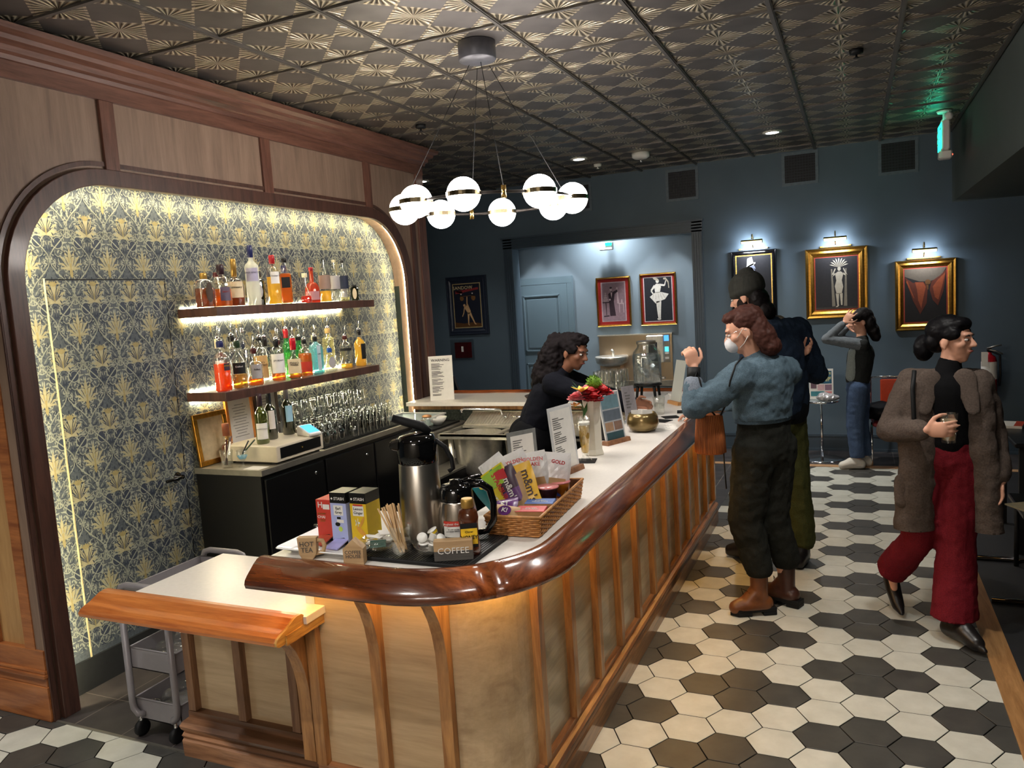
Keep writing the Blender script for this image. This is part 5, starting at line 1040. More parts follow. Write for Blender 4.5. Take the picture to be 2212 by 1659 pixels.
bag('purple and plum chocolate candy bag in the basket fan',-.035,-.09,.035,.085,.180,(-.40,-.46,.25),c_dp,c_purp,txt="m&m's",ts=.034,tm=M_white,extra=[(c_redw,[(-.8,.8),(.2,.75),(.2,.97),(-.8,.97)])])
bag('yellow peanut candy bag with dark lettering, frontmost of the fan',.005,-.085,.035,.10,.185,(-.42,-.34,.25),c_gy,None,txt="m&m's",tm=c_choc,ts=.046,txy=(.022,.0),extra=[(c_tanp,[(-.95,.1),(.1,.1),(.1,.85),(-.95,.75)]),(c_choc,[(-.95,.0),(.95,.0),(.95,.14),(-.95,.1)])])
bag('small violet mint candy pouch low at the basket front',-.055,-.20,.055,.09,.075,(-1.0,-.15,.2),c_purp,None,th=.028,txt='K!',ts=.03,trot=None,name='candy_pouch')
bag('small tan granola pouch with purple oval over the basket edge',-.045,-.245,.052,.095,.06,(-.9,.1,.05),c_tanp,None,th=.026,txt='K!',ts=.024,trot=None,name='candy_pouch',extra=[(c_purp,ell(0,.5,.5,.34))])
for lab_,x,y,zz,rt,tx in (('crinkled white popcorn bag furthest left at the basket back',-.10,.02,.07,(-.25,-.62,.35),None),('crinkled white pretzel bag with red print, left of the middle one',-.055,.05,.07,(-.2,-.40,.3),'GOLDEN'),('crinkled white pretzel bag with red print in the middle of the basket back',-.01,.06,.06,(-.22,-.16,.35),'GOLDEN\nFLAKE'),('crinkled white pretzel bag at the right of the basket back',.04,.09,.05,(-.2,.14,.5),'GOLD')):
    bag(lab_,x,y,zz,.105,.165,rt,c_pw,None,th=.045,txt=tx,tm=cc('red',(190,34,40)),ts=.019,crinkle=.0035,trot=.12,txy=(0,.045),extra=[(c_tanp,[(-.7,.06),(.7,.06),(.6,.4),(-.6,.42)]),(c_blue,[(-.6,.0),(.3,.0),(.3,.22),(-.5,.25)])] if tx else None)
def snackbox(label,x,y,z,rz,mt,txt): 
    t=thing('snack_box',label,'snack box',inb(x,y,z),BR+rz,group='snack boxes in the basket'); t.rotation_euler=(0,0,BR+rz)
    MB().box(-.05,.05,-.035,.035,0,.034).build('carton',plain('kraft_card',(176,130,84),.7),t); MB().box(-.0502,.0502,-.0352,.0352,.034,.036).build('carton_top',mt,t); MB().box(.0502,.0512,-.0352,.0352,.0,.034).build('carton_side',mt,t)
    text(txt,.013,M_white,t,(0,0,.0366),(0,0,PI*.0))
snackbox('red-topped snack carton at the right front of the basket',.038,-.185,.042,.12,cc('carton_red',(206,72,74),.5),'protein\nsnack bites'); snackbox('blue-topped snack carton behind the red-topped one',.042,-.095,.045,.12,cc('carton_blue',(84,116,180),.5),'protein\nsnack bites')
def cup(label,x,y,z,liqm):
    t=thing('fruit_cup',label,'snack cup',inb(x,y,z),group='foil-topped cups in the basket'); MB().lathe([(.028,0),(.036,.05),(.040,.055)],seg=24).build('cup_body',liqm,t); MB().lathe([(.041,.055),(.0415,.058),(.039,.0605),(0,.061)],seg=24).build('foil_lid',cc('pink_lid',(216,130,130),.15),t)
cup('pink-lidded dark snack cup beside the blue carton',.040,.005,.05,cc('dark_cup',(54,30,40))); cup('pink-lidded orange peach cup at the back right of the basket',.055,.105,.045,cc('peach_cup',(220,140,40)))
# ---------------- menus and signs ----------------
def upright(label,name,x,y,rz,w,h,lean,base,face,lines,title=None,border=None,bw_=.012,cat='menu',group=None,tm=M_ink,z=ZT,blocks=None,th=.003):
    t=thing(name,label,cat,(x,y,z),rz,group=group)      # faces local -Y
    if base: MB().prism([(-.024,0),(.024,0),(.018,.022),(-.018,.022)],-w*.55,w*.55,'yz').build('wooden_base',base,t)
    zb=.010 if base else 0
    p=MB(); p.box(-w/2,w/2,-th/2,th/2,0,h); p=p.build('panel',border or face,t,loc=(0,0,zb)); p.rotation_euler=(-lean,0,0)
    if border: MB().box(-w/2+bw_,w/2-bw_,-th/2-.0008,-th/2,bw_,h-bw_).build('printed_page',face,p)
    if blocks:
        for k,(mt,a,b,c,d) in enumerate(blocks): MB().box(a*w/2,b*w/2,-th/2-.002,-th/2-.0012,c*h,d*h).build('printed_block',mt,p)
    if title: text(title,min(w*.16,.035),tm,p,(0,-th/2-.002,h*.90))
    if lines:
        m=MB(); rn=random.Random(label)
        for i in range(lines):
            zz=h*(.82-.74*i/lines); l_=rn.uniform(.35,.85)*(w/2-bw_*1.6); 
            if i%7==6: continue
            m.box(-w/2+bw_*1.6,-w/2+bw_*1.6+l_*1.6,-th/2-.0018,-th/2-.001,zz,zz+h*.30/lines)
        m.build('lettering',tm,p)
    return t
M_basew=wood('sign_base_walnut',(150,104,72),(110,72,48),'Y',.5,.1)
M_gink=plain('grey_ink',(110,108,106),.6)
def yzbase(o): pass
upright('white drinks menu in a clear holder on a wooden base, nearest on the bar','menu_holder',-1.205,3.245,R(78),.20,.30,.10,M_basew,M_paper,24,None,clear('acrylic_border',(.85,.86,.88),.1,.2,.5),.016,tm=M_gink,group='menu holders on the bar')
upright('grey-edged drinks menu set at the inner edge behind the snacks','menu_holder',-1.318,3.02,R(62),.16,.235,.06,None,M_paper,18,None,plain('menu_grey_edge',(130,132,130),.4),.018,tm=M_gink,group='menu holders on the bar')
upright('photo-strip sign on a wooden base beside the vase','photo_sign',-1.185,3.96,R(66),.17,.27,.18,M_basew,plain('photo_sheet',(176,180,184),.4),0,None,M_paper,.008,blocks=[(plain('photo_teal',(110,140,150),.4),-.8,.8,.66,.92),(plain('photo_steel',(96,106,116),.4),-.8,.8,.42,.63),(plain('photo_tan',(160,130,104),.4),-.8,-.05,.22,.39),(plain('photo_tan2',(130,104,90),.4),.05,.8,.22,.39),(plain('photo_darkteal',(50,78,84),.4),-.8,.8,.04,.19)],cat='sign')
upright('frosted plastic sign holder on a wooden base near the water jar','sign_holder',-1.165,5.36,R(-52),.15,.30,.20,wood('sign_base_pale',(200,150,96),(160,112,66),'X',.5),clear('frosted_acrylic',(.86,.88,.84),.2,.1,.6),0,None,cat='sign')
upright('grey menu card standing behind the bronze bowl','menu_card',-1.235,4.50,R(58),.10,.24,.18,None,plain('grey_card',(150,146,150),.4),10,None,tm=M_gink)
tt=upright('white warning notice full of black print leaning by the arch on the ledge','warning_notice',-3.17,5.63,R(24),.20,.37,.14,None,M_paper,30,'WARNING',None,.014,cat='sign',z=1.0305,th=.004)
# coasters, glasses
def coaster(label,x,y,rz,s=.05,z=ZT): tag(MB().rbox(-s,s,-s,s,0,.003,.001).build('coaster',M_blackm,loc=(x,y,z),rz=rz),label,'coaster','square black coasters on the bar')
coaster('black square coaster behind the nearest menu\'s left edge',-1.265,3.27,.1); coaster('black square coaster under the tall beer glass',-1.205,3.50,.2); coaster('black coaster by the bartender\'s hand',-1.075,4.80,.5); coaster('second black coaster by the bartender\'s hand, partly under a pen',-1.10,4.66,-.3); coaster('black coaster nearest the elbow of the masked woman',-1.02,5.02,.2,.06)
t=thing('beer_glass','tall tapered glass of pale beer on a black coaster','glass',(-1.205,3.50,ZT+.003))
MB().lathe([(.030,0),(.032,.004),(.014,.02),(.018,.035),(.027,.12),(.031,.215),(.029,.215),(.025,.12),(.015,.04),(0,.035)],seg=24,cap=False).build('glass_body',G_clear,t); MB().lathe([(.012,.038),(.0165,.045),(.0245,.12),(.027,.175)],seg=22).build('beer',liq('pale_beer',(.85,.66,.2),.25),t); MB().lathe([(.0272,.175),(.028,.19)],seg=22).build('foam',M_paper,t)
t=thing('squeeze_bottle','white squeeze bottle with pointed nozzle behind the nearest menu, left one','squeeze bottle',(-1.415,3.47,.831))
MB().lathe([(.026,0),(.028,.006),(.028,.135),(.022,.150),(.020,.155)],seg=20).build('bottle_body',clear('milky_squeeze',(.9,.92,.86),.2,.1,.75),t); MB().lathe([(.021,.152),(.021,.165),(.008,.175),(.003,.215)],seg=16).build('nozzle_cap',M_white,t)
sq2=dup(t,loc=(-1.40,3.545,.831),label='white squeeze bottle with pointed nozzle behind the nearest menu, right one'); t['group']=sq2['group']='squeeze bottles on the speed shelf'
amb=plain('amber_tap_handle',(120,98,70),.35,.2,.5,.1)
for i,(x,y,h) in enumerate(((-1.46,2.98,.30),(-1.47,3.10,.32),(-1.44,3.20,.30),(-1.43,3.32,.33),(-1.45,3.385,.30))):
    bottle(['speed-shelf bottle with brown top, nearest the snack bags','speed-shelf bottle with brown top, second from the snack bags','brown-topped speed-shelf bottle hidden mostly by the grey-edged menu','tall speed-shelf bottle with brown top left of the squeeze bottles','brown-topped bottle just behind the tall speed-shelf bottle'][i],x,y,.831,.036,h-.06,G_dkgreen,L_dk,.6,nr=.014,cap=amb,ch=.075,cr=.017,name='well_bottle',group='bottles on the speed shelf')
# vase with flowers
t=thing('flower_vase','tapered white ceramic vase of mixed flowers on the bar','vase',(-1.215,3.66,ZT))
MB().lathe([(.050,0),(.053,.006),(.045,.03),(.043,.24),(.049,.275),(.046,.275),(.040,.24),(0,.2)],seg=6,cap=False,smooth=False).build('vase_body',plain('ivory_ceramic',(214,208,192),.35,0,.5,.02),t,bev=.002)
F_p=plain('petal_pink',(226,96,104),.6,sheen=.3); F_y=plain('petal_yellow',(236,200,70),.6); F_g=plain('bloom_green',(110,150,44),.7,0,.3,.2,120); F_r=plain('petal_red',(190,44,48),.6); F_o=plain('petal_peach',(232,150,70),.6); F_lf=plain('leaf_green',(52,92,46),.5)
def bloom(label,dx,dy,dz,r,mt,kind,mt2=None):
    t=thing('cut_flower',label,'flower',(-1.215+dx,3.66+dy,ZT+.275+dz),group='flowers in the ivory vase'); rn=random.Random(label); m=MB()
    if kind=='ball':
        m.sph((0,0,0),r*.8,12,8)
        for i in range(150): 
            a=rn.uniform(0,2*PI); c=rn.uniform(-.3,1); s=math.sqrt(1-c*c); d=Vector((s*math.cos(a),s*math.sin(a),c)); q=d.orthogonal().normalized()*r*.08; m.add([d*r*.7+q,d*r*.7-q,d*r*1.06],[(0,1,2)])
    elif kind=='carn':
        m.sph((0,0,r*.25),r*.55,12,8)
        for L_ in range(6):
            n=11+L_*3; rr=r*(.3+.17*L_)
            for i in range(n):
                a=2*PI*i/n+L_*.4; el=1.25-L_*.28+rn.uniform(-.12,.12); d=Vector((math.cos(a)*math.cos(el),math.sin(a)*math.cos(el),math.sin(el))); s=Vector((-math.sin(a),math.cos(a),0))*rr*.42; up=Vector((0,0,r*.1))
                m.add([d*rr*.3,d*rr*.95-s,d*rr*1.1+up,d*rr*.95+s],[(0,1,2,3)])
    else:
        for i in range(6):
            a=2*PI*i/6; d=Vector((math.cos(a),math.sin(a),.55)); s=Vector((-math.sin(a),math.cos(a),0))*r*.28
            m.add([(0,0,0),d*r*.55-s,d*r*1.1+Vector((0,0,-.1*r)),d*r*.55+s],[(0,1,2,3)])
    m.build('petals',mt,t)
    MB().tube([(0,0,-.004),(-dx*.35,-dy*.35,-dz*.6-.02),(-dx*.8,-dy*.8,-dz-.11)],.0028,6).build('stem',F_lf,t)
    if mt2: MB().sph((0,0,r*.2),r*.22,8,6).build('flower_centre',mt2,t)
bloom('round green mum at the top of the bouquet',.012,.02,.085,.042,F_g,'ball'); bloom('yellow lily at the left front of the bouquet',-.03,-.055,.05,.05,F_y,'lily',F_o); bloom('pink carnation on the left of the bouquet',-.055,-.07,.022,.038,F_p,'carn'); bloom('peach lily low on the left of the bouquet',-.058,-.075,-.02,.036,F_o,'lily',F_y); bloom('red carnation in the middle of the bouquet',.005,-.02,.035,.046,F_r,'carn'); bloom('red carnation on the right of the bouquet',.058,.03,.035,.042,F_r,'carn'); bloom('second pink carnation beneath the green mum',-.02,.0,.045,.042,F_p,'carn'); bloom('crimson carnation low at the right front of the bouquet',.03,-.045,.015,.04,F_r,'carn'); bloom('coral carnation at the back of the bouquet',.03,.05,.05,.04,plain('petal_coral',(206,74,66),.6),'carn')
m=MB()
for (x,y,z,a,b,l) in ((-.04,.01,.03,2.6,.4,.1),(.0,-.06,-.0,-1.8,-1.0,.09),(.02,.06,.02,1.2,.1,.09),(-.05,-.03,.06,3.4,.9,.06)):
    d=Vector((math.cos(a)*math.cos(b),math.sin(a)*math.cos(b),math.sin(b))); s=Vector((-math.sin(a),math.cos(a),0))*.012; p=Vector((x,y,z+.275)); m.add([p,p+d*l*.5-s,p+d*l,p+d*l*.5+s],[(0,1,2,3)])
m.build('foliage',F_lf,t if False else bpy.data.objects['flower_vase'])
# caddy, bronze bowl, papers
t=thing('straw_caddy','black caddy of straws and napkins behind the photo sign','caddy',(-1.285,4.12,ZT))
m=MB(); m.box(-.05,.05,-.10,.10,0,.004); m.box(-.05,-.046,-.10,.10,0,.12); m.box(.046,.05,-.10,.10,0,.12); m.box(-.05,.05,-.10,-.096,0,.12); m.box(-.05,.05,.096,.10,0,.12); m.box(-.05,.05,-.002,.002,0,.12); m.build('caddy_box',M_black,t)
MB().box(-.035,.035,.02,.08,.005,.145).build('napkins',M_paper,t)
for i in range(8): 
    o=MB().tube([(0,0,0),(rnd.uniform(-.03,.03),rnd.uniform(-.03,.03),.19)],.003,6).build('drinking_straw',M_black if i%2 else clear('clear_straw',(.9,.9,.9),.1,.2)); o.location=(-1.285+rnd.uniform(-.02,.02),4.06+rnd.uniform(-.02,.02),ZT+.006); tag(o,'black straw in the bar caddy' if i%2 else 'clear straw in the bar caddy','straw','straws in the caddy')
t=thing('bronze_bowl','round bronze-glass bowl of paper slips on the bar','bowl',(-1.13,4.32,ZT))
MB().lathe([(.045,0),(.075,.012),(.092,.045),(.086,.085),(.074,.108),(.070,.108),(.082,.084),(.088,.046),(.07,.016),(0,.01)],seg=32,cap=False).build('bowl_body',plain('bronze_glass',(124,104,64),.22,.55,.6,.12,14),t)
for i,(a,b,c) in enumerate(((-.03,-.02,.3),(.0,.01,-.2),(.03,-.01,.5))): tag(MB().box(-.03,.03,-.0006,.0006,0,.06).build('paper_slip',M_paper,loc=(-1.13+a,4.32+b,ZT+.065),rz=c),'white paper slip sticking out of the bronze bowl','paper','slips in the bronze bowl')
o=MB().box(-.07,.07,-.10,.10,0,.0012).build('paper_menu',M_paper,loc=(-1.04,4.46,ZT),rz=.12); tag(o,'flat printed paper menu between the bronze bowl and the rail','menu')
m=MB()
for i in range(9): m.box(-.05,-.05+.1*(.5+.5*((i*7)%5)/5),.07-i*.018,.075-i*.018,.0013,.0018)
m.build('lettering',M_gink,o)
tag(MB().box(-.09,.09,-.05,.05,0,.001).build('paper_sheet',M_paper,loc=(-1.01,5.22,ZT),rz=.3),'white paper sheet by the masked woman\'s elbow','paper')
t=thing('water_glass','clear tumbler of water the bartender is setting down','glass',(-1.175,4.92,ZT)); tumbler(t,.032,.040,.115,G_clear); MB().lathe([(.028,.012),(.034,.07)],seg=16).build('water',L_clr,t)
# far ledge: jar, trays, glasses
t=thing('water_jar','large lidded glass jar of iced water on a black stand','water dispenser',(-1.455,5.76,ZT))
m=MB()
for a in (45,135,225,315): m.tube([(.085*math.cos(R(a)),.085*math.sin(R(a)),.105),(.10*math.cos(R(a)),.10*math.sin(R(a)),0)],[.013,.010],4)
m.lathe([(.07,.088),(.105,.088),(.105,.100),(.07,.100)],seg=28); m.build('stand',M_blackm,t)
MB().lathe([(0,.101),(.095,.103),(.106,.12),(.108,.31),(.10,.345),(.072,.375),(.068,.385),(.068,.405),(.064,.405),(.064,.385),(.095,.34),(.104,.31),(.102,.125),(0,.109)],seg=32,cap=False).build('jar_body',G_clear,t)
MB().lathe([(.100,.112),(.102,.13),(.103,.30),(.098,.325)],seg=30).build('water',clear('iced_water',(.84,.90,.93),.06,.22,.12),t)
MB().lathe([(.070,.400),(.073,.403),(.073,.420),(.068,.425)],seg=28).build('lid',M_steeld,t)
for i in range(14):
    c=MB().rbox(-.018,.018,-.018,.018,-.018,.018,.004).build('ice_cube',clear('ice',(.93,.96,.98),.08,.35,.2),t,loc=(rnd.uniform(-.06,.06),rnd.uniform(-.06,.06),rnd.uniform(.13,.31))); c.rotation_euler=(rnd.uniform(0,3),rnd.uniform(0,3),rnd.uniform(0,3))
m=MB(); m.T=Matrix.Translation((.108,-.0,.14))@Matrix.Rotation(PI/2,4,'Y'); m.lathe([(.012,-.004),(.012,.02),(.007,.03)],seg=14); m.build('tap',M_steeld,t)
t=thing('round_tray','round dark serving tray on the far ledge','tray',(-2.30,5.78,ZT)); MB().lathe([(0,.002),(.155,.002),(.17,.018),(.173,.018),(.16,0),(0,0)],seg=40,cap=False).build('tray_body',plain('dark_cork_tray',(74,62,56),.6,0,.3,.1,40),t)
kk=0
for lv in range(2):
    for i in range(3):
        for j in range(3):
            put(0,-1.83+i*.085,5.68+j*.088,ZT+.0005+lv*.1055,['upturned tumbler in the lower layer beside the water jar','upturned tumbler in the upper layer beside the water jar'][lv],'stacked tumblers beside the water jar')
for i in range(4): 
    m=MB().rbox(-.08,.08,-.06,.06,0,.006,.001).build('napkin_stack',M_paper,loc=(-1.20,5.72,ZT+i*.0062),rz=.2+.1*i); tag(m,'white napkin stack between water jar and frosted sign','napkin','napkins by the water jar')
for o in protos:
    if o.location.z<-1: bpy.data.objects.remove(o)
# ---------------- utility cart ----------------
t=thing('utility_cart','light grey three-tier rolling cart of glassware under the low counter','cart',(-2.835,2.52,0))
M_cart=plain('grey_cart_paint',(146,142,146),.4,.2,.5,.02)
cx0,cx1,cy0,cy1=-.135,.135,-.225,.225
for zz in (.075,.31,.575):
    m=MB(); m.box(cx0,cx1,cy0,cy1,zz,zz+.004)
    for a in ((cx0,cx1,cy0,cy0+.003),(cx0,cx1,cy1-.003,cy1),(cx0,cx0+.003,cy0,cy1),(cx1-.003,cx1,cy0,cy1)): m.box(*a,zz,zz+.095)
    m.tube([(cx0,cy0,zz+.095),(cx1,cy0,zz+.095),(cx1,cy1,zz+.095),(cx0,cy1,zz+.095),(cx0,cy0,zz+.095)],.004,6); m.build('tray',M_cart,t)
for y in (cy0-.016,cy1+.016):
    s=-1 if y<0 else 1
    for x,e in ((cx0,1),(cx1,-1)):
        m=MB(); m.tube([(x,y,.63),(x,y,.16),(x+e*.004,y,.13),(x+e*.03,y,.105),(x+e*.05,y-s*.02,.10)],.0145,12); m.build('leg',M_cart,t)
    m=MB(); m.tube([(cx0,y,.62),(cx0,y,.66),(cx0+.015,y,.69),(cx0+.05,y,.70),(cx1-.05,y,.70),(cx1-.015,y,.69),(cx1,y,.66),(cx1,y,.62)],.0145,12); m.build('handle',M_cart,t)
    for x in (cx0+.03,cx1-.03):
        m=MB(); m.T=Matrix.Translation((x,y-s*.01,.036))@Matrix.Rotation(PI/2,4,'Y'); m.lathe([(.014,-.012),(.034,-.012),(.036,0),(.034,.012),(.014,.012)],seg=20); w_=m.build('caster_wheel',M_blackm,t); MB().tube([(x,y-s*.01,.04),(x,y-s*.01,.105)],.009,8).build('caster_stem',M_chrome,w_)
ga=MB().sph((0,0,.03),.036,16,10,(1,1,.9)).build('stemless_glass',G_clear); gk=0
for zz in (.079,.314,.579):
    for i in range(3):
        for j in range(5):
            o=ga if gk==0 else ga.copy()
            if gk: COL.objects.link(o)
            gk+=1; o.location=(-2.835+cx0+.05+i*.085,2.52+cy0+.05+j*.088,zz+.004); tag(o,'small round empty glass on the '+{.079:'bottom',.314:'middle',.579:'top'}[zz]+' tray of the cart','glass','round glasses on the cart')
# ---------------- people ----------------
def cap_mesh(mb,p0,p1,r0,r1,seg=14,flat=None):
    p0=Vector(p0);p1=Vector(p1); d=p1-p0; L=d.length or 1e-4; d.normalize()
    if flat: ax=Vector(flat[0]).normalized(); ax=(ax-d*ax.dot(d)).normalized(); k=flat[1]
    else: ax=d.orthogonal().normalized(); k=1
    bx=d.cross(ax); vs=[];fs=[]; rows=[]
    for i in range(5): a=PI/2*(1-i/4); rows.append((-r0*math.sin(a),r0*math.cos(a)))
    for i in range(5): a=PI/2*i/4; rows.append((L+r1*math.sin(a),r1*math.cos(a)))
    for t,r in rows:
        r=max(r,1e-4)
        for j in range(seg): q=2*PI*j/seg; vs.append(p0+d*t+ax*r*k*math.cos(q)+bx*r*math.sin(q))
    n=len(rows)
    for i in range(n-1):
        for j in range(seg): jj=(j+1)%seg; fs.append((i*seg+j,i*seg+jj,(i+1)*seg+jj,(i+1)*seg+j))
    fs.append(tuple(range(seg-1,-1,-1))); fs.append(tuple((n-1)*seg+j for j in range(seg))); mb.add(vs,fs,True)
def chain(mb,pts,rs,flat=None,seg=14):
    for i in range(len(pts)-1): cap_mesh(mb,pts[i],pts[i+1],rs[i],rs[i+1],seg,flat)
def elli(mb,c,r,rot=(0,0,0)):
    M_=Matrix.Translation(Vector(c))@Euler(rot).to_matrix().to_4x4()@Matrix.Diagonal((*r,1)); o=mb.T; mb.T=M_ if o is None else o@M_; mb.sph((0,0,0),1,18,12); mb.T=o
def blob(name,mb,mat,root,voxel=.008,sm=3,noise=None,cut=None):
    o=mb.build(name,mat); 
    mods=[('REMESH',dict(mode='VOXEL',voxel_size=voxel,use_smooth_shade=True)),('SMOOTH',dict(factor=.6,iterations=sm))]
    if noise:
        tx=bpy.data.textures.new(name,'CLOUDS'); tx.noise_scale=noise[1]; tx.noise_depth=2; mods.append(('DISPLACE',dict(texture=tx,strength=noise[0],mid_level=.5,texture_coords='LOCAL')))
    bake(o,mods)
    for c,nn in (cut or []):
        b=bmesh.new(); b.from_mesh(o.data); g=bmesh.ops.bisect_plane(b,geom=b.verts[:]+b.edges[:]+b.faces[:],plane_co=c,plane_no=nn,clear_outer=True); e=[x for x in g['geom_cut'] if isinstance(x,bmesh.types.BMEdge)]
        bmesh.ops.contextual_create(b,geom=e) if False else bmesh.ops.edgeloop_fill(b,edges=e); b.to_mesh(o.data); b.free()
    for p in o.data.polygons: p.use_smooth=len(p.vertices)<5
    o.parent=root; par=root; off=Vector((0,0,0))
    while par is not None: off+=Vector(par.location); par=par.parent
    o.location=-off; return o
def frame_of(fwd):
    f=Vector(fwd).normalized(); l=Vector((0,0,1)).cross(f).normalized(); u=f.cross(l); return f,l,u
def head(mb,c,fwd,s=1.0):
    f,l,u=frame_of(fwd); T=Matrix(((f.x,l.x,u.x,c[0]),(f.y,l.y,u.y,c[1]),(f.z,l.z,u.z,c[2]),(0,0,0,1)))@Matrix.Scale(s,4); o=mb.T; mb.T=T
    elli(mb,(-.012,0,.030),(.094,.073,.088)); elli(mb,(.030,0,-.022),(.060,.058,.082)); elli(mb,(.040,0,-.075),(.042,.040,.032)); elli(mb,(.052,0,-.098),(.024,.022,.016))
    elli(mb,(.075,0,.028),(.018,.048,.014)); cap_mesh(mb,(.086,0,.012),(.108,0,-.024),.008,.012); elli(mb,(.094,.011,-.028),(.012,.008,.008)); elli(mb,(.094,-.011,-.028),(.012,.008,.008))
    elli(mb,(.084,0,-.052),(.012,.024,.006)); elli(mb,(.082,0,-.062),(.012,.021,.006)); elli(mb,(.05,.042,-.02),(.03,.02,.022)); elli(mb,(.05,-.042,-.02),(.03,.02,.022))
    for s_ in (1,-1): elli(mb,(-.008,s_*.073,-.012),(.020,.009,.031),(0,.25,0)); elli(mb,(-.004,s_*.074,-.036),(.010,.007,.010))
    mb.T=o; return T
def face_bits(root,T,brow,closed=False,lipc=(150,84,78)):
    loc=lambda p: T@Vector(p)
    def pl(name,mb,mat): o=mb.build(name,mat,root); o.location=-Vector(root.location); return o
    for s_ in (1,-1):
        m=MB(); m.T=T; elli(m,(.0795,s_*.030,.004),(.010,.014,.0075)); pl('eye',m,plain('eye_white',(206,200,194),.2))
        m=MB(); m.T=T; elli(m,(.0878,s_*.030,.003),(.0035,.0062,.0062)); pl('iris',m,plain('iris_brown',(46,30,22),.15))
        m=MB(); m.T=T; m.tube([(.087,s_*.014,.022),(.090,s_*.028,.027),(.080,s_*.046,.022)],[.003,.0036,.002],6); pl('eyebrow',m,brow)
    m=MB(); m.T=T; m.tube([(.089,-.020,-.0565),(.0965,-.006,-.0545),(.0965,.006,-.0545),(.089,.020,-.0565)],[.002,.0046,.0046,.002],6,flat=.8); pl('lips',m,plain('lip_%d'%lipc[0],lipc,.4))
def hand(mb,w,d,n,curl=.6,spread=.12,s=1.0,thumb=1,curls=None):
    # w wrist, d finger direction, n palm normal (pointing out of the palm)
    w=Vector(w); d=Vector(d).normalized(); n=Vector(n); n=(n-d*n.dot(d)).normalized(); a=d.cross(n)*thumb
    pal=w+d*.045*s; T=Matrix(((d.x,a.x,n.x,pal.x),(d.y,a.y,n.y,pal.y),(d.z,a.z,n.z,pal.z),(0,0,0,1))); o=mb.T; mb.T=T
    elli(mb,(0,0,0),(.050*s,.040*s,.0135*s)); elli(mb,(.022*s,0,-.002),(.030*s,.041*s,.012*s)); mb.T=o
    for i,(y,L) in enumerate(((.030,.070),(.010,.078),(-.011,.072),(-.030,.057))):
        b=w+d*(.082-.004*abs(i-1))*s+a*y*s; dirv=(d+a*(y*spread*22)).normalized(); c=curls[i] if curls else curl; pts=[b-dirv*.02*s,b]; ang=0
        for k,f_ in enumerate((.45,.32,.23)):
            ang+=c*(.75 if k==0 else 1.0); dv=dirv*math.cos(ang)+n*math.sin(ang); pts.append(pts[-1]+dv*L*f_*s)
        chain(mb,pts,[.0085*s,.0086*s,.0080*s,.0073*s,.0062*s],seg=10)
    b=w+d*.022*s+a*.030*s; t1=b+(d*.55+a*.75+n*.25).normalized()*.036*s; t2=t1+(d*.8+a*.35+n*.45).normalized()*.030*s; t3=t2+(d*.85+a*.05+n*.5).normalized()*.024*s
    chain(mb,[w+d*.015*s+a*.012*s,b,t1,t2,t3],[.014*s,.013*s,.011*s,.0092*s,.0075*s],seg=10)
def boot(mb,ankle,toe,top,r=.052,h=.05):
    a=Vector(ankle); t=Vector(toe); d=(t-a); d.z=0; d.normalize()
    cap_mesh(mb,(a.x,a.y,max(a.z-.06,.05)),top,r*.95,r); heel=Vector((a.x,a.y,max(.045,a.z-.08)))-d*.03
    chain(mb,[heel,Vector((t.x,t.y,t.z+.020))-d*.08,t],[.047,.052,.040],None); chain(mb,[a,Vector((t.x,t.y,t.z+.03))-d*.07],[r*.95,.045])
sk_l=plain('skin_light',(214,160,134),.5,0,.4,.03,12); sk_m=plain('skin_medium',(186,128,96),.5,0,.4,.03,12); sk_d=plain('skin_brown',(142,96,74),.5,0,.4,.03,12)
def person(label,x,y): return thing('person',label,'person',(x,y,0))
def PM(mb,name,mat,root,bev=0):
    o=mb.build(name,mat,root,bev=bev); o.location=-Vector(root.location); return o
def cloth(name,rgb,r=.9,b=.25,sc=160): return plain(name,rgb,r,0,.12,.12,sc,b,0,0)
# --- woman with mask and denim jacket, leaning on the bar
t=person('person in white mask, cropped denim jacket and tan boots leaning on the bar',-.47,4.38)
F=Vector((-.80,.60,0)); Lf=Vector((-.60,-.80,0))
pel=Vector((-.47,4.38,.98)); chs=Vector((-.46,4.36,1.28)); nb=Vector((-.49,4.35,1.43)); hc=Vector((-.555,4.32,1.585)); hf=(-.93,-.12,-.34)
sL=Vector((-.565,4.215,1.355)); sR=Vector((-.36,4.47,1.345)); eL=Vector((-.80,4.12,1.20)); wL=Vector((-.80,4.17,1.405)); eR=Vector((-.62,4.62,1.15)); wR=Vector((-.86,4.66,1.09))
legs=[(Vector((-.52,4.31,.93)),Vector((-.575,4.33,.53)),Vector((-.515,4.33,.14)),Vector((-.635,4.275,.045))),(Vector((-.42,4.45,.93)),Vector((-.455,4.46,.53)),Vector((-.385,4.50,.145)),Vector((-.50,4.545,.055)))]
def body(t,skin,pel,chs,nb,hc,hf,sL,sR,arms,legs,hands,hs=1.0,scale=1.0,voxel=.006,leg_r=.075):
    mb=MB(); side=(sL-sR).normalized()
    cap_mesh(mb,pel,chs,.105*scale,.10*scale,16,(side,1.35)); cap_mesh(mb,chs,(chs+nb)/2,.095*scale,.07*scale,16,(side,1.3)); cap_mesh(mb,sL,sR,.05*scale,.05*scale)
    cap_mesh(mb,nb-(hc-nb)*.15,hc-Vector((0,0,.05)),.052*hs,.048*hs)
    for s_,e,w in arms: chain(mb,[s_,e,w],[.048*scale,.038*scale,.025*scale])
    for h,k,a,to in legs: chain(mb,[h,k,a],[leg_r*scale,.055*scale,.036*scale]); chain(mb,[a,a.lerp(to,.62)],[.034*scale,.020*scale])
    T=head(mb,hc,hf,hs)
    for h in hands: hand(mb,*h[0],**h[1])
    return blob('body',mb,skin,t,voxel,2),T
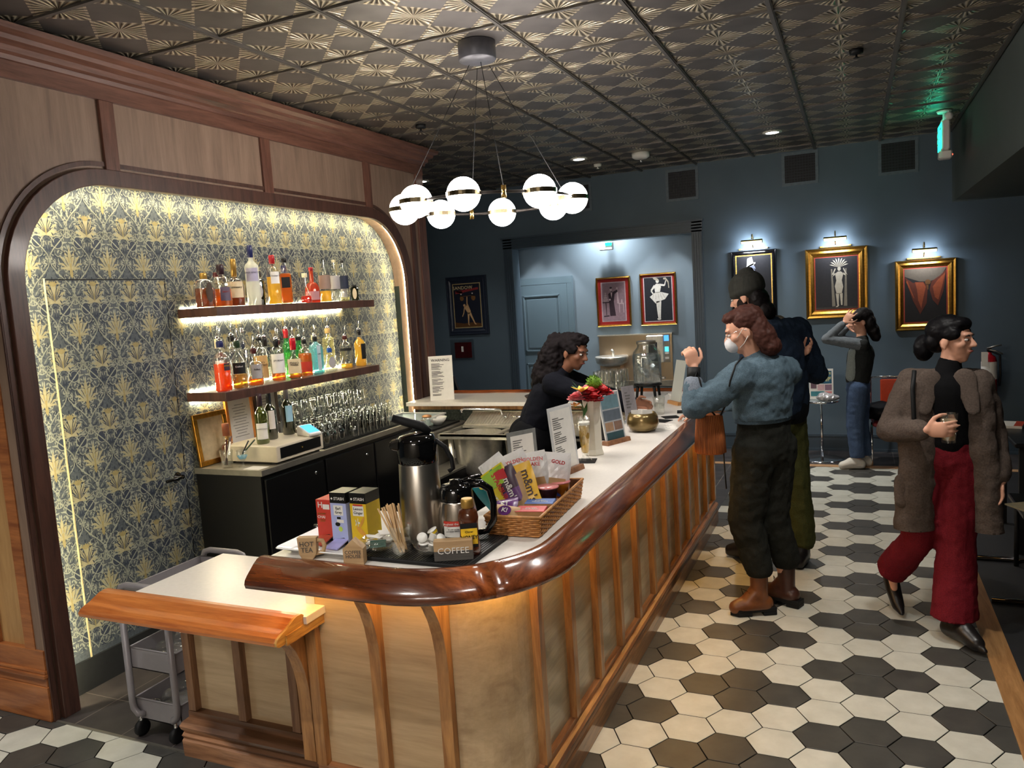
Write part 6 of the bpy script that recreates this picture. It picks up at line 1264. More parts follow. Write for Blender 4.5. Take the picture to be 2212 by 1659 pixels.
b,T=body(t,sk_l,pel,chs,nb,hc,hf,sL,sR,[(sL,eL,wL),(sR,eR,wR)],legs,[((wL,(-.15,-.05,1),(-.6,.75,.1)),dict(curl=1.05,thumb=-1,s=1.02)),((wR,(-1,.1,-.15),(0,0,-1)),dict(curl=.35,thumb=1))])
face_bits(t,T,plain('brow_brown',(70,44,34),.8))
den=cloth('denim_blue_grey',(82,100,112)); mb=MB()
cap_mesh(mb,(-.475,4.37,1.17),(-.465,4.355,1.33),.135,.135,18,(Lf,1.34)); cap_mesh(mb,(-.475,4.37,1.06),(-.475,4.37,1.17),.128,.135,18,(Lf,1.34)); cap_mesh(mb,sL+Vector((0,0,-.01)),sR+Vector((0,0,-.01)),.085,.085); cap_mesh(mb,(-.47,4.35,1.38),(-.485,4.35,1.425),.10,.068,16,(Lf,1.2))
chain(mb,[sL,sL.lerp(eL,.5)+Vector((0,-.01,-.015)),eL],[.083,.080,.068]); chain(mb,[eL,eL.lerp(wL,.5)],[.066,.054]); chain(mb,[sR,eR,eR.lerp(wR,.7)],[.080,.066,.054])
j=blob('denim_jacket',mb,den,t,.009,3,(.024,.055),[((0,0,1.105),(0,0,-1))])
mb=MB(); chain(mb,[eL.lerp(wL,.42),eL.lerp(wL,.58)],[.056,.052]); blob('rolled_cuff',mb,cloth('denim_cuff_pale',(120,128,140)),t,.007,2,(.01,.03))
mb=MB(); m2=MB(); 
cap_mesh(mb,(-.476,4.37,1.00),(-.476,4.37,1.12),.122,.124,18,(Lf,1.42))
blob('jacket_hem',mb,cloth('denim_hem',(74,90,102)),t,.008,2,None,[((0,0,1.088),(0,0,-1)),((0,0,1.125),(0,0,1))])
tr=cloth('black_green_trousers',(36,37,33)); mb=MB(); cap_mesh(mb,(-.472,4.375,1.10),(-.47,4.38,.93),.112,.125,18,(Lf,1.42))
for h,k,a,to in legs: chain(mb,[h+Vector((0,0,.0)),k,Vector((a.x,a.y,.27))],[.118,.098,.078])
blob('trousers',mb,tr,t,.009,3,(.022,.06),[((0,0,.225),(0,0,-1))])
for i,(h,k,a,to) in enumerate(legs):
    mb=MB(); boot(mb,a,to,(a.x,a.y,.24),.050); bo=blob('boot',mb,plain('boot_tan' if i==0 else 'boot_tan_shaded',(118,70,38) if i==0 else (72,42,32),.35,0,.5,.12,18),t,.007,2)  # second boot: darker copy of the same leather, shade put into its colour
    d=(to-a); d.z=0; d.normalize(); mb=MB(); cap_mesh(mb,Vector((a.x,a.y,.018))-d*.045,Vector((to.x,to.y,.018)),.048,.040,14,((0,0,1),.42)); sole=MB(); 
    q=d.cross(Vector((0,0,1))); 
    A0=Vector((a.x,a.y,0))-d*.085; A1=Vector((to.x,to.y,0))+d*.035
    out=[(A0+q*.038),(A0.lerp(A1,.5)+q*.042),(A0.lerp(A1,.85)+q*.040),(A1),(A0.lerp(A1,.85)-q*.040),(A0.lerp(A1,.5)-q*.042),(A0-q*.038)]
    sole.prism([(p.x,p.y) for p in out],.022,.045,'xy'); hl=[A0+q*.038,A0.lerp(A1,.3)+q*.040,A0.lerp(A1,.3)-q*.040,A0-q*.038]; sole.prism([(p.x,p.y) for p in hl],.001,.023,'xy'); fr=[A0.lerp(A1,.55)+q*.042,A0.lerp(A1,.85)+q*.04,A1,A0.lerp(A1,.85)-q*.04,A0.lerp(A1,.55)-q*.042]; sole.prism([(p.x,p.y) for p in fr],.001,.023,'xy')
    PM(sole,'boot_sole',M_blackm,t,.004)
    lc=MB(); f_=Vector((a.x,a.y,.13))+d*.062
    for kk in range(4): lc.tube([f_+q*.022+Vector((0,0,-.02*kk))+d*.012*kk,f_+d*.006+Vector((0,0,-.02*kk+.004))+d*.012*kk,f_-q*.022+Vector((0,0,-.02*kk))+d*.012*kk],.0022,6)
    lc.tube([f_,f_+d*.03+q*.03+Vector((0,0,.01)),f_+d*.02+q*.02+Vector((0,0,-.03))],.002,6); PM(lc,'laces',M_blackm,t)
hair=cloth('auburn_hair',(70,42,36),.55,.4,60); mb=MB(); o=mb.T; mb.T=T
elli(mb,(-.032,0,.048),(.098,.084,.084)); elli(mb,(.030,0,.088),(.055,.060,.036)); elli(mb,(-.085,0,-.01),(.050,.082,.075)); elli(mb,(-.10,0,-.07),(.05,.08,.07)); elli(mb,(-.095,0,-.13),(.06,.085,.055)); elli(mb,(-.07,.068,-.06),(.04,.022,.075)); elli(mb,(-.07,-.068,-.06),(.04,.022,.075)); mb.T=o
blob('hair',mb,hair,t,.006,2,(.012,.02))
mb=MB(); mb.T=T; elli(mb,(.078,0,-.050),(.045,.046,.046)); elli(mb,(.100,0,-.040),(.022,.018,.030)); blob('face_mask',mb,plain('mask_white',(216,218,222),.7,0,.3,.02),t,.004,2)
for s_ in (1,-1):
    m=MB(); m.T=T; m.tube([(.060,s_*.048,-.030),(.03,s_*.072,-.010),(.0,s_*.082,.014),(-.014,s_*.082,.0)],.0017,6); m.tube([(.05,s_*.050,-.075),(.02,s_*.066,-.06),(-.012,s_*.082,-.03)],.0017,6); PM(m,'mask_strap',M_paper,t)
m=MB(); m.T=T
for s_ in (1,-1): m.tube([(.094,s_*(.030+.022*math.cos(k*.7)),.004+.018*math.sin(k*.7)) for k in range(10)],.0010,5); m.tube([(.090,s_*.052,.008),(.03,s_*.078,.014),(-.01,s_*.083,.012)],.0011,5)
PM(m,'glasses',M_chrome,t)
m=MB(); dd=(wL-eL).normalized(); m.tube([eL.lerp(wL,.70),eL.lerp(wL,1.0)],.036,18); PM(m,'wrist_band',M_blackm,t)
bg=thing('handbag','rust-brown ribbed bucket handbag on black straps hanging by the bar','bag',(-.735,4.215,.93))
M_bag=wood('ribbed_rust_suede',(172,98,46),(122,64,28),'Z',.8,0,2.2); MB().lathe([(.0,0),(.074,0),(.082,.01),(.078,.10),(.068,.205),(.066,.215),(.06,.215),(.06,.2),(0,.19)],seg=40,sy=.62).build('bag_body',M_bag,bg)
m=MB(); 
for k in range(46): a=2*PI*k/46; m.tube([(.083*math.cos(a),.083*.62*math.sin(a),.008),(.079*math.cos(a),.079*.62*math.sin(a),.10),(.069*math.cos(a),.069*.62*math.sin(a),.208)],.0022,4)
m.build('ribs',M_bag,bg); 
def world_tube(root,name,pts,r,mat): return PM3(MB().tube(pts,r,7),name,mat,root)
def PM3(mb,name,mat,root): o=mb.build(name,mat,root); o.location=-Vector(root.location); return o
world_tube(bg,'strap',[(-.80,4.215,1.13),(-.825,4.15,1.22),(-.80,4.13,1.32),(-.775,4.13,1.385),(-.76,4.12,1.34),(-.74,4.12,1.22),(-.70,4.20,1.14)],.005,M_blackm)
world_tube(bg,'shoulder_strap',[(-.68,4.215,1.13),(-.64,4.16,1.20),(-.60,4.09,1.34),(-.575,4.12,1.42),(-.55,4.20,1.452)],.005,M_blackm)
world_tube(bg,'strap',[(-.67,4.215,1.12),(-.665,4.20,1.0),(-.66,4.2,.84),(-.655,4.2,.74)],.004,M_blackm)
# --- man in beanie
t=person('person in dark beanie and navy sherpa-collared jacket standing behind the masked person',-.46,5.24)
pel=Vector((-.46,5.24,1.0)); chs=Vector((-.46,5.22,1.36)); nb=Vector((-.54,5.22,1.59)); hc=Vector((-.645,5.20,1.755)); hf=(-.9,.25,-.30)
F=Vector((-.85,.5,0)).normalized(); Lf=Vector((-.5,-.85,0)).normalized()
sL=chs+Lf*.19+Vector((0,0,.14)); sR=chs-Lf*.19+Vector((0,0,.14)); eL=Vector((-.62,4.98,1.22)); wL=Vector((-.84,5.00,1.16)); eR=Vector((-.25,5.45,1.22)); wR=Vector((-.30,5.30,1.40)); wR=Vector((-.335,5.27,1.36))
legs=[(Vector((-.52,5.15,.95)),Vector((-.60,5.18,.50)),Vector((-.66,5.22,.12)),Vector((-.80,5.24,.05))),(Vector((-.42,5.32,.95)),Vector((-.38,5.26,.50)),Vector((-.345,5.24,.11)),Vector((-.36,5.10,.045)))]
b,T=body(t,sk_l,pel,chs,nb,hc,hf,sL,sR,[(sL,eL,wL),(sR,eR,wR)],legs,[((wL,(-1,0,-.1),(0,0,-1)),dict(curl=.3,thumb=1)),((wR,(.55,-.35,.38),(-.2,-.6,.7)),dict(curl=.45,thumb=-1,s=1.0))],1.03,1.1)
face_bits(t,T,plain('brow_black',(28,22,20),.8))
mb=MB(); mb.T=T; elli(mb,(.055,0,-.082),(.050,.055,.042)); elli(mb,(.02,.058,-.05),(.035,.016,.045)); elli(mb,(.02,-.058,-.05),(.035,.016,.045)); blob('beard',mb,cloth('dark_beard',(36,28,26),.8,.3,80),t,.006,1)
mb=MB(); mb.T=T; elli(mb,(-.07,0,-.05),(.06,.082,.095)); elli(mb,(-.09,0,-.13),(.055,.075,.06)); blob('hair',mb,cloth('black_hair',(22,19,20),.55,.4,60),t,.007,2,(.01,.02))
mb=MB(); mb.T=T; elli(mb,(-.022,0,.058),(.115,.100,.098)); elli(mb,(-.018,0,.030),(.116,.101,.050)); elli(mb,(-.045,0,.145),(.05,.045,.025)); bn=blob('beanie',mb,wood('ribbed_beanie_knit',(46,47,42),(30,31,28),'Z',.9,0,2.5),t,.006,2)
nv=cloth('navy_twill_jacket',(38,50,68)); mb=MB(); cap_mesh(mb,(-.46,5.23,1.08),(-.47,5.22,1.38),.165,.158,20,(Lf,1.28)); cap_mesh(mb,sL,sR,.098,.098); cap_mesh(mb,(-.48,5.22,1.45),(-.52,5.22,1.55),.13,.085,18,(Lf,1.2))
chain(mb,[sL,eL,eL.lerp(wL,.8)],[.098,.076,.060]); chain(mb,[sR,eR,eR.lerp(wR,.75)],[.098,.078,.062]); blob('jacket',mb,nv,t,.010,3,(.028,.07),[((0,0,.985),(0,0,-1))])
mb=MB(); cap_mesh(mb,(-.44,5.25,1.02),(-.45,5.25,1.08),.150,.158,18,(Lf,1.22)); blob('jacket_tail',mb,cloth('black_jacket_tail',(22,25,30)),t,.010,2,(.015,.07),[((0,0,.93),(0,0,-1))])
mb=MB(); 
for k in range(9): a=PI*.35+PI*1.3*k/8; mb.T=None; elli(mb,(-.525+.088*math.cos(a)*-F.x*1.0+.088*math.sin(a)*Lf.x,5.22+.088*math.cos(a)*-F.y+.088*math.sin(a)*Lf.y,1.575),(.035,.035,.045))
blob('sherpa_collar',mb,cloth('grey_sherpa',(120,112,98),.95,.5,60),t,.008,1,(.012,.015))
ol=cloth('olive_trousers',(66,68,36)); mb=MB(); cap_mesh(mb,(-.46,5.24,1.02),(-.46,5.24,.93),.118,.125,18,(Lf,1.3))
for h,k,a,to in legs: chain(mb,[h,k,Vector((a.x,a.y,.16))],[.118,.098,.088])
blob('trousers',mb,ol,t,.010,3,(.022,.07),[((0,0,.10),(0,0,-1))])
for h,k,a,to in legs: mb=MB(); boot(mb,a,to,(a.x,a.y,.15),.052); cap_mesh(mb,(a.x,a.y,.03),(to.x,to.y,.03),.05,.04,12,((0,0,1),.6)); blob('shoe',mb,plain('black_shoe_leather',(28,24,23),.35),t,.008,2)
# --- woman by the far wall with both arms up
t=person('person in charcoal cardigan, blue jeans and white sneakers with hands raised to her dark hair',.0,8.10)
pel=Vector((.0,8.10,.84)); chs=Vector((.03,8.10,1.10)); nb=Vector((.045,8.10,1.245)); hc=Vector((.035,8.10,1.415)); hf=(-.96,-.20,-.20)
Lf=Vector((.1,-1,0)).normalized(); sL=Vector((.045,7.965,1.20)); sR=Vector((.045,8.235,1.20)); eL=Vector((-.265,7.93,1.265)); wL=Vector((-.105,7.96,1.415)); eR=Vector((-.20,8.24,1.24)); wR=Vector((-.08,8.19,1.36))
legs=[(Vector((.0,8.02,.78)),Vector((-.03,8.03,.42)),Vector((-.01,8.02,.08)),Vector((-.14,7.99,.035))),(Vector((.02,8.18,.78)),Vector((.02,8.16,.42)),Vector((.055,8.14,.08)),Vector((-.08,8.14,.035)))]
b,T=body(t,sk_l,pel,chs,nb,hc,hf,sL,sR,[(sL,eL,wL),(sR,eR,wR)],legs,[((wL,(.55,-.10,.75),(.3,.9,-.2)),dict(curl=.12,spread=.3,thumb=-1,s=.95)),((wR,(.9,-.2,.2),(.2,-.9,.1)),dict(curl=.3,thumb=1,s=.95))],.94,.88)
face_bits(t,T,plain('brow_black',(28,22,20),.8))
mb=MB(); mb.T=T; elli(mb,(-.03,0,.045),(.104,.088,.088)); elli(mb,(-.075,0,-.03),(.065,.092,.10)); elli(mb,(-.095,0,-.12),(.06,.09,.08)); elli(mb,(-.105,0,-.18),(.05,.08,.06)); elli(mb,(.02,.05,.05),(.06,.04,.05)); elli(mb,(.02,-.05,.05),(.06,.04,.05)); blob('hair',mb,cloth('black_hair',(22,19,20),.55,.4,60),t,.008,2,(.012,.03))
mb=MB(); cap_mesh(mb,(.005,8.10,.87),(.035,8.10,1.10),.112,.120,18,(Lf,1.35)); cap_mesh(mb,sL,sR,.062,.062); cap_mesh(mb,(.035,8.10,1.15),(.045,8.10,1.235),.095,.06,16,(Lf,1.2)); blob('cardigan',mb,cloth('charcoal_knit',(44,46,46)),t,.009,3,(.014,.05),[((0,0,.83),(0,0,-1))])
mb=MB(); chain(mb,[sL,eL,eL.lerp(wL,.88)],[.058,.046,.036]); chain(mb,[sR,eR,eR.lerp(wR,.85)],[.058,.046,.036]); blob('sleeves',mb,cloth('grey_knit_sleeve',(104,110,116)),t,.008,3,(.01,.03))
mb=MB(); cap_mesh(mb,(-.045,8.02,.90),(-.03,8.02,1.12),.06,.05,14,(Lf,1.2)); blob('pale_top_edge',mb,cloth('grey_tee',(150,158,156)),t,.008,2)
jn=cloth('blue_jeans',(74,92,122)); mb=MB(); cap_mesh(mb,(.005,8.10,.86),(.005,8.10,.76),.102,.108,18,(Lf,1.3))
for h,k,a,to in legs: chain(mb,[h,k,Vector((a.x,a.y,.14))],[.098,.078,.070])
blob('jeans',mb,jn,t,.009,3,(.012,.06),[((0,0,.115),(0,0,-1))])
for h,k,a,to in legs: mb=MB(); boot(mb,(a.x,a.y,.09),to,(a.x,a.y,.085),.036); cap_mesh(mb,(a.x+.03,a.y,.022),(to.x,to.y,.024),.038,.036,12,((0,0,1),.55)); blob('sneaker',mb,plain('white_sneaker',(222,216,204),.5,0,.4,.03),t,.007,2)
# --- walking woman in coat
t=person('person in long taupe coat and red trousers walking with a drink',.37,4.37)
pel=Vector((.385,4.38,.93)); chs=Vector((.39,4.37,1.20)); nb=Vector((.415,4.37,1.345)); hc=Vector((.43,4.37,1.495)); hf=(.88,-.46,-.02)
Lf=Vector((1,.1,0)).normalized(); sL=Vector((.545,4.385,1.285)); sR=Vector((.245,4.355,1.29)); eL=Vector((.615,4.42,1.03)); wL=Vector((.635,4.33,.80)); eR=Vector((.145,4.30,1.05)); wR=Vector((.295,4.125,1.085))
legs=[(Vector((.455,4.38,.88)),Vector((.445,4.34,.48)),Vector((.425,4.27,.11)),Vector((.505,4.13,.045))),(Vector((.325,4.38,.88)),Vector((.27,4.36,.47)),Vector((.155,4.54,.235)),Vector((.175,4.50,.09)))]
b,T=body(t,sk_l,pel,chs,nb,hc,hf,sL,sR,[(sL,eL,wL),(sR,eR,wR)],legs,[((wL,(0,-.1,-1),(-1,0,0)),dict(curl=.35,thumb=1,s=.95)),((wR,(.92,-.30,.10),(.3,.92,0)),dict(curl=.55,thumb=1,s=.98,curls=(.42,.46,.50,.56)))],.96,.90)
face_bits(t,T,plain('brow_black',(28,22,20),.8),lipc=(160,74,70))
bh=cloth('glossy_black_hair',(14,13,16),.45,.3,60); mb=MB(); mb.T=T; elli(mb,(-.028,0,.048),(.104,.084,.085)); elli(mb,(.036,0,.082),(.052,.062,.038)); elli(mb,(-.075,0,-.01),(.055,.076,.06)); elli(mb,(.015,.064,.035),(.05,.022,.035)); elli(mb,(.015,-.064,.035),(.05,.022,.035)); elli(mb,(-.14,.0,-.045),(.052,.05,.072)); blob('hair',mb,bh,t,.006,2,(.006,.02))
m=MB(); m.T=T; m.tube([(-.1,-.03,.0),(-.105,.0,.012),(-.1,.03,.0)],.008,8); PM(m,'hair_clip',M_chrome,t)
mb=MB(); cap_mesh(mb,(.39,4.365,.99),(.395,4.36,1.24),.108,.112,18,(Lf,1.2)); cap_mesh(mb,(.405,4.365,1.28),(.418,4.37,1.375),.08,.055); blob('black_top',mb,cloth('black_jersey',(17,17,19)),t,.008,3)
ct=cloth('taupe_wool_coat',(88,77,70),.95,.4,120); mb=MB()
cap_mesh(mb,sL,sR,.066,.066); chain(mb,[sR,eR,eR.lerp(wR,.84)],[.070,.060,.050]); chain(mb,[sL,eL,eL.lerp(wL,.85)],[.070,.058,.050])
chain(mb,[(.39,4.43,1.24),(.385,4.45,1.0),(.37,4.50,.45)],[.080,.088,.105],(Lf,1.85))
chain(mb,[(.285,4.315,1.25),(.275,4.30,1.0),(.245,4.31,.45)],[.068,.066,.070],(Vector((1,.15,0)),1.35)); chain(mb,[(.525,4.335,1.25),(.555,4.32,1.0),(.585,4.33,.45)],[.060,.054,.060],(Vector((1,-.1,0)),1.2))
blob('coat',mb,ct,t,.010,3,(.020,.08),[((0,0,.545),(0,0,-1))])
for sx,a,b2 in ((-1,(.325,4.285,1.31),(.30,4.245,1.17)),(1,(.475,4.29,1.31),(.505,4.25,1.17))):
    mb=MB(); cap_mesh(mb,a,b2,.054,.034,14,((0,1,0),.28)); blob('coat_lapel',mb,ct,t,.007,2)
world_tube(t,'bag_strap',[(.255,4.245,1.36),(.245,4.215,1.27),(.25,4.20,1.12),(.25,4.22,1.02)],.011,M_blackm)
mb=MB(); cap_mesh(mb,(.20,4.265,.80),(.20,4.26,.70),.04,.04,12,((0,1,0),.5)); blob('coat_pocket',mb,ct,t,.007,2)
rd=cloth('dark_red_trousers',(110,26,36),.75); mb=MB(); cap_mesh(mb,(.39,4.37,1.0),(.39,4.375,.90),.105,.118,18,(Lf,1.28))
h,k,a,to=legs[0]; chain(mb,[h,k,Vector((a.x,a.y,.05))],[.108,.088,.112],(Lf,1.0)); chain(mb,[legs[1][0],legs[1][1]],[.108,.080])
blob('trousers',mb,rd,t,.009,3,(.016,.07),[((0,0,.115),(0,0,-1))])
mb=MB(); h,k,a,to=legs[1]; dn=(a-k).normalized(); chain(mb,[k,a+dn*.07],[.078,.090]); blob('trouser_leg',mb,rd,t,.009,3,(.016,.07),[(a-dn*.02,dn)])
for i,(h,k,a,to) in enumerate(legs):
    mb=MB(); 
    if i==0: boot(mb,a,to,(a.x,a.y,.16),.042); cap_mesh(mb,(a.x-.02,a.y+.03,.0305),(a.x-.02,a.y+.03,.04),.028,.034); cap_mesh(mb,to,to+Vector((.03,-.045,-.016)),.030,.014)
    else: chain(mb,[a,Vector((.150,4.60,.20)),Vector((.165,4.56,.12)),Vector((.185,4.50,.055)),Vector((.20,4.46,.03))],[.042,.042,.040,.033,.016])
    blob('ankle_boot',mb,plain('black_shoe_leather',(28,24,23),.35),t,.007,2)
dg=thing('iced_drink','tall plastic-looking glass of iced drink in the coat wearer\'s hand','drink',(.392,4.142,1.025)); tumbler(dg,.030,.040,.14,G_clear); MB().lathe([(.026,.012),(.034,.11)],seg=16).build('liquid',liq('tan_drink',(.72,.58,.38),.5),dg)
# --- bartender
t=person('person with long dark curly hair in black clothes behind the bar, reaching over the counter',-1.93,4.70)
pel=Vector((-1.95,4.70,.98)); chs=Vector((-1.83,4.70,1.22)); nb=Vector((-1.735,4.69,1.37)); hc=Vector((-1.655,4.68,1.475)); hf=(.93,-.22,-.30)
Lf=Vector((.1,.99,0)).normalized(); sL=Vector((-1.76,4.83,1.28)); sR=Vector((-1.76,4.55,1.285)); eR=Vector((-1.48,4.53,1.195)); wR=Vector((-1.265,4.62,1.115)); eL=Vector((-1.50,4.86,1.17)); wL=Vector((-1.30,4.80,1.12))
legs=[(Vector((-1.98,4.61,.93)),Vector((-1.96,4.60,.50)),Vector((-1.99,4.60,.10)),Vector((-1.86,4.60,.04))),(Vector((-1.98,4.79,.93)),Vector((-1.98,4.79,.50)),Vector((-2.03,4.79,.10)),Vector((-1.90,4.79,.04)))]
b,T=body(t,sk_d,pel,chs,nb,hc,hf,sL,sR,[(sL,eL,wL),(sR,eR,wR)],legs,[((wR,(.95,.25,-.18),(0,.3,-.9)),dict(curl=.5,thumb=-1,s=.98)),((wL,(.9,-.1,-.1),(0,-.9,-.3)),dict(curl=.5,thumb=-1,s=.98))],.97,.95)
face_bits(t,T,plain('brow_black',(28,22,20),.8),lipc=(120,58,56))
ch_=cloth('curly_dark_hair',(24,20,22),.8,.6,50); mb=MB(); mb.T=T; elli(mb,(-.028,0,.040),(.098,.082,.078)); elli(mb,(-.07,0,.03),(.07,.08,.075)); elli(mb,(.022,0,.088),(.066,.066,.040)); elli(mb,(.0,.064,.03),(.06,.022,.045)); elli(mb,(.0,-.064,.03),(.06,.022,.045)); mb.T=None; rn=random.Random(4)
elli(mb,(-1.775,4.69,1.555),(.06,.055,.045)); 
for k in range(60):
    q=rn.random(); c=Vector((-1.775-.13*q,4.69,1.50-.50*q)); rr=.075+.045*math.sin(PI*min(1,q*1.15)); d=Vector((rn.gauss(0,1),rn.gauss(0,1),rn.gauss(0,.7))).normalized(); elli(mb,c+d*rr*.75,(.04,.04,.05),(rn.random(),rn.random(),0))
chain(mb,[(-1.77,4.69,1.50),(-1.84,4.69,1.32),(-1.90,4.69,1.04)],[.085,.115,.06]); hb=blob('curly_hair',mb,ch_,t,.008,1,(.030,.022))
bk=cloth('black_navy_shirt',(19,21,29)); mb=MB(); cap_mesh(mb,(-1.94,4.70,1.02),(-1.83,4.70,1.21),.118,.125,18,(Lf,1.25)); cap_mesh(mb,sL,sR,.07,.07); cap_mesh(mb,(-1.82,4.70,1.25),(-1.755,4.69,1.34),.10,.065,16,(Lf,1.2)); chain(mb,[sR,eR,eR.lerp(wR,.93)],[.072,.056,.040]); chain(mb,[sL,eL,eL.lerp(wL,.9)],[.072,.056,.040]); blob('shirt',mb,bk,t,.009,3,(.014,.06))
mb=MB(); cap_mesh(mb,(-1.95,4.70,1.0),(-1.97,4.70,.90),.115,.142,18,(Lf,1.2)); elli(mb,(-2.03,4.70,.93),(.11,.15,.12))
for h,k,a,to in legs: chain(mb,[h,k,Vector((a.x,a.y,.14))],[.115,.085,.06])
blob('trousers',mb,cloth('black_trousers',(18,19,22)),t,.010,3)
for h,k,a,to in legs: mb=MB(); boot(mb,a,to,(a.x,a.y,.14),.045); blob('shoe',mb,plain('black_shoe_leather',(28,24,23),.35),t,.008,2)
# ---------------- furniture along the far wall and right side ----------------
t=thing('cocktail_table','small round chrome pedestal table with glass top by the far wall','table',(-.34,8.42,0))
MB().lathe([(0,.600),(.175,.600),(.178,.606),(.175,.612),(0,.612)],seg=40).build('table_top',clear('tinted_glass_top',(.7,.75,.75),.05,.3,.35),t); MB().lathe([(.172,.597),(.181,.600),(.181,.612),(.172,.615)],seg=40,cap=False).build('top_rim',M_chrome,t); MB().lathe([(.013,.02),(.013,.60)],seg=14).build('pole',M_chrome,t); MB().lathe([(0,0),(.215,0),(.215,.008),(.16,.014),(.03,.026),(0,.026)],seg=40).build('foot_disc',M_chrome,t)
t=thing('donation_sign','white framed multicoloured donation sign on the round table','sign',(-.34,8.50,.6125))
p=MB().box(-.115,.115,-.008,.008,0,.31).build('frame',M_white,t); 
for mt,a,b2,c,d in ((plain('sign_coral',(214,120,116)),-.10,-.045,.20,.29),(plain('sign_teal',(40,96,124)),-.035,.10,.16,.29),(plain('sign_plum',(110,84,96)),-.10,-.045,.11,.19),(plain('sign_blush',(214,176,180)),-.035,.03,.09,.15),(plain('sign_mauve',(140,110,130)),.035,.10,.09,.15),(plain('sign_teal2',(60,130,140)),-.10,.03,.03,.08),(plain('sign_rose',(220,140,140)),.035,.10,.03,.08)): MB().box(a,b2,-.0095,-.008,c,d).build('printed_block',mt,p)
text('DONATE\nTO\nTHEATRE\nARTIST',.030,plain('sign_yellow',(232,222,150)),p,(.032,-.010,.228),space=.78,bold=.0006)
t=thing('plastic_pouch','crumpled silvery plastic pouch on the round table','pouch',(-.28,8.36,.6125)); mb=MB(); elli(mb,(0,0,.035),(.11,.07,.038)); elli(mb,(-.03,0,.055),(.06,.05,.035)); o=mb.build('pouch_body',plain('silver_plastic',(170,168,168),.25,.2,.6,.1,30)); tx=bpy.data.textures.new('pc','VORONOI'); tx.noise_scale=.04; bake(o,[('REMESH',dict(mode='VOXEL',voxel_size=.008)),('DISPLACE',dict(texture=tx,strength=.02,mid_level=.5))]); o.parent=t
M_orange=plain('orange_red_leather',(196,66,34),.4,0,.5,.05); 
def lounge(label,x,y,rz,seatm,backm):
    t=thing('lounge_chair',label,'chair',(x,y,0),rz)
    for s_ in (-1,1):
        MB().tube([(s_*.24,-.22,.012),(s_*.24,-.24,.03),(s_*.24,-.24,.40),(s_*.24,.22,.40)],.011,10).build('leg',M_chrome,t); MB().tube([(s_*.24,.24,.40),(s_*.24,.24,.80),(s_*.24,.235,.815),(s_*.22,.235,.82)],.011,10).build('back_post',M_chrome,t); MB().tube([(s_*.24,.22,.40),(s_*.24,.26,.01)],.011,10).build('leg',M_chrome,t)
    MB().tube([(-.23,.235,.82),(.23,.235,.82)],.011,10).build('top_bar',M_chrome,t); MB().rbox(-.23,.23,-.22,.22,.385,.43,.012).build('seat',seatm,t); MB().rbox(-.15,.22,.225,.25,.50,.80,.01).build('backrest',backm,t); return t
lounge('chrome-framed chair with orange back and red seat behind the jeans wearer',.36,8.36,0,plain('dark_red_seat',(120,28,34),.5),M_orange)
t=thing('black_bag','soft black bag slumped on the seat of the orange-backed chair','bag',(.22,8.30,.4305)); mb=MB(); elli(mb,(.0,0,.09),(.19,.15,.09)); elli(mb,(.12,0,.12),(.12,.12,.07)); elli(mb,(-.12,0,.07),(.10,.12,.06)); blob('bag_body',mb,cloth('black_nylon',(16,16,19),.5),t,.012,3,(.03,.08)).location=(0,0,0)
t=thing('fire_extinguisher','red fire extinguisher with white label and hanging tag on the far wall','fire extinguisher',(1.17,8.72,.60))
MB().lathe([(.0,0),(.06,.0),(.068,.01),(.068,.34),(.055,.385),(.025,.41),(.02,.43)],seg=24).build('cylinder',plain('extinguisher_red',(176,24,34),.25,0,.6,.03),t); MB().lathe([(.0688,.17),(.0688,.34)],seg=24,cap=False).build('label_band',M_paper,t); m=MB(); m.tube([(.0,0,.43),(0,0,.47)],.02); m.build('valve',M_black,t); m=MB(); m.tube([(-.02,-.02,.47),(.05,-.02,.49),(.10,-.02,.50)],.008); m.tube([(0,-.02,.455),(.06,-.02,.44),(.11,-.02,.41)],.007); m.build('lever',M_steeld,t); MB().box(-.075,-.02,-.078,-.076,.30,.44).build('hang_tag',M_paper,t); MB().tube([(.02,0,.44),(.09,0,.40),(.095,0,.2),(.085,0,.1)],.01).build('hose',M_black,t); MB().box(-.04,.04,.068,.128,.15,.30).build('wall_bracket',M_black,t)
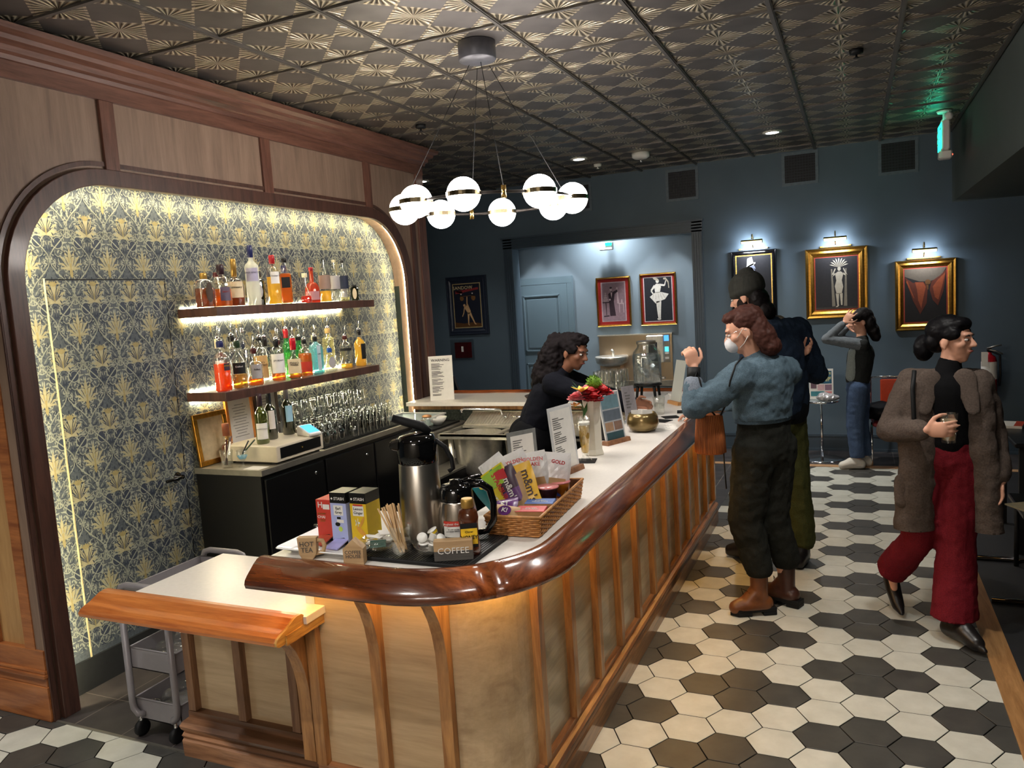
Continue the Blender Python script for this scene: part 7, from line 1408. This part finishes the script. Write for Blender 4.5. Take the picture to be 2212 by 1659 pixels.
def Q(label,name,cat,x,y): return thing(name,label,cat,(x,y,0))
t=Q('black square table with books at the right edge of the picture','black_table','table',1.45,6.05)
MB().rbox(-.55,.55,-.4,.4,.70,.73,.006).build('table_top',M_black,t); 
for a in (-.5,.5):
    for b2 in (-.35,.35): MB().box(a-.02,a+.02,b2-.02,b2+.02,0,.70).build('leg',M_blackm,t)
tag(MB().rbox(-.07,.07,-.10,.10,0,.02,.002).build('booklet',M_paper,loc=(.98,6.28,.7305),rz=-.25),'white and orange booklet at the corner of the black table','booklet'); MB().box(.02,.0705,-.1,.1,.0205,.0212).build('cover_band',M_orange,bpy.data.objects['booklet'])
t=Q('low black stool table with magazines near the right edge','stool_table','table',1.0,5.25)
MB().rbox(-.16,.30,-.25,.25,.42,.45,.006).build('table_top',M_black,t); 
for a in (-.12,.26):
    for b2 in (-.2,.2): MB().tube([(a,b2,0),(a,b2,.42)],.014,8).build('leg',M_blackm,t)
mz=MB().box(-.10,.10,-.13,.13,0,.008).build('magazine',plain('magazine_cover',(150,140,112),.3),loc=(.93,5.14,.4505),rz=.5); tag(mz,'pale glossy magazine on the low stool table','magazine'); text('THE\nSHOW',.06,M_ink,mz,(.03,.0,.0085),(0,0,0))
tag(MB().box(-.10,.10,-.13,.13,0,.006).build('magazine',plain('magazine_dark',(60,40,40),.3),loc=(1.08,5.35,.4505),rz=-.2),'dark magazine behind the pale one on the low stool table','magazine')
t=Q('black sled-base chair partly out of the frame at the right','sled_chair','chair',1.12,5.0)
for s_,yy in ((0,4.80),(1,5.52)): MB().tube([(-.46+.0,yy-5.0,.018),(.5,yy-5.0,.018)],.016,10).build('sled_leg',M_gloss,t)
for yy in (4.80,5.52): MB().tube([(.30,yy-5.0,.018),(.40,yy-5.0,.40)],.016,10).build('sled_leg',M_gloss,t)
MB().rbox(.22,.66,-.22,.54,.40,.4198,.01).build('seat',M_black,t)
# ---------------- last: tiles and edges ----------------
for o in list(COL.objects):
    if o.name.startswith('downlight_lamp'): o.data.name='downlight'
